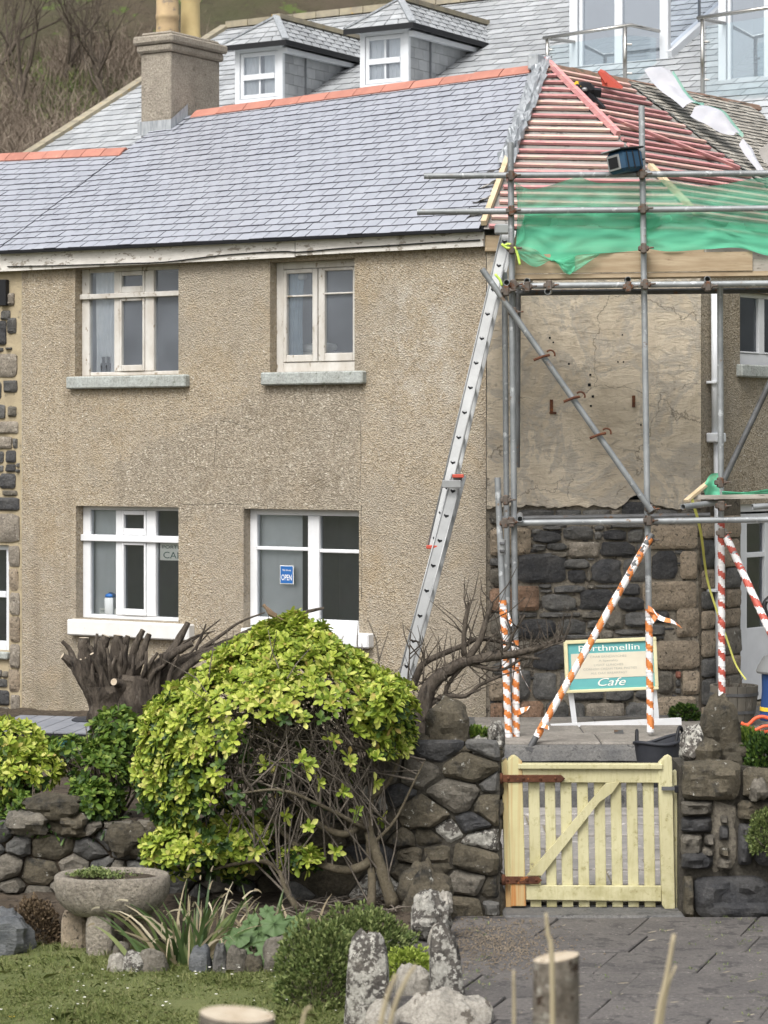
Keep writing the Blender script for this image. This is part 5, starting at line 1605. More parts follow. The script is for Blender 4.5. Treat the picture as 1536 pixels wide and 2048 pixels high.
# verge and ridge cappings
def cap_run(p0, p1, n, w, h, up):
    for i in range(n):
        a, b = p0.lerp(p1, i / n), p0.lerp(p1, (i + 1) / n)
        t = (b - a).normalized() * .006
        MB().bar(a + t, b - t, w, h, up).build('capping', 'ridge_stone', rear_roof)
cap_run(RB(.05, -6.8) + N_B * .03, RB(.05, 0) + N_B * .03, 20, .16, .07, N_B)
cap_run(RB(.1, 0) + Vector((0, 0, .04)), RB(12.6, 0) + Vector((0, 0, .04)), 32, .20, .09, Vector((0, 0, 1)))

def dormer(u_l, u_r, v_sill, v_top, label):
    # front face stands where the roof plane passes behind its foot
    um = (u_l + u_r) / 2
    s_, d_, z_ = on_rear(um, v_sill + 24)
    d = d_ - .12
    s0, zb = FB.px(u_l, v_sill, d); s1, _ = FB.px(u_r, v_sill, d)
    _, zt = FB.px(um, v_top, d)
    W = s1 - s0
    back = (zt - RO.z) / TAN_B                # depth where the roof reaches the dormer's eaves level
    t = MB()
    zl = zb - .35
    t.box(FB, s0, s0 + .07, d, d + .05, zl, zt); t.box(FB, s1 - .07, s1, d, d + .05, zl, zt)
    t.box(FB, s0 + .071, s1 - .071, d + .002, d + .05, zt - .07, zt); t.box(FB, s0 + .071, s1 - .071, d + .002, d + .05, zl, zb + .02)
    dm = t.build('dormer', 'upvc_white', rear, label=label)
    fm = MB()
    a, b, lo, hi = s0 + .075, s1 - .075, zb + .025, zt - .075
    mid = lerp(lo, hi, .47)
    for (x0, x1, y0, y1, p) in ((a, a + .05, lo, hi, 0), (b - .05, b, lo, hi, 0), (a + .051, b - .051, lo, lo + .05, 0), (a + .051, b - .051, hi - .05, hi, 0), (a + .051, b - .051, mid - .04, mid + .03, -.012),
                                ((a + b) / 2 - .012, (a + b) / 2 + .012, lo + .051, mid - .041, .01), ((a + b) / 2 - .012, (a + b) / 2 + .012, mid + .031, hi - .051, .01)):
        fm.cbox(FB, x0, x1, d + .012 + p, d + .045, y0, y1, .004)
    fm.build('window_frame', 'upvc_white', dm)
    for y0, y1 in ((lo, mid), (mid, hi)):
        MB().add([FB.w(a, d + .032, y0), FB.w(b, d + .032, y0), FB.w(b, d + .032, y1), FB.w(a, d + .032, y1)], [(0, 1, 2, 3)]).build('pane', 'window_glass', dm, fix=False)
    MB().add([FB.w(a - .1, d + .5, lo - .1), FB.w(b + .1, d + .5, lo - .1), FB.w(b + .1, d + .5, hi + .1), FB.w(a - .1, d + .5, hi + .1)], [(0, 1, 2, 3)]).build('interior', 'room_grey', dm, fix=False)
    for sx in (a + .02, b - .24):
        rows = [[FB.w(sx + .22 * i / 10, d + .07 + .012 * math.sin(i * 2.1), z) for i in range(11)] for z in (hi, lo)]
        MB().grid(rows).build('drape', 'curtain', dm, fix=False)
    # slate hung cheeks: courses of slates
    ck = MB()
    for s, sg in ((s1 - .02, 1), (s0 + .02, -1)):
        ck.add([FB.w(s, d + .05, zl), FB.w(s, d + .05, zt - .03), FB.w(s, back, zt - .03), FB.w(s, max(d + .06, (zl - RO.z) / TAN_B), zl)], [(0, 1, 2, 3)])
    ck.build('cheek', 'slate_rear', dm, fix=False)
    z = zl + .02; k = 0
    while z < zt - .05:
        x = d + .051 - (0.10 if k % 2 else 0)
        dend = (z + .06 - RO.z) / TAN_B
        while x < dend:
            x0, x1 = max(x, d + .051), min(x + .2, dend)
            if x1 - x0 > .02:
                MB().box(FB, s1 - .019, s1 - .006, x0 + .002, x1 - .002, z, min(z + .125, zt - .03)).build('cheek_slate', 'slate_rear', dm)
            x += .2
        z += .13; k += 1
    # hipped slate roof with lead hips
    ov = .14
    e0, e1 = s0 - ov, s1 + ov
    df = d - ov
    hp = .40
    A = FB.w((s0 + s1) / 2, d + W / 2 + .02, zt + hp)
    B_ = FB.w((s0 + s1) / 2, (zt + hp - RO.z) / TAN_B, zt + hp)
    c0, c1 = FB.w(e0, df, zt), FB.w(e1, df, zt)
    c2, c3 = FB.w(e1, back + .1, zt), FB.w(e0, back + .1, zt)
    rf = MB()
    rf.add([c0, c1, A], [(0, 1, 2)]); rf.add([c1, c2, B_, A], [(0, 1, 2, 3)]); rf.add([c3, c0, A, B_], [(0, 1, 2, 3)])
    rf.add([c0, c3, c2, c1], [(0, 1, 2, 3)])
    ro = rf.build('dormer_roof', 'slate_rear', dm, fix=False)
    def courses(P0, P1, Q0, Q1, n, w, seed):
        r = random.Random(seed)
        nm = (P1 - P0).cross(Q0 - P0).normalized()
        if nm.z < 0: nm = -nm
        mb = MB()
        for i in range(n):
            t0, t1 = i / n, min(1, (i + 1.15) / n)
            a0, b0 = P0.lerp(Q0, t0), P1.lerp(Q1, t0); a1, b1_ = P0.lerp(Q0, t1), P1.lerp(Q1, t1)
            L_ = (b0 - a0).length
            m = max(1, int(L_ / w + .5))
            o_ = .5 / m if i % 2 else 0
            cuts = sorted(set([0, 1] + [min(1, max(0, j / m + o_)) for j in range(m)]))
            for x, y in zip(cuts[:-1], cuts[1:]):
                if y - x < .02: continue
                q = [a0.lerp(b0, x + .008), a0.lerp(b0, y - .008), a1.lerp(b1_, y - .008), a1.lerp(b1_, x + .008)]
                l0, l1 = .016, .004
                mb.hexa([q[0] + nm * l0, q[1] + nm * l0, q[2] + nm * l1, q[3] + nm * l1] + [q[0] + nm * (l0 + .008), q[1] + nm * (l0 + .008), q[2] + nm * (l1 + .008), q[3] + nm * (l1 + .008)])
        return mb
    mb = courses(c0, c1, A, A, 5, .2, 1)
    m2 = courses(c1, c2, A, B_, 5, .2, 2); mb.add(m2.v, m2.f)
    m2 = courses(c3, c0, B_, A, 5, .2, 3); mb.add(m2.v, m2.f)
    o = mb.build('dormer_slates', 'slate_rear', dm, fix=False); o['kind'] = 'stuff'
    for p, q in ((c0, A), (c1, A)):
        MB().bar(p + Vector((0, 0, .03)), q + Vector((0, 0, .035)), .085, .022).build('lead_hip', 'lead_flashing_grey', dm)
    cap = MB().bar(A + Vector((0, 0, .03)), B_ + Vector((0, 0, .03)), .13, .06)
    cap.build('ridge_capping', 'ridge_stone', dm)
    g = MB().box(FB, e0, e1, df - .02, df + .0, zt - .05, zt + .015)
    g.box(FB, e1 - .0, e1 + .02, df - .02, back, zt - .05, zt + .015)
    g.build('gutter', 'black_plastic', dm)
    MB().box(FB, s0 - .08, s1 + .10, df + .003, d + .25, zt - .003, zt - .002).build('soffit', 'upvc_white', dm)
    MB().box(FB, s1 + .02, s1 + .09, d - .03, back, zt - .12, zt - .06).build('side_fascia', 'upvc_white', dm)
    return dm
dormer(470, 565, 204, 92, 'white dormer with hipped slate roof beside the chimney')
dormer(720, 817, 174, 58, 'white dormer with curtained window right of the other dormer')

def glazed_dormer(u_l, u_r, v_b, mull, label, cheek=True):
    um = (u_l + u_r) / 2
    s_, d_, z_ = on_rear(u_r, v_b)
    d = d_
    s0 = FB.px(u_l, v_b, d)[0]; s1 = FB.px(u_r, v_b, d)[0]
    zl, zt = z_ - .9, z_ + 1.45
    W = s1 - s0
    t = MB()
    for x0, x1 in ((0, .085), (.915, 1.0)):
        t.cbox(FB, lerp(s0, s1, x0), lerp(s0, s1, x1), d, d + .08, zl, zt, .006)
    for x0, x1 in mull:
        t.cbox(FB, lerp(s0, s1, x0), lerp(s0, s1, x1), d + .005, d + .07, zl, zt - .06, .006)
    t.cbox(FB, lerp(s0, s1, .086), lerp(s0, s1, .914), d + .002, d + .07, zt - .1, zt, .006)
    t.cbox(FB, lerp(s0, s1, .086), lerp(s0, s1, .914), d + .002, d + .07, zl, zl + .1, .006)
    g = t.build('balcony_door', 'upvc_white', rear, label=label)
    xs = [0.085] + [x for m_ in mull for x in m_] + [.915]
    for a, b in zip(xs[0::2], xs[1::2]):
        a, b = lerp(s0, s1, a), lerp(s0, s1, b)
        MB().add([FB.w(a, d + .04, zl), FB.w(b, d + .04, zl), FB.w(b, d + .04, zt), FB.w(a, d + .04, zt)], [(0, 1, 2, 3)]).build('pane', 'door_glass', g, fix=False)
    rm = MB()
    e = d + .9
    rm.add([FB.w(s0, e, zl), FB.w(s1, e, zl), FB.w(s1, e, zt), FB.w(s0, e, zt)], [(0, 1, 2, 3)])
    rm.add([FB.w(s0 + .03, d + .1, zl), FB.w(s0 + .03, e, zl), FB.w(s0 + .03, e, zt), FB.w(s0 + .03, d + .1, zt)], [(0, 1, 2, 3)])
    rm.build('interior', 'room_grey', g, fix=False)
    if cheek:
        top = (zt - RO.z) / TAN_B
        MB().add([FB.w(s1 - .02, d + .08, RB(s1, d + .08).z - .02), FB.w(s1 - .02, d + .08, zt), FB.w(s1 - .02, top, zt)], [(0, 1, 2)]).build('cheek_glass', 'door_glass', g, fix=False)
        MB().bar(RB(s1 + .01, d + .02) + Vector((0, 0, .05)), RB(s1 + .01, top) + Vector((0, 0, .05)), .07, .12).build('cheek_trim', 'upvc_white', g)
    MB().box(FB, s0 - .15, s1 + .15, d - .15, top if cheek else d + 1.5, zt, zt + .12).build('dormer_roof', 'lead_flashing_grey', g)
    return s0, s1, d, zl
def glazed():
    s0, s1, d, zl = glazed_dormer(1138, 1336, 122, ((.10, .135), (.46, .54)), 'white framed glass balcony doors above the stripped roof')
    s2, s3, d2, zl2 = glazed_dormer(1436, 1620, 150, ((.10, .135), (.5, .56)), 'white framed glass balcony doors at the top right corner', cheek=False)
    # balustrades
    def balustrade(pts, posts, glass, label):
        b = thing('balcony_railing', P(*pts[0]), label, 'railing')
        w = [P(*p) for p in pts]
        MB().tube(w, .022, 10).build('handrail', 'chrome', b, True)
        for (u, v0, v1, Y) in posts:
            MB().tube([P(u, v0, Y), P(u, v1, Y)], .024, 10).build('post', 'chrome', b, True)
            for vv in (v0 + .3 * (v1 - v0), v0 + .8 * (v1 - v0)):
                p = P(u + 5, vv, Y)
                MB().tube([p - Vector((.02, 0, 0)), p + Vector((.05, .0, 0))], .014, 8).build('glass_clamp', 'chrome', b)
        for q in glass:
            a = [P(*k) for k in q]
            nn = (a[1] - a[0]).cross(a[3] - a[0]).normalized() * .010
            MB().prism(a, nn).build('glass_panel', 'balustrade_glass', b)
    Ya = FB.w(s0, d - .75, 0).y; Yb = FB.w(s1, d - .75, 0).y; Yc = FB.w(s1, d - .02, 0).y
    balustrade([(1148, 84, Ya + .6), (1088, 76, Ya), (1262, 50, Yb), (1318, 62, Yc)],
               [(1095, 78, 150, Ya), (1250, 54, 170, Yb)],
               [[(1100, 92, Ya), (1244, 70, Yb), (1244, 175, Yb), (1100, 190, Ya)], [(1256, 70, Yb), (1312, 76, Yc), (1312, 175, Yc), (1256, 175, Yb)]],
               'steel and glass balcony railing in front of the left balcony doors')
    Yd = FB.w(s2, d2 - .75, 0).y; Ye = FB.w(s3, d2 - .75, 0).y
    balustrade([(1450, 47, Yd + .6), (1396, 36, Yd), (1600, 6, Ye)], [(1405, 38, 190, Yd)],
               [[(1412, 52, Yd), (1600, 24, Ye), (1600, 190, Ye), (1412, 190, Yd)]],
               'steel and glass balcony railing in front of the right balcony doors')
    # coping of the lower wall under the right balcony
    a, b = P(1360, 172, 27.5), P(1600, 215, 29.0)
glazed()

# ================================================================== hillside growth
def grow(mb, p, dr, ln, rad, depth, r, spread=0.55, nseg=4, up=0.12, kids=(2, 3), tips=None, minr=0.004):
    pts, rads = [p], [rad]
    d = dr.normalized()
    for i in range(nseg):
        d = (d + Vector((r.uniform(-1, 1), r.uniform(-1, 1), r.uniform(-.6, 1))) * 0.22 + Vector((0, 0, up))).normalized()
        p = p + d * (ln / nseg)
        pts.append(p); rads.append(max(minr, rad * (1 - 0.5 * (i + 1) / nseg)))
    mb.tube(pts, rads, 6 if depth > 1 else 4, cap=False)
    if depth == 0:
        if tips is not None: tips.append((p, d))
        return
    for _ in range(r.randint(*kids)):
        k = r.randint(max(1, nseg - 2), nseg)
        nd = (d + Vector((r.uniform(-1, 1), r.uniform(-1, 1), r.uniform(-.5, .9))) * spread * 1.6).normalized()
        grow(mb, pts[k], nd, ln * r.uniform(.58, .8), rads[k] * .72, depth - 1, r, spread, nseg, up, kids, tips, minr)

def hill_depth(u, v):
    lo, hi = 43.0, 85.0
    for i in range(300):
        Y = lerp(lo, hi, i / 300)
        p = P(u, v, Y)
        if p.z <= hill_z(p.x, p.y): return Y
    return hi
def bare_trees():
    specs = [(20, 250, 2.6, (.3, 0, 1), 'dark bare tree leaning over the hillside at the left edge'), (215, 235, 2.2, (-.25, 0, 1), 'bare brown tree on the hillside left of the chimney'),
             (115, 165, 2.0, (.4, 0, .8), 'bare tangled tree high on the hillside above the left roof'), (-25, 160, 2.4, (.6, 0, .8), 'bare twisted tree spreading in from the top left corner')]
    for i, (u, v, h, dr, lab) in enumerate(specs):
        Y = hill_depth(u, v)
        b = P(u, v, Y); b.z = hill_z(b.x, b.y) - .1
        r = random.Random(60 + i)
        t = thing('bare_tree', b, lab, 'tree', 'bare trees on the hillside')
        mb = MB(); tr = MB()
        top = b + Vector(dr).normalized() * h * .5
        tr.tube(bez([b, b.lerp(top, .5) + Vector((.06, 0, 0)), top], 4), [.08, .075, .07, .065, .06, .06, .055, .05, .05], 8)
        tr.build('trunk', 'bark', t, True)
        for _ in range(6):
            grow(mb, b.lerp(top, r.uniform(.5, 1)), Vector(dr) + Vector((r.uniform(-1.2, 1.2), r.uniform(-.7, .7), r.uniform(-.2, .8))), h * r.uniform(.45, .7), .038, 4, r, .6, 4, .05, (2, 3))
        mb.build('crown', 'bark', t, False, fix=False)
bare_trees()
def scrub():
    r = random.Random(8)
    tw, gr = MB(), MB()
    for _ in range(7500):
        u, v = r.uniform(-40, 640), r.uniform(-130, 310)
        if v > 330 - u * .62 + 60: continue
        x = (u - CX) / FPX
        y = 43.0 + r.random() ** .8 * 20
        xx = x * y
        z = hill_z(xx, y)
        g = noise.noise(Vector((xx * .35, y * .35, 2.0)))
        if g > 0.02 and r.random() < .7:
            n = r.randint(4, 7)
            for k in range(n):
                h = r.uniform(.12, .42); w = r.uniform(.012, .03); a = r.uniform(0, 6.3)
                l = Vector((r.gauss(0, .35), r.gauss(0, .35), 1)).normalized()
                b = Vector((xx + r.gauss(0, .15), y + r.gauss(0, .15), z - .03)); sd = Vector((math.cos(a), math.sin(a), 0)) * w
                gr.add([b - sd, b + sd, b + l * h + Vector((0, 0, -.05))], [(0, 1, 2)])
        else:
            for k in range(r.randint(3, 5)):
                h = r.uniform(.4, 1.1)
                b = Vector((xx + r.gauss(0, .2), y + r.gauss(0, .2), z - .05))
                d1 = Vector((r.gauss(0, .5), r.gauss(0, .4), 1)).normalized()
                m = b + d1 * h * .5; e = m + (d1 + Vector((r.gauss(0, .6), r.gauss(0, .4), .0))).normalized() * h * .5
                w = Vector((r.uniform(.006, .016), 0, 0))
                tw.add([b - w, b + w, m + w * .8, m - w * .8, e], [(0, 1, 2, 3), (3, 2, 4)])
                for q in range(3):
                    f = b.lerp(e, r.uniform(.3, .95)); g2 = f + Vector((r.gauss(0, 1), r.gauss(0, .6), r.uniform(0, 1))).normalized() * h * .35
                    tw.add([f - w * .5, f + w * .5, g2], [(0, 1, 2)])
    tag(tw.build('scrub', 'scrub_twig', None, fix=False), 'brown leafless scrub covering the hillside', 'scrub', kind='stuff')
    tag(gr.build('hill_grass', 'scrub_green', None, fix=False), 'rough green grass growing between scrub on the hillside', 'grass', kind='stuff')
scrub()

# ================================================================== scaffold
YF, YB = 19.5, 20.55                       # outer and inner rows of standards
TR = 0.0242
scaf = thing('scaffold', P(1160, 1470, YF), 'steel tube scaffold round the canted corner with hazard tape on its legs', 'scaffold')
def tubepx(name, a, b, Ya, Yb=None, bore=False, r=TR, m='steel'):
    Yb = Ya if Yb is None else Yb
    mb = MB()
    if bore: mb.pipe(P(*a, Ya), P(*b, Yb), r)
    else: mb.tube([P(*a, Ya), P(*b, Yb)], r, 12)
    return mb.build(name, m, scaf, 40)
tubepx('standard', (1021, 285), (1033, 1530), YF)
tubepx('standard', (1283, 212), (1301, 1466), YF)
tubepx('standard', (1440, 575), (1444, 1408), YF + .35)
tubepx('standard', (995, 955), (1020, 1535), YF - .06)
tubepx('standard', (1009, 545), (1017, 1480), YB)
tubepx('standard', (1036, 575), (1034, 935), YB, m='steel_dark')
tubepx('ledger', (848, 352), (1600, 346), YF - .05, bore=True)
tubepx('ledger', (834, 424), (1600, 416), YF - .05, bore=True)
tubepx('ledger', (1024, 572), (1600, 566), YF - .05, bore=True)
tubepx('ledger', (1008, 1046), (1600, 1038), YF - .05, bore=True)
tubepx('ledger', (1366, 1014), (1448, 1003), YF - .1, YF + .3, bore=True)
tubepx('ledger', (1505, 1014), (1600, 1006), YF + .1, YF + .2, bore=True)
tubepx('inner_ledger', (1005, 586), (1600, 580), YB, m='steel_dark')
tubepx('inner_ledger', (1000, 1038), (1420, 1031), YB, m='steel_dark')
for (u, v) in ((1013, 565), (1054, 562), (1095, 583), (1256, 559), (1415, 558)):
    tubepx('transom', (u, v), (u - (u - 1200) * .04, 590 - (590 - v) * .95), YF - .16, YB + .15, bore=True)
tubepx('transom', (1040, 1038), (1040, 1030), YF - .14, YB + .1, bore=True)
tubepx('brace', (964, 538), (1303, 1022), YF - .11, bore=True)
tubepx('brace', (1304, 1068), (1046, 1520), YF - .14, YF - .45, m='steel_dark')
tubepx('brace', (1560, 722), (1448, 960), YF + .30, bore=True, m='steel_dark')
tubepx('brace', (1448, 1062), (1560, 1306), YF + .29, YF - .3)
def coupler(u, v, Y, rot=0):
    p = P(u, v, Y)
    mb = MB()
    mb.cbox(Frame((p.x, p.y), rot), -.042, .042, -.045, .03, p.z - .020, p.z + .020, .008)
    mb.cbox(Frame((p.x, p.y), rot), -.022, .022, -.052, .03, p.z - .040, p.z + .040, .008)
    mb.tube([p + Vector((.03, -.05, 0)), p + Vector((.075, -.05, .004))], .008, 6)
    mb.build('coupler', 'coupler', scaf)
for q in ((1022, 352), (1284, 349), (1022, 422), (1286, 418), (1024, 498), (1287, 497), (1026, 570), (1291, 569), (1022, 1044), (1296, 1041), (1027, 625), (1300, 1018), (1443, 1066), (1440, 965), (1442, 1012), (1298, 1080), (1009, 1046), (1012, 1000)):
    coupler(q[0], q[1], YF - .05, RNG.uniform(-8, 8))
for (u, v) in ((1012, 582), (1054, 574), (1256, 574), (1415, 573), (1098, 571)):
    coupler(u, v, YF - .12)
for (u, v) in ((1086, 713), (1146, 796), (1198, 869)):      # loose half couplers hanging open on the brace
    p = P(u, v, YF - .12)
    mb = MB()
    pts = [p + Vector((.035 * math.cos(a), -.03, .035 * math.sin(a))) for a in [math.radians(x) for x in range(-20, 150, 20)]]
    mb.tube([q + Vector((.055, 0, .012)) for q in pts], .008, 6)
    mb.tube([p + Vector((-.075, -.03, -.03)), p + Vector((0, -.035, 0)), p + Vector((.05, -.03, .01))], .012, 6)
    mb.build('coupler', 'rust', scaf)
# sleeve coupler and its label
p = P(1004, 1094, YF - .06); mb = MB().tube([p + Vector((0, 0, .06)), p - Vector((.002, 0, .06))], .031, 12); mb.build('sleeve', 'aluminium', scaf, 40)
for dz in (.03, -.03):
    MB().cbox(Frame((p.x, p.y), 0), -.02, .02, -.045, -.02, p.z + dz - .012, p.z + dz + .012, .004).build('sleeve_bolt', 'steel_dark', scaf)
# boards
def board(u0, u1, v0, v1, Y0, depth, material, slope=0):
    a, b = P(u0, v1, Y0), P(u1, v1 + slope, Y0)
    zt = P(u0, v0, Y0).z - a.z
    mb = MB()
    n = 8
    rows = []
    for i in range(n + 1):
        q = a.lerp(b, i / n); w = .004 * nz(i * .9, u0)
        rows.append([q + Vector((0, w, 0)), q + Vector((0, w, zt)), q + Vector((0, depth + w, zt)), q + Vector((0, depth + w, 0))])
    mb.grid(rows, closed=True); mb.f.append((0, 1, 2, 3)); mb.f.append(tuple(n * 4 + k for k in (3, 2, 1, 0)))
    return mb.build('board', material, scaf)
board(1031, 1505, 509, 547, YF + .04, .038, 'timber_board', -6)
for k in range(4):
    board(1028 + k * 3, 1600, 549, 558, YF + .05 + k * .235, .225, ('timber_board', 'timber_grey')[k % 2], -8)
board(1500, 1600, 518, 545, YF + .06, .038, 'timber_grey', -6)
for k in range(3):
    board(1376, 1600, 991, 999, YF + .1 + k * .24, .23, 'timber_grey', -3)
MB().bar(P(1372, 1002, YF + .02), P(1432, 952, YF + .3), .045, .02).build('prop', 'timber_pale', scaf)

# ---- hazard tape spiralled round the legs
def taped(a, b, Ya, Yb, colour, seed, wrap=1.0, pitch=0.11):
    r = random.Random(seed)
    p, q = P(*a, Ya), P(*b, Yb)
    t = (q - p); L_ = t.length; t.normalize()
    nx = t.cross(Vector((0, 1, 0))).normalized(); ny = t.cross(nx)
    n = 14
    m = max(6, int(L_ / .0135))
    rows = []
    for i in range(m + 1):
        c = p.lerp(q, i / m)
        rr = TR + .0045 + .0035 * nz(i * .31, seed) + (.004 * nz(i * 1.1, seed + 3))
        rows.append([c + (nx * math.cos(2 * math.pi * k / n) + ny * math.sin(2 * math.pi * k / n)) * (rr + .002 * nz(i * .7, k * .9, seed)) for k in range(n)])
    w, o = MB(), MB()
    for i in range(m):
        for k in range(n):
            ph = ((i / m * L_ / pitch) + k / n + .22 * nz(i * .09, seed) + .06 * nz(i * .5, seed + 8)) % 1.0
            tgt = o if ph < .46 else w
            k2 = (k + 1) % n
            tgt.add([rows[i][k], rows[i][k2], rows[i + 1][k2], rows[i + 1][k]], [(0, 1, 2, 3)])
    tp = w.build('hazard_tape', 'tape_white', scaf, True, fix=False)
    o.build('tape_stripe', colour, tp, True, fix=False)
taped((1005.5, 1200), (1020, 1530), YF - .06, YF - .06, 'tape_orange', 1)
taped((1030.4, 1280), (1033, 1528), YF, YF, 'tape_orange', 2)
taped((1300, 1076), (1073, 1474), YF - .14, YF - .423, 'tape_orange', 3, pitch=.155)
taped((1297.6, 1218), (1301, 1464), YF, YF, 'tape_orange', 4, pitch=.145)
taped((1442.4, 1046), (1443.8, 1400), YF + .35, YF + .35, 'tape_red', 5, pitch=.13)
taped((1450, 1068), (1556, 1298), YF + .28, YF - .28, 'tape_red', 6, pitch=.16)
def streamer(pts, Y, w, colour, seed):
    r = random.Random(seed)
    c = bez([P(u, v, Y + dy) for u, v, dy in pts], 5)
    rows = []
    for i, p in enumerate(c):
        k = 1 - .25 * i / len(c)
        tw = i * .25 + seed
        sd = Vector((math.sin(tw) * .6, .5, .8)).normalized() * w * k
        rows.append([p - sd, p + Vector((0, r.uniform(-.01, .01), 0)), p + sd])
    a, b = MB(), MB()
    for i in range(len(rows) - 1):
        (a if (i // 3) % 2 else b).grid([rows[i], rows[i + 1]])
    o = a.build('tape_tail', 'tape_white', scaf, True, fix=False)
    b.build('tape_stripe', colour, o, True, fix=False)
streamer([(1302, 1225, -.03), (1325, 1238, -.08), (1345, 1243, -.1), (1362, 1254, -.1)], YF, .022, 'tape_orange', 1)
streamer([(1296, 1216, -.03), (1312, 1226, -.05), (1304, 1244, -.06)], YF - .02, .026, 'tape_orange', 3)
streamer([(1036, 1310, -.02), (1042, 1345, -.06), (1052, 1366, -.08), (1062, 1384, -.08)], YF, .018, 'tape_orange', 2)
streamer([(1034, 1425, -.02), (1046, 1420, -.05), (1058, 1416, -.06)], YF, .026, 'tape_orange', 5)
streamer([(1010, 1218, -.02), (1018, 1235, -.05), (1024, 1250, -.06)], YF - .06, .020, 'tape_orange', 6)
streamer([(1078, 1450, -.02), (1088, 1452, -.05), (1098, 1456, -.06)], YF - .42, .020, 'tape_orange', 7)

# ---- green debris netting
net = thing('debris_netting', P(1030, 540, YF), 'translucent green debris netting tied along the scaffold rails', 'netting')
def net_sheet(topline, botline, Y, m, seed, nx=46, ny=16, amp=.02):
    T, B_ = bez([Vector((u, v, 0)) for u, v in topline], 12), bez([Vector((u, v, 0)) for u, v in botline], 12)
    def at(c, t):
        f = t * (len(c) - 1); i = min(int(f), len(c) - 2)
        return c[i].lerp(c[i + 1], f - i)
    rows = []
    for j in range(ny + 1):
        k = j / ny
        row = []
        for i in range(nx + 1):
            q = at(T, i / nx).lerp(at(B_, i / nx), k)
            d = amp * (math.sin(i * .55 + 2.2 * k + seed) * .5 + 1.6 * nz(i * .11, k * 3.2, seed)) + amp * 1.2 * nz(i * .16, k * 8, seed + 4)
            row.append(P(q.x, q.y, Y + d))
        rows.append(row)
    return MB().grid(rows).build('net_sheet', m, net, True, fix=False)
net_sheet([(1030, 364), (1060, 378), (1100, 371), (1155, 355), (1200, 366), (1284, 362)], [(1052, 470), (1052, 450), (1100, 452), (1160, 452), (1220, 455), (1288, 455)], YF + .02, 'net_thin', 1)
net_sheet([(1286, 360), (1330, 360), (1400, 372), (1450, 368), (1510, 357), (1600, 352)], [(1287, 460), (1340, 446), (1400, 440), (1450, 452), (1510, 462), (1600, 470)], YF + .02, 'net_thin', 2)
net_sheet([(1050, 428), (1100, 426), (1160, 427), (1220, 424), (1288, 424)], [(1031, 490), (1068, 498), (1105, 522), (1160, 510), (1230, 505), (1288, 500)], YF + .03, 'net_thick', 3, amp=.014)
net_sheet([(1287, 440), (1340, 430), (1400, 436), (1460, 444), (1600, 452)], [(1288, 496), (1340, 503), (1420, 498), (1480, 496), (1540, 512), (1600, 508)], YF + .03, 'net_thick', 4, amp=.014)
net_sheet([(1031, 488), (1066, 497), (1104, 521), (1150, 512), (1200, 507)], [(1034, 512), (1070, 534), (1108, 520), (1137, 548), (1196, 512)], YF - .015, 'net_thin', 5, amp=.015)
net_sheet([(1100, 516), (1120, 520), (1150, 512)], [(1122, 532), (1138, 549), (1150, 538)], YF - .02, 'net_thick', 6, nx=14, ny=8, amp=.012)
net_sheet([(1030, 362), (1032, 380), (1036, 400)], [(1052, 470), (1046, 480), (1032, 492)], YF + .01, 'net_thin', 7, nx=14, ny=12, amp=.01)
net_sheet([(1268, 428), (1287, 420), (1318, 432)], [(1270, 470), (1288, 468), (1322, 452)], YF + .06, 'net_thick', 8, nx=14, ny=10, amp=.02)
net_sheet([(1405, 975), (1420, 950), (1436, 946)], [(1410, 990), (1424, 992), (1440, 990)], YF + .2, 'net_thick', 9, nx=12, ny=8, amp=.02)
net_sheet([(1444, 982), (1490, 984), (1540, 978), (1600, 976)], [(1444, 992), (1490, 992), (1540, 991), (1600, 990)], YF + .25, 'net_thick', 10, nx=26, ny=6, amp=.05)
def ties():
    for pts in ([(1003, 488), (1014, 496), (1028, 494)], [(1008, 492), (1018, 488), (1030, 497)], [(1030, 494), (1036, 512), (1040, 530)], [(990, 548), (1000, 560), (1004, 572)]):
        MB().tube(bez([P(u, v, YF - .09) for u, v in pts], 4), .011, 6).build('tie', 'green_cord', net, True)
ties()
def strap():
    o = MB()
    c = bez([P(u, v, YF + dy) for u, v, dy in ((1383, 996, .05), (1396, 1040, .1), (1404, 1080, .25), (1410, 1130, .5), (1420, 1180, .6), (1455, 1282, .6), (1472, 1330, .55), (1492, 1360, .5))], 6)
    rows = [[p - Vector((.012 * (1 - i / len(c) * .5), 0, 0)), p + Vector((.012 * (1 - i / len(c) * .5), .006, .004))] for i, p in enumerate(c)]
    o.grid(rows)
    tag(o.build('yellow_strap', 'yellow_strap', None, True, fix=False), 'yellow strap hanging from the low scaffold boards by the downpipe', 'strap')
strap()

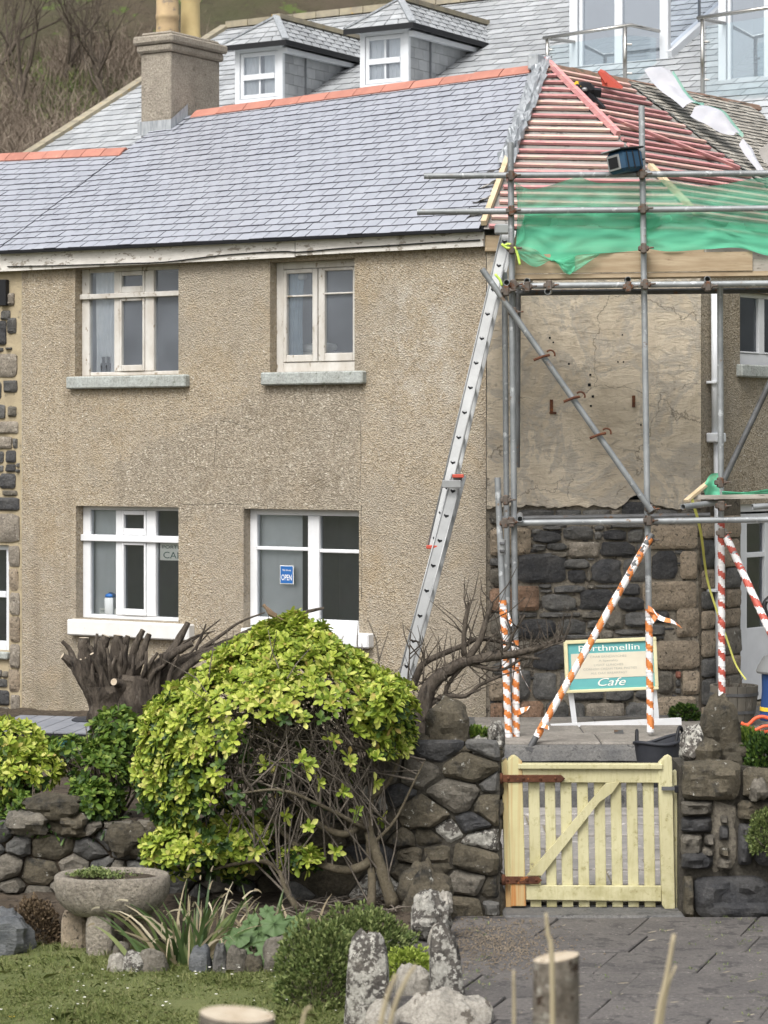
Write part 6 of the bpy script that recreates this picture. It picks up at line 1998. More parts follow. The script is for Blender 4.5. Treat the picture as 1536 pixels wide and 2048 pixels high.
# ---- aluminium ladder leaning against the eaves, seen along its rungs
lad = thing('ladder', P(795, 1440, 19.75), 'aluminium extension ladder leaning up to the eaves beside the scaffold', 'ladder')
def ladder():
    def section(a, b, Ya, Yb, n, wd, off, seed):
        p, q = P(*a, Ya), P(*b, Yb)
        t = (q - p).normalized()
        dp = Vector((.12, 1, 0)).normalized()
        sd = t.cross(dp).normalized()
        for k in (0, 1):
            s = MB()
            o = dp * (.36 * k)
            s.hexa([p + o - sd * wd, p + o + sd * wd, p + o + sd * wd + dp * .028, p + o - sd * wd + dp * .028,
                    q + o - sd * wd, q + o + sd * wd, q + o + sd * wd + dp * .028, q + o - sd * wd + dp * .028])
            st = s.build('stile', 'aluminium', lad)
            if k == 0:                   # rolled edges of the near stile
                for e in (-1, 1):
                    MB().tube([p + sd * wd * e * .93 - dp * .003, q + sd * wd * e * .93 - dp * .003], .007, 6).build('stile_lip', 'aluminium', st, True)
        for i in range(n):
            c = p.lerp(q, (i + .35) / n)
            MB().tube([c + dp * .0, c + dp * .39], .016, 8).build('rung', 'aluminium', lad, True)
            f = Frame((c.x, c.y), 0)
            mb = MB()
            mb.add([c + sd * .018 + t * .012 - dp * .0015, c - sd * .018 + t * .012 - dp * .0015, c - sd * .020 + t * .0 - dp * .0015, c - t * .016 - dp * .0015, c + sd * .020 - dp * .0015], [(0, 1, 2, 3, 4)])
            mb.build('rung_end', 'void_dark', lad, fix=False)
    section((866, 1095), (1016, 452), 19.86, 20.55, 13, .045, 0, 1)
    section((782, 1452), (914, 950), 19.58, 19.86, 10, .045, 0, 2)
    for (u, v, m) in ((916, 952, 'red_plastic'), (864, 1094, 'red_plastic')):
        p = P(u, v, 19.8)
        MB().cbox(Frame((p.x, p.y), 0), -.045, .045, -.02, .05, p.z - .014, p.z + .014, .004).build('end_cap', m, lad)
    p = P(903, 968, 19.8)
    MB().cbox(Frame((p.x, p.y), 0), -.075, .075, -.03, -.012, p.z - .03, p.z + .03, .004).build('guide_bracket', 'aluminium', lad)
    p = P(1004, 456, 20.4)
    MB().cbox(Frame((p.x, p.y), 0), -.06, .06, -.05, .05, p.z - .05, p.z + .03, .01).build('stand_off', 'aluminium', lad)
ladder()

# ---- things left on the roof
def roof_things():
    # site radio in a roll cage hung on the standard
    Yr = YF - .12
    c = P(1256, 322, Yr)
    t = thing('site_radio', c - Vector((0, 0, .1)), 'dark blue site radio hanging on the scaffold pole', 'radio')
    f = Frame((c.x, c.y), 42)
    def tilt(pts, ang=-.22):
        return [Vector((c.x + (p.x - c.x) * math.cos(ang) - (p.z - c.z) * math.sin(ang), p.y, c.z + (p.x - c.x) * math.sin(ang) + (p.z - c.z) * math.cos(ang))) for p in map(Vector, pts)]
    def part(name, m, *a, b=.012):
        mb = MB().cbox(f, a[0], a[1], a[2], a[3], c.z + a[4], c.z + a[5], b); mb.v = [tuple(v) for v in tilt(mb.v, .18)]
        return mb.build(name, m, t)
    part('body', 'radio_blue', -.13, .13, -.06, .12, -.085, .085, b=.03)
    part('end_face', 'aluminium', -.136, -.129, -.035, .095, -.062, .058)
    part('speaker', 'black_plastic', -.140, -.1365, -.018, .078, -.045, .04)
    part('lid', 'black_plastic', -.15, .14, -.07, .13, .086, .10)
    part('lid_edge', 'aluminium', -.155, -.14, -.075, .13, .088, .099)
    part('handle', 'black_plastic', .13, .19, -.02, .02, -.01, .015)
    for dx in (-.07, .0, .07):
        part('rib', 'black_plastic', dx - .006, dx + .006, -.066, -.059, -.07, .07, b=.002)
    # nail gun
    pos = RR(shR(DAR * .80) + .25, DAR * .80)
    o = pos - Vector((0, .12, 0))
    t = thing('nail_gun', pos, 'black and yellow nail gun lying on the upper battens', 'nail gun')
    ax = (P(1215, 222, o.y - .1) - P(1160, 168, o.y)).normalized()
    sd = ax.cross(NR_).normalized()
    def blob(name, m, c0, ln, w, h, d_=None):
        mb = MB(); dd = (d_ or ax).normalized()
        mb.bar(c0, c0 + dd * ln, w, h, NR_)
        mb.build(name, m, t)
    k0 = P(1163, 178, o.y) 
    rock('motor_body', k0 + ax * .03 + Vector((0, -.02, -.06)), (.19, .15, .14), 3, 'black_plastic', t, rough=.12)
    blob('handle', 'black_plastic', k0 + ax * .09 + Vector((0, -.05, .0)), .20, .06, .05)
    blob('magazine', 'black_plastic', k0 + ax * .16 + Vector((0, -.04, -.02)), .30, .035, .035)
    blob('yellow_cap', 'flower_yellow', k0 + Vector((-.06, -.06, .05)), .07, .04, .04)
    blob('nose', 'aluminium', k0 + ax * .45 + Vector((0, -.04, -.02)), .03, .04, .04)
    blob('battery', 'black_plastic', k0 + Vector((.09, -.02, -.03)), .09, .08, .07, Vector((1, 0, -.1)))
    mb = MB().lathe(k0 + Vector((.02, -.11, -.02)), [(.02, -.015), (.026, 0), (.02, .015)], 10); mb.build('badge', 'aluminium', t)
    # red dust pan / scoop
    b = P(1212, 176, pos.y + .35)
    t = thing('red_scoop', b, 'red plastic scoop lying on the battens beside the nail gun', 'scoop')
    mb = MB()
    pts = [P(1198, 142, b.y), P(1208, 146, b.y), P(1244, 178, b.y), P(1205, 172, b.y)]
    mb.prism(pts, (0.02, .07, .03)); mb.build('pan', 'red_plastic', t)
    MB().bar(P(1197, 143, b.y - .01), P(1212, 166, b.y - .01), .05, .02).build('handle', 'red_plastic', t)
    # strips of white breather membrane flapping at the edge of the old slates
    def sheet_strip(lab, A, B_, seed, under):
        n, m = 12, 10
        A = bez([P(*q) for q in A], 4); B_ = bez([P(*q) for q in B_], 4)
        rows = []
        for j in range(m + 1):
            k = j / m
            rows.append([a.lerp(b, k) + Vector((0, 0, .06 * math.sin(k * math.pi) * (.5 + nz(i * .3, seed)))) + Vector((0, .02 * nz(i * .12, j * .25, seed), .02 * nz(i * .15, j * .25, seed + 2))) for i, (a, b) in enumerate(zip(A, B_))])
        o = MB().grid(rows).build('roof_membrane', 'membrane_white', None, True, fix=False)
        tag(o, lab, 'membrane', 'loose strips of roof membrane')
        if under:
            g = MB().grid([[p - Vector((.0, -.02, .012)) for p in rows[-3]], [p - Vector((-.025, -.03, .03)) for p in rows[-1]], [p - Vector((-.035, -.02, .00)) for p in rows[-1]]])
            g.build('underside', 'membrane_green', o, True, fix=False)
        return o
    y0 = RR(S_RB, DAR).y
    L1 = [(1288, 140, y0 + .05), (1300, 160, y0), (1320, 180, y0 - .1), (1345, 198, y0 - .2), (1366, 216, y0 - .35)]
    L2 = [(1340, 140, y0 + .1), (1352, 160, y0), (1366, 184, y0 - .05), (1382, 200, y0 - .2), (1402, 206, y0 - .35)]
    sheet_strip('upper strip of white roofing membrane flapping below the balcony doors', L1, L2, 1, True)
    L1 = [(1380, 232, y0 - .45), (1400, 244, y0 - .5), (1420, 252, y0 - .55), (1446, 266, y0 - .6), (1468, 272, y0 - .65)]
    L2 = [(1398, 212, y0 - .35), (1420, 214, y0 - .4), (1442, 222, y0 - .45), (1462, 246, y0 - .5), (1481, 268, y0 - .55)]
    sheet_strip('second strip of white roofing membrane curling over the old slates', L1, L2, 4, True)
    L1 = [(1478, 290, y0 - .7), (1490, 308, y0 - .75), (1505, 330, y0 - .85), (1516, 346, y0 - .9)]
    L2 = [(1490, 282, y0 - .65), (1504, 298, y0 - .7), (1514, 318, y0 - .8), (1534, 344, y0 - .9)]
    sheet_strip('lowest strip of white roofing membrane hanging beside the scaffold rail', L1, L2, 7, False)
    L1 = [(1516, 300, y0 - .75), (1524, 318, y0 - .8), (1536, 330, y0 - .9)]
    L2 = [(1560, 282, y0 - .7), (1566, 300, y0 - .75), (1580, 322, y0 - .85)]
    o = MB().grid([[P(*q) for q in L1], [P(*q) + Vector((0, 0, .05)) for q in L2]]).build('roof_membrane', 'membrane_grey', None, True, fix=False)
    tag(o, 'crumpled grey roofing membrane at the right edge above the scaffold rail', 'membrane', 'loose strips of roof membrane')
roof_things()

# ================================================================== cafe sign and things on the terrace
def cafe_sign():
    Y = 20.45
    c = P(1222, 1330, Y)
    f = Frame((c.x, c.y), 2)
    tl = math.radians(2.2)                  # the board leans a little
    t = thing('cafe_sign', P(1222, 1452, Y), 'teal and cream cafe sign board on white legs against the stone wall', 'sign')
    px = Y / FPX
    hw, hh = 93 * px, 52 * px
    def R_(o):
        for v in o.data.vertices:
            d = v.co - Vector((c.x, c.y, c.z))
            v.co = Vector((c.x + d.x * math.cos(tl) - d.z * math.sin(tl), v.co.y + d.z * .08, c.z + d.x * math.sin(tl) + d.z * math.cos(tl)))
        return o
    R_(MB().cbox(f, -hw + .01, hw - .01, .0, .02, c.z - hh + .01, c.z + hh - .01, .002).build('board', 'sign_teal', t))
    R_(MB().cbox(f, -hw + .055, hw - .035, -.003, .001, c.z - hh * .48, c.z + hh * .48, .001).build('cream_panel', 'sign_cream', t))
    for a in ((-hw, hw, hh - .028, hh), (-hw, hw, -hh, -hh + .024), (-hw, -hw + .03, -hh + .025, hh - .029), (hw - .028, hw, -hh + .025, hh - .029)):
        R_(MB().cbox(f, a[0], a[1], -.02, .03, c.z + a[2], c.z + a[3], .004).build('frame', 'frame_cream', t))
    tx = lambda body, s, z, h, m, w, sh_=0.0: R_(text_mesh('lettering', body, f, s, c.z + z, -.0045, h, m, t, sh_, width=w))
    tx('Porthmellin', -.01, hh * .56, .050, 'letter_white', .50)
    tx('CRAB SANDWICHES', -.02, hh * .30, .018, 'ink_faded', .30)
    tx('A Speciality', -.02, hh * .15, .016, 'ink_faded', .16)
    tx('LIGHT LUNCHES', -.02, hh * -.02, .018, 'ink_faded', .24)
    tx('CORNISH CREAM TEAS, PASTIES', -.01, hh * -.17, .018, 'ink_faded', .44)
    tx('ALL DAY BREAKFAST', -.02, hh * -.33, .018, 'ink_faded', .30)
    tx('Cafe', -.0, hh * -.78, .066, 'letter_white', .23, .35)
    for (u0, v0, u1, v1) in ((1140, 1375, 1150, 1452), (1307, 1372, 1314, 1446)):
        MB().bar(P(u0, v0, Y + .03), P(u1, v1, Y + .03), .042, .02, Vector((0, 1, 0))).build('leg', 'clean_white_paint', t)
    a, b = P(1102, 1459, Y - .12), P(1362, 1446, Y - .10)
    MB().bar(a, b, .07, .085, Vector((0, 0, 1))).build('foot_plank', 'clean_white_paint', t)
    MB().bar(a - Vector((0, -.02, .055)), b - Vector((.25, -.02, .052)), .05, .018, Vector((0, 0, 1))).build('dark_strip', 'void_dark', t)  # dark strip just below the foot plank
cafe_sign()
def slate_hook():
    a = P(1232, 1468, 19.7)
    t = thing('hammer', a, 'short handled slater hammer lying on the terrace under the sign', 'hammer')
    MB().bar(P(1237, 1462, 19.75), P(1240, 1476, 19.6), .07, .02).build('head', 'steel_dark', t)
    MB().tube([P(1230, 1476, 19.6), P(1246, 1481, 19.55), P(1260, 1482, 19.5)], [.016, .016, .02], 8).build('handle', 'timber_grey', t, True)
slate_hook()
def trug():
    Y = 16.6
    c = P(1312, 1572, Y)
    t = thing('rubber_trug', c, 'black rubber trug with rope handles standing behind the gate', 'trug')
    rows = []
    w0, w1 = 28 * Y / FPX, 48 * Y / FPX
    z0, z1 = P(1300, 1572, Y).z, P(1300, 1482, Y).z
    for j in range(7):
        k = j / 6
        rad = lerp(w0, w1, k ** .8)
        row = []
        for i in range(28):
            a = 2 * math.pi * i / 28
            sq = 1 + .05 * math.sin(2 * a + 1) * k
            sag = .022 * k * math.cos(a) + .018 * k * k * math.sin(2 * a + .6)
            row.append(Vector((c.x + rad * sq * math.cos(a) + .02 * k, c.y + rad * .85 * math.sin(a), lerp(z0, z1, k) + sag)))
        rows.append(row)
    body = MB().grid(rows, closed=True)
    body.f.append(tuple(range(27, -1, -1)))
    inner = [[Vector((c.x, c.y, p.z)).lerp(p, .96) for p in r_] for r_ in rows[::-1]]
    body.grid([rows[-1]] + inner, closed=True)
    body.build('body', 'black_rubber', t, 50)
    MB().tube([p for p in rows[-1]] + [rows[-1][0]], .012, 6, cap=False).build('rim', 'black_rubber', t, True)
    for a0 in (190, 345):
        p = [rows[-1][int((a0 + d) % 360 / 360 * 28) % 28] for d in (-26, 26)]
        m = (p[0] + p[1]) / 2 + Vector((0, -.0, .075))
        MB().tube(bez([p[0] - Vector((0, 0, .02)), p[0].lerp(m, .7) + Vector((0, 0, .02)), p[1].lerp(m, .7) + Vector((0, 0, .02)), p[1] - Vector((0, 0, .02))], 5), .011, 8).build('handle', 'black_plastic', t, True)
trug()
def planter():
    Y = 20.35
    c = P(1468, 1440, Y)
    t = thing('barrel_planter', c, 'weathered half barrel planter beside the white door', 'planter')
    px = Y / FPX
    h = 70 * px
    n = 16
    for k in range(n):
        a0, a1 = 2 * math.pi * (k + .03) / n, 2 * math.pi * (k + .97) / n
        mb = MB(); rows = []
        for z, r_ in ((0, 38), (.35, 44), (.7, 47), (1.0, 48)):
            r0, r1 = r_ * px, (r_ - 5) * px
            rows.append([c + Vector((q * math.cos(a), q * math.sin(a), z * h)) for q, a in ((r0, a0), (r0, (a0 + a1) / 2), (r0, a1), (r1, a1), (r1, a0))])
        mb.grid(rows, closed=True); mb.f.append((0, 1, 2, 3, 4)); mb.f.append((19, 18, 17, 16, 15))
        mb.build('stave', 'planter_wood', t)
    for z, r_ in ((.22, 42.6), (.72, 48)):
        rows = [[c + Vector((q * px * math.cos(2 * math.pi * k / 24), q * px * math.sin(2 * math.pi * k / 24), (z + dz) * h)) for k in range(24)] for q, dz in ((r_, 0), (r_ + .8, 0), (r_ + .9, .09), (r_, .09))]
        MB().grid(rows, closed=True).build('hoop', 'steel_dark', t, fix=False)
    MB().lathe(c + Vector((0, 0, h * .86)), [(42 * px, 0), (30 * px, .012), (.005, .02)], 20).build('soil', 'soil', t, True)
    r = random.Random(4); mb = MB()
    for _ in range(26):
        b = c + Vector((r.uniform(-.1, .1), r.uniform(-.1, .1), h * .88))
        mb.tube([b, b + Vector((r.gauss(0, .03), r.gauss(0, .03), r.uniform(.03, .10)))], [.004, .002], 4)
    mb.build('dead_stems', 'bark', t, fix=False)
planter()
def blue_bin():
    Y = 19.9
    c = P(1550, 1440, Y); px = Y / FPX
    t = thing('dust_extractor', c, 'blue drum vacuum cleaner with grey lid at the right edge', 'vacuum')
    MB().lathe(c, [(30 * px, 0), (34 * px, 8 * px), (30 * px, 12 * px), (26 * px, 60 * px), (27 * px, 92 * px), (20 * px, 96 * px)], 24).build('drum', 'bin_blue', t, 40)
    MB().lathe(c + Vector((0, 0, 94 * px)), [(36 * px, 0), (38 * px, 4 * px), (34 * px, 14 * px), (22 * px, 34 * px), (6 * px, 38 * px)], 24).build('lid', 'bin_grey', t, 40)
    MB().lathe(c + Vector((0, 0, 18 * px)), [(29 * px, 0), (30.5 * px, 1 * px), (30 * px, 8 * px), (28 * px, 9 * px)], 24).build('band', 'flower_yellow', t, 40)
    MB().tube(bez([c + Vector((0, 0, 130 * px)), c + Vector((-.05, -.05, 190 * px)), c + Vector((-.09, -.03, 230 * px)), c + Vector((-.02, 0, 250 * px))], 5), .02, 8).build('hose', 'black_plastic', t, True)
    MB().lathe(c + Vector((0, 0, 236 * px)), [(20 * px, 0), (22 * px, 3 * px), (14 * px, 9 * px), (3 * px, 11 * px)], 18).build('cap', 'aluminium', t, True)
    pts = [P(u, v, 19.4) for u, v in ((1482, 1446), (1495, 1450), (1512, 1436), (1530, 1434), (1548, 1445), (1540, 1462), (1515, 1462), (1490, 1452))]
    tag(MB().tube(bez(pts, 6), .014, 8).build('orange_hose', 'orange_hose', None, True), 'orange cable coiled on the ground beside the blue vacuum cleaner', 'cable')
    pts = [P(u, v, 19.35) for u, v in ((1490, 1448), (1508, 1460), (1530, 1452), (1560, 1455))]
    tag(MB().tube(bez(pts, 6), .012, 8).build('orange_hose', 'orange_hose', None, True), 'second loop of orange cable nearest the planter wall', 'cable')
blue_bin()

# ================================================================== gate
YG = 15.1
def gate():
    px = YG / FPX
    base = P(1180, 1820, YG)
    g = thing('garden_gate', base, 'pale yellow slatted garden gate with diagonal brace and rusty hinges', 'gate')
    def poly(name, pts, y0, th, m, parent=g):
        P0 = [P(u, v, YG) for u, v in pts]
        mb = MB()
        n = len(P0)
        b = .0035
        cx = sum(p.x for p in P0) / n; cz = sum(p.z for p in P0) / n
        fr = [Vector((p.x + math.copysign(min(b, abs(cx - p.x)), cx - p.x), YG + y0, p.z + math.copysign(min(b, abs(cz - p.z)), cz - p.z))) for p in P0]
        mid = [Vector((p.x, YG + y0 + b, p.z)) for p in P0]
        bk = [Vector((p.x, YG + y0 + th, p.z)) for p in P0]
        mb.grid([fr, mid, bk], closed=True)
        mb.f.append(tuple(range(n))); mb.f.append(tuple(range(3 * n - 1, 2 * n - 1, -1)))
        return mb.build(name, m, parent)
    # slats first (behind the rails)
    r = random.Random(2)
    for i, u in enumerate((1068, 1100, 1132, 1165, 1199, 1232, 1264, 1297)):
        d = 4.5
        w = 10.6 + r.uniform(-.5, .5)
        poly('slat', [(u - w, 1540), (u + w, 1540), (u + d + w, 1816), (u + d - w, 1816)], .024 + r.uniform(0, .002), .020, 'gate_paint')
    poly('top_rail', [(1043, 1536), (1318, 1537), (1318, 1566), (1043, 1565)], -.002, .024, 'gate_paint')
    poly('cap_rail', [(1036, 1527), (1324, 1527.5), (1324, 1537.5), (1036, 1537)], -.028, .07, 'gate_paint')
    poly('bottom_rail', [(1052, 1771), (1323, 1772), (1323, 1803), (1052, 1800)], -.002, .024, 'gate_paint')
    poly('brace', [(1053, 1752), (1082, 1752), (1200, 1603), (1226, 1584), (1241, 1562), (1212, 1566)], -.0035, .0265, 'gate_paint')
    poly('hinge_stile', [(1015, 1524), (1017, 1518), (1023, 1512), (1029, 1511), (1036, 1515), (1044, 1523), (1044, 1530), (1052, 1812), (1022, 1812)], -.012, .055, 'gate_paint_rust')
    poly('latch_stile', [(1316, 1530), (1318, 1525), (1330, 1513), (1337, 1510), (1343, 1514), (1344, 1524), (1350, 1816), (1344, 1819), (1330, 1818), (1324, 1810)], -.012, .055, 'gate_paint')
    for (u0, u1, v0, v1, m) in ((1001, 1130, 1549, 1564, 'hinge_top'), (1006, 1084, 1752, 1767, 'hinge_low')):
        h = poly('hinge', [(u0, v0), (u1 - 8, v0), (u1, (v0 + v1) / 2), (u1 - 8, v1), (u0, v1)], -.022, .009, 'rust')
        for k in (.12, .35, .62, .85):
            c = P(lerp(u0, u1, k), (v0 + v1) / 2, YG - .024)
            MB().lathe(c, [(.008, -.006), (.009, 0), (.006, .006)], 8).build('bolt', 'rust', h)
        MB().tube([P(u0 + 1, v0 - 3, YG - .018), P(u0 + 1, v1 + 3, YG - .018)], .012, 10).build('knuckle', 'rust', h, True)
    l = MB().bar(P(1323, 1577, YG - .03), P(1356, 1577, YG - .03), .012, .022).build('latch', 'steel_dark', g)
    MB().cbox(Frame((P(1350, 1577, YG).x, YG), 0), -.006, .02, -.045, -.01, P(1350, 1584, YG).z, P(1350, 1570, YG).z, .003).build('keeper', 'black_plastic', l)
    # fixed posts
    def post(pts, lab, m):
        P0 = [P(u, v, YG + .03) for u, v in pts]
        o = MB().prism(P0, (0, .08, 0)).build('gate_post', m, None)
        tag(o, lab, 'post', 'gate posts')
    post([(1003, 1525), (1013, 1518), (1018, 1530), (1026, 1813), (1012, 1814)], 'yellow gate post on the hinge side against the left wall', 'gate_paint_rust')
    post([(1345, 1546), (1353, 1542), (1359, 1815), (1352, 1818)], 'narrow yellow gate post on the latch side against the right wall', 'gate_paint')
gate()
structure(MB().cbox(FP, P(1005, 1830, 15.1).x, P(1362, 1830, 15.1).x, 14.86, 15.22, -2.85, Z_PATH + .012, .015).build('threshold', 'step_dark', None))

# ================================================================== garden walls
FW = Frame((0, 15.05), 0)
def wx(u, Y=15.05): return (u - CX) / FPX * Y
def wz(v, Y=15.05): return (HY - v) / FPX * Y
def garden_walls():
    # wall left of the gate
    w = thing('garden_wall', (wx(870), 15.05, Z_PATH), 'rough stone garden wall left of the yellow gate', 'wall')
    top = lambda u: 1500 + 10 * nz(u * .02, 5) + (70 if u < 800 else 0) * min(1, (800 - u) / 80)
    xs = [wx(u) for u in range(560, 1002, 20)]
    mb = MB()
    rows = [[(x, 15.07, -2.95) for x in xs], [(x, 15.07 + .02 * nz(x * 4), wz(top(768 + x / 15.05 * 5000)) - .03) for x in xs], [(x, 15.52, wz(top(768 + x / 15.05 * 5000)) - .03) for x in xs], [(x, 15.52, -2.95) for x in xs]]
    mb.grid(rows); e = xs[-1]
    mb.add([rows[k][-1] for k in range(4)], [(0, 1, 2, 3)])
    core = mb.build('mortar_core', 'mortar_garden', w)
    keep = lambda s, z: z < wz(top(768 + s / 15.05 * 5000)) + .01
    rubble(FW, wx(565), wx(1000), -2.90, wz(1480), .155, 1.5, 11, ('garden_stone', 'garden_stone', 'brown_stone', 'dark_stone', 'black_stone', 'lichen_stone'), w, d0=.02, proud=(.02, .06), gap=.007, keep=keep)
    FS = Frame((wx(1001), 15.07), 90)         # return face in the gateway
    rubble(FS, 0.02, .44, -2.85, wz(1500), .15, 1.4, 13, ('garden_stone', 'brown_stone'), w, d0=.0, proud=(.01, .03), gap=.012)
    for (u, v, wd, h, m, sd) in ((898, 1500, 92, 98, 'garden_stone', 1), (962, 1520, 46, 46, 'lichen_stone', 2), (992, 1510, 34, 66, 'lichen_stone', 3), (836, 1530, 70, 60, 'garden_stone', 4), (930, 1530, 50, 40, 'garden_stone', 5)):
        px = 15.25 / FPX
        rock('coping_stone', P(u, v, 15.25), (wd * px, .28, h * px), sd + 30, m, w, n=12, m=8, rough=.2, taper=.15)
    # wall right of the gate
    w = thing('garden_wall', (wx(1450), 14.95, Z_PATH), 'dark stone garden wall right of the yellow gate', 'wall')
    xs = [wx(u, 14.98) for u in range(1360, 2100, 20)]
    F2 = Frame((0, 14.98), 0)
    zt = wz(1534, 14.98)
    mb = MB()
    rows = [[(x, 15.0, -2.95) for x in xs], [(x, 15.0 + .02 * nz(x * 5), zt) for x in xs], [(x, 15.45, zt) for x in xs], [(x, 15.45, -2.95) for x in xs]]
    mb.grid(rows); mb.add([rows[k][0] for k in range(4)], [(0, 1, 2, 3)])
    mb.build('mortar_core', 'mortar_garden', w)
    k = 14.98 / FPX
    stone_piece(F2, rect_outline((1422 - CX) * k, (HY - 1746) * k, (1478 - CX) * k, (HY - 1600) * k, 333, 18, 7, .04), .06, .0, 5, 'mortar_patchy', w, 'mortar_patch', inset=.86)
    L_ = [(1362, 1520, 1480, 1598, 'garden_stone'), (1484, 1534, 1560, 1596, 'garden_stone'), (1362, 1602, 1424, 1630, 'brown_stone'), (1362, 1634, 1424, 1664, 'black_stone'), (1362, 1668, 1404, 1712, 'brown_stone'), (1408, 1668, 1428, 1690, 'brown_stone'), (1362, 1704, 1426, 1738, 'black_stone'),
          (1440, 1630, 1456, 1646, 'brown_stone'), (1438, 1650, 1458, 1680, 'black_stone'), (1438, 1694, 1458, 1712, 'garden_stone'), (1434, 1716, 1462, 1738, 'brown_stone'), (1474, 1600, 1560, 1640, 'garden_stone'), (1476, 1646, 1504, 1730, 'black_stone'), (1508, 1644, 1560, 1730, 'black_stone'),
          (1366, 1752, 1386, 1836, 'garden_stone'), (1388, 1752, 1544, 1842, 'black_stone'), (1548, 1742, 1640, 1842, 'garden_stone'), (1564, 1520, 1650, 1600, 'garden_stone'), (1564, 1604, 1650, 1738, 'black_stone'), (1404, 1694, 1428, 1712, 'brown_stone')]
    for i, (u0, v0, u1, v1, m) in enumerate(L_):
        k = 14.98 / FPX
        ol = rect_outline((u0 - CX) * k, (HY - v1) * k, (u1 - CX) * k, (HY - v0) * k, i + 210, 18, 4.6, .06)
        stone_piece(F2, ol, .04, -.05 - .03 * random.Random(i).random(), i + 99, m, w, inset=.86)
    rubble(F2, wx(1655, 14.98), wx(2080, 14.98), -2.9, zt, .16, 1.5, 23, ('garden_stone', 'black_stone', 'brown_stone'), w, d0=.04, proud=(.03, .07), gap=.012)
    px = 15.1 / FPX
    for (u, v, wd, h, m, sd, ly) in ((1438, 1510, 84, 114, 'garden_stone', 1, .1), (1384, 1524, 52, 70, 'lichen_stone', 2, 0), (1412, 1536, 60, 60, 'garden_stone', 3, -.04), (1470, 1532, 60, 50, 'garden_stone', 4, .05), (1516, 1600, 40, 42, 'brown_stone', 5, -.22)):
        rock('coping_stone', P(u, v, 15.15 + ly), (wd * px, .26, h * px), sd + 60, m, w, n=12, m=8, rough=.2, taper=.2)
    # dry stone retaining wall at the left
    w = thing('retaining_wall', (wx(200), 15.25, Z_LAWN), 'low mossy dry stone retaining wall behind the granite trough', 'wall')
    xs = [wx(u) for u in range(-900, 580, 20)]
    rows = [[(x, 15.30, -2.95) for x in xs], [(x, 15.30, wz(1668)) for x in xs], [(x, 15.55, wz(1660)) for x in xs]]
    MB().grid(rows).build('earth_core', 'soil', w, fix=False)
    F3 = Frame((0, 15.22), 0)
    rubble(F3, wx(-100), wx(575), -2.92, wz(1652), .135, 1.35, 17, ('brown_stone', 'garden_stone', 'brown_stone', 'dark_stone'), w, d0=.06, proud=(.02, .07), gap=.006)
    rubble(F3, wx(-620), wx(-101), -2.92, wz(1652), .15, 1.35, 18, ('brown_stone', 'garden_stone', 'brown_stone', 'dark_stone'), w, d0=.06, proud=(.02, .07), gap=.006)
    px = 15.3 / FPX
    for (u, v, wd, h, m, sd) in ((255, 1712, 84, 70, 'garden_stone', 1), (60, 1668, 96, 50, 'brown_stone', 2), (150, 1672, 60, 46, 'garden_stone', 3), (330, 1690, 80, 50, 'garden_stone', 4), (110, 1640, 120, 52, 'garden_stone', 6)):
        rock('top_stone', P(u, v, 15.3), (wd * px, .25, h * px), sd + 80, m, w, n=12, m=8, rough=.2)
garden_walls()

# ================================================================== trough, boulders, edging stones
def trough():
    Y = 14.3; px = Y / FPX
    c = P(224, 1832, Y)
    t = thing('granite_trough', P(224, 1920, Y), 'oval granite trough planted with moss standing on stone legs', 'trough')
    rows = []
    r = random.Random(3)
    a_, b_ = 117 * px, .22
    for (k, z) in ((.42, 2.0), (.66, 6), (.86, 22), (.96, 42), (1.0, 64), (.99, 78), (.96, 84), (.84, 85), (.79, 80), (.78, 66)):
        row = []
        for i in range(30):
            a = 2 * math.pi * i / 30
            j = 1 + .025 * nz(math.cos(a) * 2, math.sin(a) * 2, z * .05)
            row.append(c + Vector((a_ * k * j * math.copysign(abs(math.cos(a)) ** .85, math.cos(a)), b_ * k * j * math.copysign(abs(math.sin(a)) ** .85, math.sin(a)), (z + 3 * nz(a, z * .1, 4)) * px)))
        rows.append(row)
    mb = MB().grid(rows, closed=True); mb.f.append(tuple(range(29, -1, -1)))
    mb.build('bowl', 'trough_granite', t, 50)
    top = [[c + Vector((a_ * .82 * k * math.cos(2 * math.pi * i / 24), b_ * .82 * k * math.sin(2 * math.pi * i / 24), 76 * px + .02 * (1 - k) + .012 * nz(i * .9, k * 4))) for i in range(24)] for k in (1, .7, .4, .1)]
    MB().grid(top, closed=True).build('soil', 'soil', t, True, fix=False)
    for (u, v0, v1, w, dy, m) in ((200, 1926, 1832, 54, -.09, 'trough_granite'), (282, 1902, 1830, 62, .12, 'granite'), (150, 1912, 1828, 52, .10, 'granite')):
        b = P(u, v0, Y + dy); h = (v1 - v0) * -px
        rock('leg', b - Vector((0, 0, .03)), (w * px, w * px * .9, h + .05), u, m, t, n=12, m=8, rough=.07, p=4.5)
    m = MB()
    rr = random.Random(6)
    for _ in range(1300):                       # cushion of moss and stonecrop
        x, y = rr.gauss(-.10, .085), rr.gauss(-.05, .06)
        if (x / a_) ** 2 + (y / b_) ** 2 > .62: continue
        z = 82 * px + .035 * math.exp(-((x + .1) / .1) ** 2) * rr.random() + .012 * rr.random()
        p = c + Vector((x, y, z)); s = rr.uniform(.006, .014); a = rr.uniform(0, 6.3)
        d1 = Vector((math.cos(a), math.sin(a), rr.uniform(.2, 1.2))) * s; d2 = Vector((-math.sin(a), math.cos(a), .3)) * s * .6
        m.add([p - d2, p + d2, p + d1 + d2 * .2, p + d1 - d2 * .2], [(0, 1, 2, 3)])
    o = m.build('moss', 'leaf_hebe', t, fix=False)
trough()
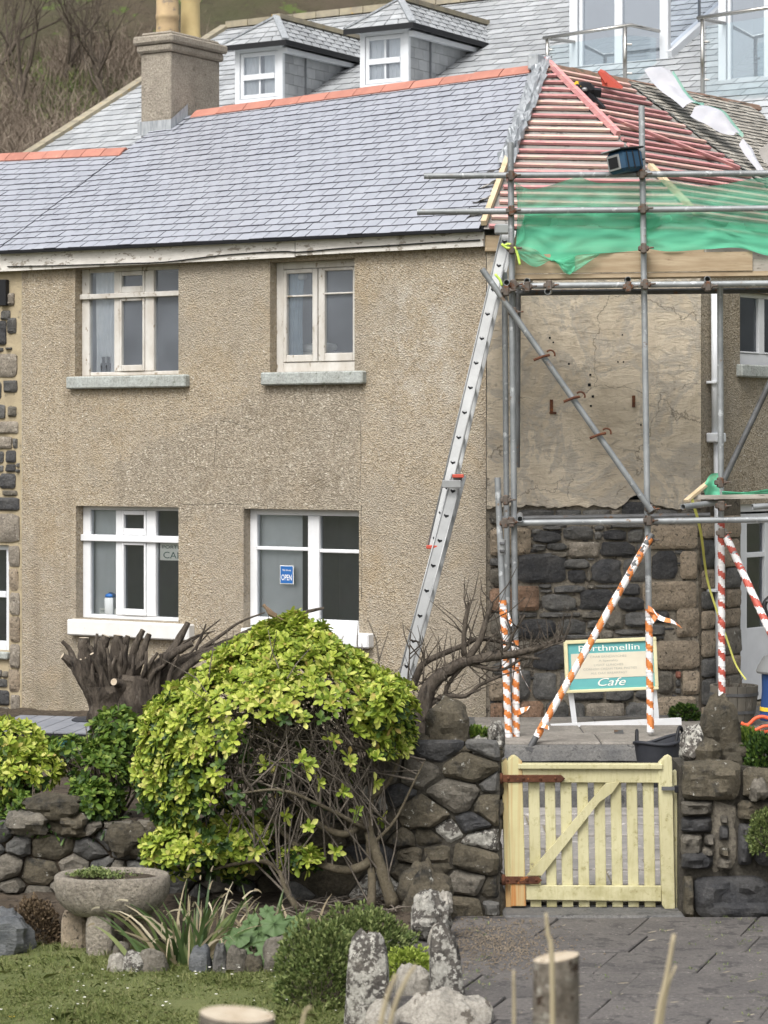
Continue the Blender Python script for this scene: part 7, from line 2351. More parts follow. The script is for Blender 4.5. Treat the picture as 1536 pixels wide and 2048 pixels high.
def boulders():
    def one(name, lab, cat, u, v, Y, w, h, dpt, m, seed, group=None, **kw):
        px = Y / FPX
        o = rock(name, P(u, v, Y) - Vector((0, 0, .04)), (w * px, dpt, h * px + .04), seed, m, None, n=16, m=11, **kw)
        tag(o, lab, cat, group)
        return o
    one('boulder', 'smooth blue grey boulder at the left edge of the lawn', 'boulder', 0, 1932, 14.3, 124, 108, .3, 'blue_boulder', 2, rough=.2)
    one('standing_stone', 'tall upright edging stone capped with white lichen beside the clipped bush', 'stone', 736, 2150, 12.3, 104, 282, .2, 'lichen_stone', 5, rough=.06, taper=.28, p=5)
    one('standing_stone', 'leaning lichen covered edging stone at the edge of the path', 'stone', 900, 2130, 12.6, 92, 272, .24, 'lichen_stone', 9, rough=.14, taper=.42, p=3.5, lean=(-.03, .05))
    one('rock', 'square white rock between the two tall edging stones', 'rock', 826, 2060, 12.8, 72, 124, .2, 'white_rock', 11, rough=.1, p=4)
    one('rock', 'long pale rock lying at the bottom edge before the path', 'rock', 890, 2120, 12.2, 230, 134, .3, 'white_rock', 14, rough=.16, taper=.2)
    one('rock', 'small white rock at the foot of the lichen capped upright stone', 'rock', 762, 2090, 12.1, 70, 80, .15, 'white_rock', 15, rough=.16)
    one('rock', 'cracked white topped rock nearest the garden wall', 'rock', 862, 1860, 14.2, 84, 72, .25, 'lichen_stone', 17, rough=.2, taper=.2)
    one('rock', 'smooth pale wedge rock behind the leaning edging stone', 'rock', 880, 1912, 13.8, 64, 66, .2, 'white_rock', 18, rough=.12, taper=.4)
    one('rock', 'mossy brown rock with white rings against the garden wall', 'rock', 850, 1842, 14.75, 120, 112, .3, 'garden_stone', 20, rough=.2, taper=.35)
    one('rock', 'small white lichen rock on top of the cracked rock', 'rock', 890, 1816, 14.2, 30, 32, .1, 'white_rock', 21, rough=.2)
    L_ = [(232, 1946, 36, 36, 'white_rock'), (268, 1950, 50, 44, 'lichen_stone'), (306, 1948, 60, 46, 'brown_stone'), (402, 1960, 44, 66, 'blue_boulder'), (440, 1944, 28, 54, 'dark_stone'), (472, 1958, 44, 62, 'brown_stone'), (508, 1954, 40, 44, 'garden_stone'), (556, 1942, 64, 66, 'brown_stone'), (244, 1920, 38, 34, 'brown_stone')]
    labs = ['white edging stone nearest the front leg of the trough', 'lichen spotted edging stone second from the trough', 'broad brown edging stone at the foot of the iris clump', 'upright blue grey slate edging stone under the mallow', 'thin dark upright stone beside the blue grey slate', 'brown upright edging stone below the mallow leaves',
            'small rounded stone right of the brown upright stone', 'large brown edging stone by the clipped green bush', 'flat brown stone lying between the trough legs']
    for i, (u, v, w, h, m) in enumerate(L_):
        one('edging_stone', labs[i], 'stone', u, v, 13.75 if i < 8 else 14.1, w, h, .13, m, 40 + i, 'edging stones along the lawn', rough=.16, taper=.15, p=3.4)
boulders()

# ================================================================== plants
def leaf_add(V, F_, base, d, nrm, L_, W, curl, fold):
    d = d.normalized()
    sd = d.cross(nrm)
    if sd.length < 1e-4: return
    sd.normalize(); n2 = sd.cross(d).normalized()
    k0 = len(V)
    for t, w in ((0.0, .10), (.38, .62), (.74, 1.0), (1.0, .28)):
        c = base + d * (L_ * t) - n2 * (curl * L_ * t * t)
        for sg in (-1, 0, 1):
            q = c + sd * (W * .5 * w * sg) + n2 * (fold * W * w * (abs(sg) - .5))
            V.append((q.x, q.y, q.z))
    for i in range(3):
        a = k0 + i * 3
        F_.append((a, a + 1, a + 4, a + 3)); F_.append((a + 1, a + 2, a + 5, a + 4))

def rosette(V, F_, p, ax, r, n, L_, W):
    ax = ax.normalized()
    t = ax.orthogonal().normalized(); b = ax.cross(t)
    a0 = r.uniform(0, 6.3)
    for k in range(n):
        a = a0 + k * 2.4
        el = lerp(.25, 1.15, (k + .5) / n) + r.uniform(-.15, .15)
        rad = t * math.cos(a) + b * math.sin(a)
        d = rad * math.cos(el) + ax * math.sin(el)
        up = ax * math.cos(el) - rad * math.sin(el)
        s = lerp(1.1, .6, k / n) * r.uniform(.8, 1.15)
        leaf_add(V, F_, p - ax * .01, d, up, L_ * s, W * s, r.uniform(.05, .35), r.uniform(.1, .3))

def mesh_from(V, F_, name, m, parent):
    me = bpy.data.meshes.new(name)
    me.from_pydata(V, [], F_)
    return link(name, me, m, parent, True)

def shrub_lobes(lobes, r, keep, young, old, dens, L_=.066, W=.031, peak=0.0):
    """rosettes on a set of ellipsoids: (centre, radii)"""
    for (c, rad) in lobes:
        area = 4 * math.pi * ((rad[0] * rad[1]) ** 1.6 + (rad[0] * rad[2]) ** 1.6 + (rad[1] * rad[2]) ** 1.6) ** (1 / 1.6) / 3 ** (1 / 1.6)
        n = int(area * dens)
        for _ in range(n):
            z = r.uniform(-1, 1); a = r.uniform(0, 2 * math.pi); q = math.sqrt(1 - z * z)
            d = Vector((q * math.cos(a), q * math.sin(a), z))
            pr = keep(d)
            if r.random() > pr: continue
            lump = 1 + .10 * noise.noise(d * 2.7 + c) + .06 * noise.noise(d * 7.0 + c)
            k = lump * (1 - abs(r.gauss(0, .05)))
            kx = 1 - peak * 1.15 * max(0.0, d.z - .38) ** 1.3
            p = c + Vector((d.x * rad[0] * kx, d.y * rad[1] * kx, d.z * rad[2])) * k + Vector((peak * .125 * max(0, d.z), 0, 0))
            ax = (Vector((d.x / rad[0], d.y / rad[1], d.z / rad[2])).normalized() + Vector((0, 0, .45)) + Vector((r.gauss(0, .3), r.gauss(0, .3), r.gauss(0, .3)))).normalized()
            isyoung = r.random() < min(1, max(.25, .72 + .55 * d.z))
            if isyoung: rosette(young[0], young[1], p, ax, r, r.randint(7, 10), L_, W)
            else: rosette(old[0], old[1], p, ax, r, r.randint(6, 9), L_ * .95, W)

def round_shrub():
    r = random.Random(14)
    Y = 15.0
    px = Y / FPX
    c = P(548, 1502, Y)
    t = thing('domed_shrub', P(770, 1800, 14.72), 'domed evergreen shrub with bright yellow green leaves and open twiggy side', 'shrub')
    yo, ol = ([], []), ([], [])
    def keep(d):
        e = .12 * noise.noise(d * 3.0 + Vector((4, 1, 7)))
        if d.z > .62 + e: return 1.0
        if d.x < -.50 + e: return 1.0 if d.z > -.42 else .25
        if d.x > .70 + e and d.z > .02: return 1.0
        if d.y > .2: return .30 if d.z > .1 else .06
        if d.z > .36 + e: return .30 if d.x > -.05 else .9
        if d.z > .15 + e: return .10 if d.x > -.25 else .6
        return .02 if d.x > -.3 else .2
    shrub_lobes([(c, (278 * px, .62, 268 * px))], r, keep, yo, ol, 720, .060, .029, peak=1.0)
    def kl(d): return 1.0 if d.z > -.3 else .4
    L2 = [(P(318, 1555, 14.9), (.14, .22, .24)), (P(372, 1700, 14.75), (.26, .2, .15)), (P(470, 1690, 14.85), (.20, .2, .16)), (P(345, 1470, 15.0), (.16, .3, .22)), (P(600, 1718, 14.75), (.12, .1, .07)), (P(768, 1412, 14.8), (.15, .3, .16))]
    shrub_lobes(L2, r, kl, yo, ol, 380)
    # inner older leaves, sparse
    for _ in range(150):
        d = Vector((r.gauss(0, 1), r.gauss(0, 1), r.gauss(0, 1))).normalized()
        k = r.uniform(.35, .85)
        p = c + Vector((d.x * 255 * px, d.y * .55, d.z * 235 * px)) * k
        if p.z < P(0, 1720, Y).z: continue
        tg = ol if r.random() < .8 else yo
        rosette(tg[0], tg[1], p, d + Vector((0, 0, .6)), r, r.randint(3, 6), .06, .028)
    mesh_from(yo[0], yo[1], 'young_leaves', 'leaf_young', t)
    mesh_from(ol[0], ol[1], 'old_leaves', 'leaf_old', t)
    # trunks and limbs
    def limb(pts, rads, name='limb', n=10):
        q = bez([P(u, v, y) for u, v, y in pts], 5)
        R_ = [lerp(rads[0], rads[1], (i / (len(q) - 1)) ** .8) for i in range(len(q))]
        MB().tube(q, R_, n, jit=.06, rng=r).build(name, 'bark_green', t, True)
        return q
    nodes = []
    nodes += limb([(786, 1812, 14.72), (764, 1742, 14.74), (742, 1680, 14.78), (728, 1630, 14.8), (690, 1570, 14.86), (652, 1520, 14.9)], (.044, .018), 'trunk')
    nodes += limb([(742, 1814, 14.70), (744, 1760, 14.74), (738, 1690, 14.8), (742, 1600, 14.86), (748, 1520, 14.9), (720, 1440, 14.95)], (.030, .011), 'trunk')
    nodes += limb([(744, 1722, 14.76), (700, 1740, 14.74), (640, 1728, 14.76), (590, 1690, 14.8), (545, 1640, 14.84), (500, 1590, 14.9)], (.032, .014))
    nodes += limb([(730, 1640, 14.8), (690, 1668, 14.72), (640, 1650, 14.74), (600, 1610, 14.78), (560, 1580, 14.82), (480, 1560, 14.88), (420, 1520, 14.92)], (.026, .010))
    nodes += limb([(596, 1820, 14.6), (572, 1780, 14.62), (556, 1740, 14.66), (520, 1722, 14.66), (470, 1728, 14.66), (420, 1740, 14.68)], (.020, .009))
    nodes += limb([(700, 1580, 14.86), (640, 1540, 14.84), (600, 1500, 14.8), (540, 1500, 14.8), (470, 1470, 14.85)], (.024, .008))
    nodes += limb([(690, 1570, 14.86), (660, 1500, 14.9), (620, 1440, 14.95), (560, 1380, 15.0)], (.024, .008))
    nodes += limb([(740, 1600, 14.86), (780, 1560, 14.86), (800, 1500, 14.85), (790, 1440, 14.85)], (.018, .008))
    nodes += limb([(650, 1520, 14.9), (580, 1470, 14.85), (520, 1440, 14.8), (440, 1420, 14.85)], (.020, .007))
    nodes += limb([(744, 1690, 14.78), (790, 1640, 14.78), (830, 1560, 14.8), (850, 1520, 14.85)], (.012, .004))
    nodes += limb([(735, 1660, 14.76), (640, 1610, 14.6), (560, 1580, 14.55), (470, 1588, 14.55)], (.014, .006))
    tw = MB()
    for _ in range(330):
        b = r.choice(nodes)
        z = r.uniform(-.35, 1); a = r.uniform(0, 2 * math.pi); q = math.sqrt(1 - z * z)
        kx = 1 - 1.15 * max(0.0, z - .38) ** 1.3
        e = c + Vector((q * math.cos(a) * 262 * px * kx + .1 * max(0, z), q * math.sin(a) * .56 * kx, z * 250 * px)) * r.uniform(.72, .95)
        if (e - b).length > 1.1: continue
        m = b.lerp(e, .5) + Vector((r.gauss(0, .06), r.gauss(0, .06), r.gauss(.03, .06)))
        rr = r.uniform(.004, .009)
        tw.tube(bez([b, m, e], 4), [lerp(rr, .0025, i / 8) for i in range(9)], 5, cap=False)
    for _ in range(160):
        b = c + Vector((r.uniform(-.5, .8) * .8, r.uniform(-.5, .4), r.uniform(-.5, .55)))
        d = Vector((r.gauss(0, .5), r.gauss(0, .4), .9)).normalized()
        tw.tube([b, b + d * .12, b + d * .26 + Vector((r.gauss(0, .04), r.gauss(0, .04), 0))], [.005, .004, .002], 4, cap=False)
    tw.build('twigs', 'bark_grey', t, True, fix=False)
    dl = MB()                                    # dead litter and roots under the shrub
    for _ in range(70):
        x = r.uniform(wx(470, 14.6), wx(800, 14.6)); y = r.uniform(14.35, 14.95)
        z = -2.69
        a = r.uniform(0, 6.3); h = r.uniform(.05, .2)
        dl.tube([(x, y, z), (x + math.cos(a) * h * .5, y + math.sin(a) * h * .5, z + .02), (x + math.cos(a) * h, y + math.sin(a) * h, z + r.uniform(0, .05))], [.006, .005, .002], 4)
    dl.build('dead_twigs', 'bark_grey', t, fix=False)['kind'] = 'stuff'
round_shrub()

def left_shrub():
    r = random.Random(33)
    specs = [('bright green shrub against the left edge below the stone house', P(30, 1620, 15.9), [(P(10, 1500, 15.8), (.26, .25, .19)), (P(60, 1540, 15.7), (.20, .25, .13)), (P(-30, 1560, 15.8), (.24, .25, .2))], 1),
             ('green shrub growing under the pollarded stump', P(225, 1640, 15.7), [(P(200, 1560, 15.55), (.17, .2, .24)), (P(235, 1470, 15.8), (.16, .2, .17)), (P(190, 1600, 15.4), (.14, .18, .11)), (P(140, 1500, 15.9), (.16, .2, .08))], 2),
             ('low leafy sprig shrub on top of the retaining wall at left', P(30, 1660, 15.45), [(P(35, 1612, 15.4), (.10, .12, .07)), (P(-10, 1640, 15.4), (.13, .12, .07))], 3)]
    for lab, b, lobes, sd in specs:
        t = thing('leafy_shrub', b, lab, 'shrub', 'leafy shrubs behind the retaining wall')
        yo, ol = ([], []), ([], [])
        shrub_lobes(lobes, r, lambda d: 1.0 if d.z > -.5 else .4, yo, ol, 250)
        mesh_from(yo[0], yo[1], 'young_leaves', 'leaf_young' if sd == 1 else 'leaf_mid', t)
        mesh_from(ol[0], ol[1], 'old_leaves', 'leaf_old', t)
        tw = MB()
        for c, rad in lobes:
            for _ in range(14):
                e = c + Vector((r.gauss(0, .6) * rad[0], r.gauss(0, .5) * rad[1], r.gauss(.2, .5) * rad[2]))
                m = b.lerp(e, .5) + Vector((r.gauss(0, .05), r.gauss(0, .05), r.gauss(0, .05)))
                tw.tube(bez([b - Vector((0, 0, .05)), m, e], 4), [lerp(.012, .003, i / 8) for i in range(9)], 5, cap=False)
        tw.build('stems', 'bark', t, True, fix=False)
    # fern-like ground cover trailing over the wall top
    m = MB(); V, F_ = [], []
    for _ in range(520):
        u, v = r.uniform(-20, 260), r.gauss(1655, 20)
        p = P(u, v, 15.32 + r.uniform(-.06, .15)); p.z = max(p.z, wz(1690))
        leaf_add(V, F_, p, Vector((r.gauss(0, 1), r.gauss(-.6, .6), r.gauss(0, .6))), Vector((0, -.3, 1)), r.uniform(.03, .07), r.uniform(.012, .022), .3, .1)
    o = mesh_from(V, F_, 'trailing_ivy', 'leaf_old', None)
    tag(o, 'dark green trailing ivy spilling over the retaining wall top', 'ivy')
left_shrub()

def pollard():
    r = random.Random(6)
    Y = 17.6; px = Y / FPX
    t = thing('pollarded_tree', P(235, 1600, Y), 'thick pollarded stump with many sawn off branches below the cafe window', 'tree')
    def limb(name, pts, r0, r1, cap=True, n=12, dy=0):
        q = bez([P(u, v, Y + y) for u, v, y in pts], 4)
        kk = 1.0 if name in ('trunk', 'burr') else .72
        R_ = [lerp(r0, r1, i / (len(q) - 1)) * px * kk * (1 + .14 * nz(i * .9, pts[0][0] * .1)) for i in range(len(q))]
        o = MB().tube(q, R_, n, jit=.13, rng=r).build(name, 'bark_dark', t, 35)
        if cap:
            d = (q[-1] - q[-2]).normalized(); c = q[-1] + d * .003
            a = d.orthogonal().normalized(); b = d.cross(a)
            MB().add([c + (a * math.cos(k * math.pi / 6) + b * math.sin(k * math.pi / 6)) * R_[-1] * .96 for k in range(12)], [tuple(range(12))]).build('sawn_end', 'cut_wood', o, fix=False)
        return o
    limb('trunk', [(232, 1580, 0), (228, 1480, 0), (222, 1420, 0), (218, 1370, 0)], 44, 46, False, 16)
    limb('limb', [(222, 1430, 0), (180, 1370, -.05), (150, 1330, -.05), (125, 1312, -.08)], 34, 9)
    limb('limb', [(150, 1330, -.05), (140, 1300, 0), (124, 1282, 0)], 9, 5)
    limb('limb', [(205, 1400, 0), (180, 1360, -.1), (166, 1318, -.14)], 30, 10)
    limb('limb', [(205, 1390, 0), (176, 1340, 0), (168, 1300, 0), (168, 1276, 0)], 26, 14)
    limb('limb', [(215, 1390, .05), (196, 1330, .05), (205, 1290, .05), (212, 1272, .05)], 26, 13)
    limb('limb', [(228, 1390, 0), (232, 1330, 0), (234, 1290, 0), (236, 1271, 0)], 24, 12)
    limb('limb', [(240, 1390, .08), (246, 1320, .08), (250, 1290, .08), (256, 1272, .08)], 16, 7)
    limb('limb', [(250, 1390, 0), (262, 1330, 0), (272, 1290, 0), (286, 1260, 0)], 18, 7)
    limb('limb', [(262, 1390, -.05), (276, 1330, -.05), (290, 1290, -.05), (298, 1268, -.05)], 16, 7)
    limb('limb', [(250, 1390, -.1), (240, 1370, -.16), (228, 1364, -.24)], 20, 10)
    limb('limb', [(215, 1380, -.1), (200, 1340, -.14), (184, 1308, -.18)], 14, 6)
    limb('limb', [(280, 1400, 0), (310, 1340, 0), (345, 1300, 0), (376, 1246, .05)], 22, 8)
    limb('limb', [(280, 1410, -.05), (305, 1345, -.08), (340, 1312, -.1), (384, 1286, -.1)], 20, 9)
    limb('limb', [(290, 1420, 0), (330, 1350, 0), (400, 1310, 0), (450, 1288, .05), (500, 1262, .1), (560, 1236, .1)], 22, 4)
    limb('limb', [(300, 1420, 0), (345, 1360, -.05), (390, 1320, -.05), (440, 1298, 0)], 18, 8)
    limb('limb', [(400, 1300, 0), (440, 1272, 0), (480, 1244, 0), (530, 1225, .05)], 6, 2, False)
    limb('limb', [(390, 1300, 0), (404, 1270, 0), (412, 1248, 0)], 5, 2, False)
    limb('limb', [(590, 1232, .1), (620, 1222, .1), (648, 1216, .1)], 6, 4)
    for k in range(16):
        u = r.uniform(170, 330); v = r.uniform(1330, 1400)
        a = (u - 245) / 90
        limb('stub', [(u, v, -.1), (u + a * 22 + r.uniform(-6, 6), v - 28, -.15), (u + a * 40 + r.uniform(-10, 10), v - r.uniform(40, 75), -.14)], 7, 4)
    for k in range(8):
        u, v = r.uniform(300, 360), r.uniform(1310, 1380)
        limb('shoot', [(u, v, 0), (u + r.uniform(30, 60), v - r.uniform(15, 40), .02), (u + r.uniform(70, 130), v - r.uniform(25, 75), .04)], 6, 1.6, False, 6)
    for k in range(9):
        u = r.uniform(230, 340)
        limb('stub', [(u, 1400, -.08), (u + r.uniform(-6, 10), 1350, -.12), (u + r.uniform(-10, 26), r.uniform(1300, 1330), -.12)], 9, 4)
    limb('burr', [(275, 1440, -.02), (268, 1390, -.06), (270, 1350, -.06)], 44, 30, False, 14)
    limb('burr', [(330, 1450, .05), (318, 1400, 0), (316, 1370, 0)], 30, 20, False, 12)
pollard()

def twisted_shrub():
    r = random.Random(19)
    Y = 15.75
    t = thing('bare_shrub', P(815, 1500, Y), 'bare twisted dark shrub leaning over the wall left of the gate', 'shrub')
    def limb(pts, r0, r1, n=9):
        q = bez([P(u, v, Y + y) for u, v, y in pts], 5)
        R_ = [lerp(r0, r1, i / (len(q) - 1)) * Y / FPX for i in range(len(q))]
        MB().tube(q, R_, n, jit=.08, rng=r).build('limb', 'bark_dark', t, True)
        return q
    nodes = []
    nodes += limb([(824, 1498, 0), (842, 1450, 0), (850, 1400, 0), (862, 1370, 0), (890, 1345, 0)], 20, 13, 12)
    nodes += limb([(890, 1345, 0), (925, 1325, 0), (975, 1315, 0), (1025, 1308, 0), (1075, 1296, 0), (1128, 1276, .05)], 13, 4)
    nodes += limb([(824, 1380, .1), (845, 1330, .1), (890, 1306, .1), (930, 1290, .1), (960, 1278, .1), (1030, 1290, .1)], 8, 3)
    nodes += limb([(934, 1320, 0), (960, 1280, 0), (972, 1240, 0), (984, 1206, 0)], 8, 4)
    nodes += limb([(928, 1312, 0), (928, 1270, 0), (934, 1230, 0), (940, 1205, 0)], 6, 3)
    nodes += limb([(960, 1312, 0), (1010, 1300, 0), (1025, 1270, 0), (1050, 1230, 0)], 6, 2)
    nodes += limb([(858, 1410, 0), (890, 1392, 0), (930, 1392, 0), (960, 1370, 0), (1000, 1352, 0)], 6, 3)
    nodes += limb([(890, 1400, 0), (896, 1370, 0), (920, 1340, 0), (940, 1325, 0)], 5, 3)
    nodes += limb([(975, 1315, 0), (1030, 1312, 0), (1080, 1318, 0)], 6, 3)
    nodes += limb([(930, 1325, 0), (1000, 1340, 0), (1050, 1312, 0), (1100, 1292, 0), (1130, 1282, 0)], 4, 1.5)
    nodes += limb([(812, 1400, .05), (818, 1330, .05), (820, 1280, .05)], 2.2, 1)
    nodes += limb([(846, 1370, .05), (848, 1330, .05), (850, 1296, .05)], 2.2, 1)
    tw = MB()
    for _ in range(190):
        b = r.choice(nodes)
        d = Vector((r.gauss(.25, .6), r.gauss(0, .4), r.gauss(.5, .6))).normalized()
        L_ = r.uniform(.06, .28)
        tw.tube([b, b + d * L_ * .5 + Vector((r.gauss(0, .015), 0, r.gauss(0, .015))), b + d * L_ + Vector((r.gauss(0, .03), 0, r.gauss(.02, .03)))], [.005, .0035, .0018], 4, cap=False)
    tw.build('twigs', 'bark_dark', t, fix=False)
twisted_shrub()

def small_bush(name, lab, cat, base, rad, m, n, ls, seed, group=None, stem=True, spike=0.5):
    r = random.Random(seed)
    t = thing(name, base, lab, cat, group)
    c = base + Vector((0, 0, rad[2] * .35))
    V, F_ = [], []
    for _ in range(n):
        z = r.uniform(-.5, 1); a = r.uniform(0, 2 * math.pi); q = math.sqrt(max(0, 1 - z * z))
        d = Vector((q * math.cos(a), q * math.sin(a), z))
        k = (1 + .34 * noise.noise(d * 2.0 + base) + .26 * noise.noise(d * 5.0 + base)) * (1 - abs(r.gauss(0, .14)))
        p = c + Vector((d.x * rad[0], d.y * rad[1], d.z * rad[2])) * k
        for _k in range(3):
            dd = (d + Vector((0, 0, spike)) + Vector((r.gauss(0, .5), r.gauss(0, .5), r.gauss(0, .5)))).normalized()
            sd = dd.cross(Vector((r.gauss(0, 1), r.gauss(0, 1), r.gauss(0, 1)))).normalized() * ls * .28
            l = ls * r.uniform(.7, 1.3)
            i = len(V)
            for w in (p - sd * .4, p + sd * .4, p + dd * l * .55 + sd, p + dd * l, p + dd * l * .55 - sd): V.append((w.x, w.y, w.z))
            F_.append((i, i + 1, i + 2, i + 3, i + 4))
    mesh_from(V, F_, 'foliage', m, t)
    tw = MB()
    for _ in range(26):
        e = c + Vector((r.gauss(0, .5) * rad[0], r.gauss(0, .5) * rad[1], r.uniform(.1, .8) * rad[2]))
        tw.tube([base, base.lerp(e, .5) + Vector((r.gauss(0, .02), r.gauss(0, .02), 0)), e], [.006, .004, .002], 4, cap=False)
    tw.build('stems', 'bark', t, fix=False)
    return t
small_bush('clipped_bush', 'wide fine leaved green bush left of the lichen capped upright stone', 'bush', P(640, 2056, 13.0), (.25, .24, .40), 'leaf_hebe', 3000, .026, 1)
small_bush('clipped_bush', 'fine leaved green bush in front of the shrub trunks', 'bush', P(724, 1950, 13.6), (.27, .24, .26), 'leaf_hebe', 2800, .026, 2)
small_bush('lime_cushion', 'lime green cushion plant between the edging stones', 'plant', P(820, 1972, 13.2), (.15, .13, .14), 'leaf_lime', 1300, .022, 3, spike=.2)
small_bush('dead_bush', 'brown dried up bush left of the granite trough', 'bush', P(72, 1926, 14.55), (.16, .14, .27), 'leaf_brown', 2400, .020, 4)
small_bush('wall_fern', 'small dark fern growing at the foot of the stone quoins', 'plant', P(1370, 1436, 20.7), (.11, .08, .08), 'leaf_old', 500, .03, 5)
small_bush('wall_grass', 'bright green tuft growing on the right garden wall', 'plant', P(1490, 1510, 15.35), (.10, .09, .11), 'leaf_mid', 800, .03, 6, spike=1.6)
small_bush('wall_ivy', 'dark ivy at the right edge of the garden wall top', 'ivy', P(1530, 1580, 15.1), (.13, .12, .24), 'leaf_old', 1600, .03, 7)
small_bush('wall_ivy', 'feathery green bush hanging down the right garden wall', 'ivy', P(1534, 1700, 14.85), (.10, .09, .17), 'leaf_hebe', 1500, .018, 8)
small_bush('wall_grass', 'small green weed between the coping stones left of the gate', 'plant', P(952, 1482, 15.3), (.07, .06, .06), 'leaf_mid', 300, .026, 9)

def iris():
    r = random.Random(5)
    b0 = P(385, 1936, 13.95)
    t = thing('iris_clump', b0, 'clump of long strap leaves with straw coloured tips beside the trough', 'plant')
    G, S = ([], []), ([], [])
    def strap(b, d, L_, W, tgt, droop):
        n = 7
        d = d.normalized(); sd = d.cross(Vector((r.gauss(0, .4), 1, 0))).normalized()
        k0 = len(tgt[0]); p = b.copy()
        for i in range(n + 1):
            w = W * (1 - .92 * (i / n) ** 2.2)
            for sg in (-1, 1):
                q = p + sd * w * .5 * sg; tgt[0].append((q.x, q.y, q.z))
            p = p + d * (L_ / n); d = (d + Vector((0, 0, -droop * i / n))).normalized()
        for i in range(n): tgt[1].append((k0 + 2 * i, k0 + 2 * i + 1, k0 + 2 * i + 3, k0 + 2 * i + 2))
        return p, d
    for _ in range(95):
        b = b0 + Vector((r.gauss(.0, .10), r.gauss(0, .06), .0))
        d = Vector((r.gauss((b.x - b0.x) * 3, .5), r.gauss(-.1, .3), r.uniform(.7, 1.4)))
        L_ = r.uniform(.28, .54)
        if r.random() < .62:
            p, d2 = strap(b, d, L_, r.uniform(.018, .032), G, r.uniform(.1, .5))
            if r.random() < .45: strap(p - d2 * .05, d2, r.uniform(.05, .12), .010, S, .6)
        else: strap(b, d, L_ * .95, r.uniform(.012, .022), S, r.uniform(.2, .8))
    mesh_from(G[0], G[1], 'leaves', 'leaf_iris', t); mesh_from(S[0], S[1], 'dry_leaves', 'leaf_straw', t)
    t2 = thing('iris_clump', P(520, 1880, 14.1), 'smaller clump of strap leaves behind the mallow', 'plant')
    G, S = ([], []), ([], [])
    for _ in range(46):
        b = P(525, 1896, 14.2) + Vector((r.gauss(0, .14), r.gauss(0, .06), 0))
        d = Vector((r.gauss(.1, .5), r.gauss(0, .3), r.uniform(.6, 1.2)))
        strap(b, d, r.uniform(.2, .36), r.uniform(.014, .024), G if r.random() < .7 else S, r.uniform(.2, .7))
    mesh_from(G[0], G[1], 'leaves', 'leaf_iris', t2); mesh_from(S[0], S[1], 'dry_leaves', 'leaf_straw', t2)
iris()
def mallow():
    r = random.Random(9)
    b = P(520, 1944, 13.9)
    t = thing('mallow_plant', b, 'mallow plant with round pleated green leaves above the edging stones', 'plant')
    for (u, v, s, dy) in ((476, 1872, 26, 0), (516, 1868, 26, .05), (548, 1848, 26, .05), (538, 1896, 26, -.05), (522, 1926, 24, -.1), (470, 1896, 22, -.04), (500, 1844, 20, .1), (566, 1866, 20, .06), (450, 1880, 20, .05), (580, 1844, 16, .1), (534, 1822, 16, .12), (490, 1910, 16, -.06)):
        c = P(u, v, 13.85 + dy); R_ = s * 13.85 / FPX
        ax = Vector((r.gauss(0, .3), -.75 + r.gauss(0, .2), .7)).normalized()
        a = ax.orthogonal().normalized(); q = ax.cross(a)
        rows = []
        n = 28
        ph = r.uniform(0, 6)
        for k, f in enumerate((.06, .5, .85, 1.0)):
            rows.append([c + (a * math.cos(2 * math.pi * i / n + ph) + q * math.sin(2 * math.pi * i / n + ph)) * (R_ * f * (1 + .12 * f * math.cos(2 * math.pi * i / n * 7))) + ax * (R_ * (.12 * f * f * math.cos(2 * math.pi * i / n * 7) - .18 * f)) for i in range(n)])
        m = MB().grid(rows, closed=True); m.f.append(tuple(range(n)))
        m.build('leaf', 'leaf_mallow', t, True, fix=False)
        MB().tube(bez([b, b.lerp(c, .6) + Vector((0, .03, .03)), c], 4), .004, 5, cap=False).build('stalk', 'leaf_iris', t, True)
mallow()

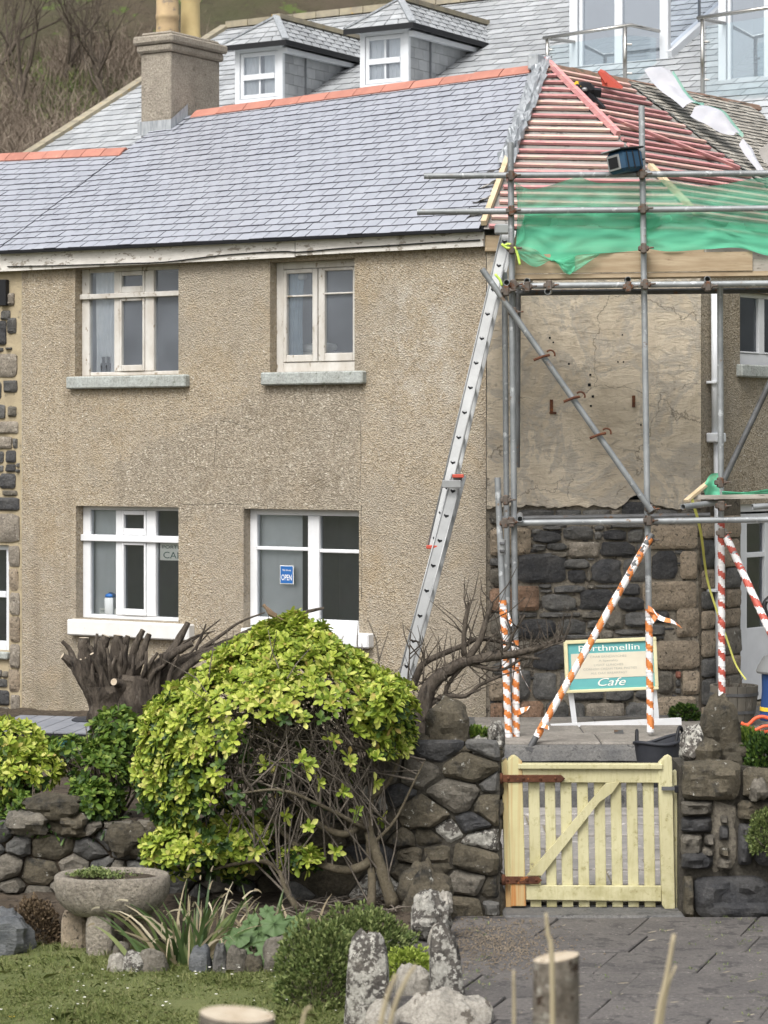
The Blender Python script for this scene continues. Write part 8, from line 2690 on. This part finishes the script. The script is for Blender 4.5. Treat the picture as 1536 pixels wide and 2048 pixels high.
def lawn_grass():
    r = random.Random(1)
    V, F_ = [], []
    for _ in range(100000):
        y = r.uniform(11.7, 14.5); x = r.uniform(wx(-20, y), wx(790, y))
        if x > .02 and y < 13.6 and r.random() < .3: continue
        if nz(x * 1.6, y * 1.6, 4) < -.18 and r.random() < .55: continue
        h = r.uniform(.010, .030) * (1 + .7 * nz(x * 2.5, y * 2.5)); w = r.uniform(.0009, .0018)
        a = r.uniform(0, 6.3)
        b = Vector((x, y, Z_LAWN - .004)); sd = Vector((math.cos(a), math.sin(a), 0)) * w
        l = Vector((r.gauss(0, .45), r.gauss(0, .45), 1)).normalized() * h
        i = len(V)
        for q in (b - sd, b + sd, b + l * .6 + sd * .7, b + l + Vector((l.x, l.y, -.2 * h)), b + l * .6 - sd * .7): V.append((q.x, q.y, q.z))
        F_.append((i, i + 1, i + 2, i + 3, i + 4))
    for _ in range(420):
        y = r.uniform(11.9, 14.4); x = r.uniform(wx(-20, y), wx(760, y))
        if y < 13.5 and nz(x * 1.1, y * 1.1, 9) < .05: continue
        for _k in range(r.randint(8, 18)):
            h = r.uniform(.03, .085); w = r.uniform(.0012, .0022); a = r.uniform(0, 6.3)
            b = Vector((x + r.gauss(0, .02), y + r.gauss(0, .02), Z_LAWN - .004)); sd = Vector((math.cos(a), math.sin(a), 0)) * w
            l = Vector((r.gauss(0, .4), r.gauss(0, .4), 1)).normalized() * h
            i = len(V)
            for q in (b - sd, b + sd, b + l * .6 + sd * .7, b + l + Vector((l.x, l.y, -.2 * h)), b + l * .6 - sd * .7): V.append((q.x, q.y, q.z))
            F_.append((i, i + 1, i + 2, i + 3, i + 4))
    o = mesh_from(V, F_, 'lawn_grass', 'leaf_grass', None)
    tag(o, 'short rough lawn grass at the bottom left', 'grass', kind='stuff')
    m = MB(); y_ = MB()
    for _ in range(75):
        y = r.uniform(11.9, 14.0); x = r.uniform(wx(0, y), wx(680, y))
        s = r.uniform(.004, .009); c = Vector((x, y, Z_LAWN + r.uniform(.02, .045)))
        m.add([c + Vector((s * math.cos(k * 1.047), s * math.sin(k * 1.047), s * .5)) for k in range(6)] + [c], [(k, (k + 1) % 6, 6) for k in range(6)])
    tag(m.build('daisies', 'flower_white', None, fix=False), 'tiny white daisies scattered over the lawn', 'daisies', kind='stuff')
    c = P(24, 2036, 12.6)
    t = thing('celandine', c, 'single yellow flower in the lawn at bottom left', 'flower')
    for k in range(7):
        a = k * 6.283 / 7
        d = Vector((math.cos(a), math.sin(a) * .6, .5)); sd = Vector((-math.sin(a), math.cos(a), 0)) * .004
        MB().add([c, c + d * .010 + sd, c + d * .018, c + d * .010 - sd], [(0, 1, 2, 3)]).build('petal', 'flower_yellow', t, fix=False)
    MB().tube([c - Vector((0, 0, .04)), c], .0015, 4).build('stalk', 'leaf_grass', t)
lawn_grass()

# ================================================================== green store below the neighbour, bird
def store():
    Y = 19.6; px = Y / FPX
    f = Frame((P(120, 1480, Y).x, Y), -14)
    t = thing('oil_store', f.w(0, 0, -2.5), 'teal garden store with ribbed grey roof behind the shrubs', 'store')
    zt = P(120, 1468, Y).z
    x0, x1 = -.62, .55
    MB().cbox(f, x0, x1, 0, .75, -2.9, zt - .02, .01).build('body', 'shed_teal', t)
    MB().cbox(f, x0 - .02, x1 + .02, -.025, -.001, zt - .075, zt - .02, .004).build('fascia', 'shed_teal', t)
    n = 8
    for k in range(n):
        a, b = lerp(x0 - .04, x1 + .04, k / n) + .004, lerp(x0 - .04, x1 + .04, (k + 1) / n) - .004
        c = [f.w(a, -.05, zt), f.w(b, -.05, zt), f.w(b, .8, zt + .03), f.w(a, .8, zt + .03)]
        MB().hexa(c + [q + Vector((0, 0, .02)) for q in c]).build('roof_panel', 'felt_roof', t)
    MB().bar(f.w(x0 - .05, -.06, zt - .005), f.w(x1 + .05, -.06, zt - .005), .03, .03).build('drip_edge', 'black_plastic', t)
    c = P(174, 1446, Y + .6)
    MB().lathe(c - Vector((0, 0, .03)), [(.11, 0), (.125, .02), (.125, .06), (.10, .075), (.06, .07)], 20).build('vent_cap', 'black_rubber', t, 40)
store()
def bird():
    b = P(537, 1226, 14.95)
    t = thing('bird', b - Vector((0, 0, .03)), 'small brown bird perched on top of the domed shrub', 'bird')
    rows = []
    # body from tail to beak, facing left
    for (x, z, rr) in ((.052, -.022, .004), (.038, -.014, .013), (.018, -.002, .023), (.0, .010, .025), (-.012, .024, .019), (-.017, .034, .0175), (-.023, .041, .016), (-.031, .043, .010), (-.036, .042, .004)):
        rows.append([b + Vector((x, rr * math.cos(k * .6283), z + rr * math.sin(k * .6283))) for k in range(10)])
    m = MB().grid(rows, closed=True); m.f.append(tuple(range(10))); m.f.append(tuple(range(89, 79, -1)))
    m.build('body', 'bird_brown', t, True)
    MB().bar(b + Vector((.045, 0, -.018)), b + Vector((.098, 0, -.046)), .014, .005).build('tail', 'bird_brown', t)
    MB().tube([b + Vector((-.034, 0, .042)), b + Vector((-.047, 0, .040))], [.004, .0008], 6).build('beak', 'black_plastic', t)
    for s in (-1, 1):
        MB().bar(b + Vector((-.004, .021 * s, .012)), b + Vector((.048, .016 * s, -.016)), .006, .022).build('wing', 'bird_brown', t)
        MB().tube([b + Vector((.002, .008 * s, -.012)), b + Vector((-.002, .008 * s, -.045))], .0018, 5).build('leg', 'black_plastic', t)
        MB().lathe(b + Vector((-.028, .0125 * s, .044)), [(.001, -.002), (.0025, 0), (.001, .002)], 6).build('eye', 'black_plastic', t)
bird()

# ================================================================== close, out of focus foreground
def foreground():
    r = random.Random(2)
    Y = 6.6; px = Y / FPX
    def stump(u, v, w, Y, lab, top_tilt):
        px = Y / FPX
        b = P(u, v, Y); base = Vector((b.x, b.y, -3.2 + 1.5 * math.exp(-((Y - 4.2) / 2.3) ** 2) - .1))
        t = thing('cut_stump', base, lab, 'stump', 'cut stumps close to the camera')
        n = 18; rows = []
        for j in range(9):
            k = j / 8
            c = base.lerp(b, k)
            rows.append([c + Vector((w / 2 * px * (1.15 - .15 * k) * math.cos(2 * math.pi * i / n) * (1 + .06 * nz(i * .7, j * .6, u)), w / 2 * px * (1.15 - .15 * k) * math.sin(2 * math.pi * i / n) * (1 + .06 * nz(i * .7, j * .6, u + 3)), (top_tilt * math.cos(2 * math.pi * i / n)) if j == 8 else 0)) for i in range(n)])
        MB().grid(rows, closed=True).build('bark', 'stump_bark', t, True, fix=False)
        MB().add([p + Vector((0, 0, .002)) for p in rows[-1]], [tuple(range(n))]).build('sawn_top', 'cut_wood', t, fix=False)
        return b
    b = stump(1112, 1916, 92, 6.6, 'cut grey stump with pale top close to the camera before the gate', .01)
    MB().tube(bez([P(1110, 1940, 6.55), P(1100, 1880, 6.55), P(1094, 1828, 6.55)], 4), .006, 6)
    stump(474, 2030, 150, 5.6, 'cut stump with white sawn top at the bottom edge', -.006)
    def stem(pts, Y, r0, lab):
        q = bez([P(u, v, Y) for u, v in pts], 4)
        o = MB().tube(q, [lerp(r0, r0 * .5, i / (len(q) - 1)) for i in range(len(q))], 7).build('dry_stem', 'leaf_straw', None, True)
        tag(o, lab, 'stem', 'dry stems close to the camera')
    stem([(1106, 2300), (1104, 1930), (1096, 1870), (1092, 1826)], 6.4, .0085, 'thin pale stem rising from behind the front stump')
    stem([(1290, 2300), (1315, 2048), (1332, 1960), (1348, 1868)], 5.8, .010, 'tall pale stem leaning right in front of the path')
    stem([(1296, 2300), (1328, 2010), (1352, 1930)], 5.9, .006, 'thin stem beside the tall pale leaning stem')
    stem([(1026, 2300), (1028, 2040), (1027, 1940)], 6.0, .006, 'thin upright stem left of the front stump')
    stem([(740, 2300), (780, 2048), (812, 1960), (832, 1930)], 5.7, .007, 'pale twig in front of the long pale rock')
    stem([(720, 2300), (765, 2030), (792, 1948)], 5.6, .008, 'thicker pale twig in front of the upright stone')
    stem([(560, 2300), (604, 2048), (622, 2012)], 5.4, .006, 'brown twig beside the white topped stump')
foreground()

def path_litter():
    r = random.Random(44)
    m = MB()
    for _ in range(30):
        y = r.uniform(11.9, 14.6); x = r.uniform(wx(900, y), wx(1540, y))
        L_ = r.uniform(.004, .035) ; a = r.uniform(-.6, .6); k = r.uniform(-8, 8)
        pts = [Vector((x + math.cos(a) * L_ * t, y + math.sin(a) * L_ * t + k * L_ * L_ * t * t, Z_PATH + .008 + .004 * t)) for t in (-1, -.5, 0, .5, 1)]
        w = Vector((0, r.uniform(.0008, .0025), .001))
        m.grid([[p - w * (1 - .6 * abs(i - 2) / 2) for i, p in enumerate(pts)], [p + w * (1 - .6 * abs(i - 2) / 2) for i, p in enumerate(pts)]])
    tag(m.build('path_litter', 'leaf_straw', None, fix=False), 'pale dead grass stalks and petals lying on the paving', 'litter', kind='stuff')
path_litter()

def path_weeds():
    r = random.Random(71)
    V, F_ = [], []
    for _ in range(80):
        y = r.uniform(11.9, 14.85)
        x = (wx(1536, y) - abs(r.gauss(0, .35))) if r.random() < .55 else wx(r.uniform(930, 990), y)
        for _k in range(r.randint(4, 9)):
            h = r.uniform(.008, .022)
            d = Vector((r.gauss(0, .7), r.gauss(0, .7), .8)).normalized()
            leaf_add(V, F_, Vector((x + r.gauss(0, .015), y + r.gauss(0, .015), Z_PATH + .002)), d, Vector((0, 0, 1)), h, h * .3, .2, .1)
    o = mesh_from(V, F_, 'path_weeds', 'leaf_hebe', None)
    tag(o, 'small moss and weeds sprouting from the paving joints', 'weeds', kind='stuff')
path_weeds()
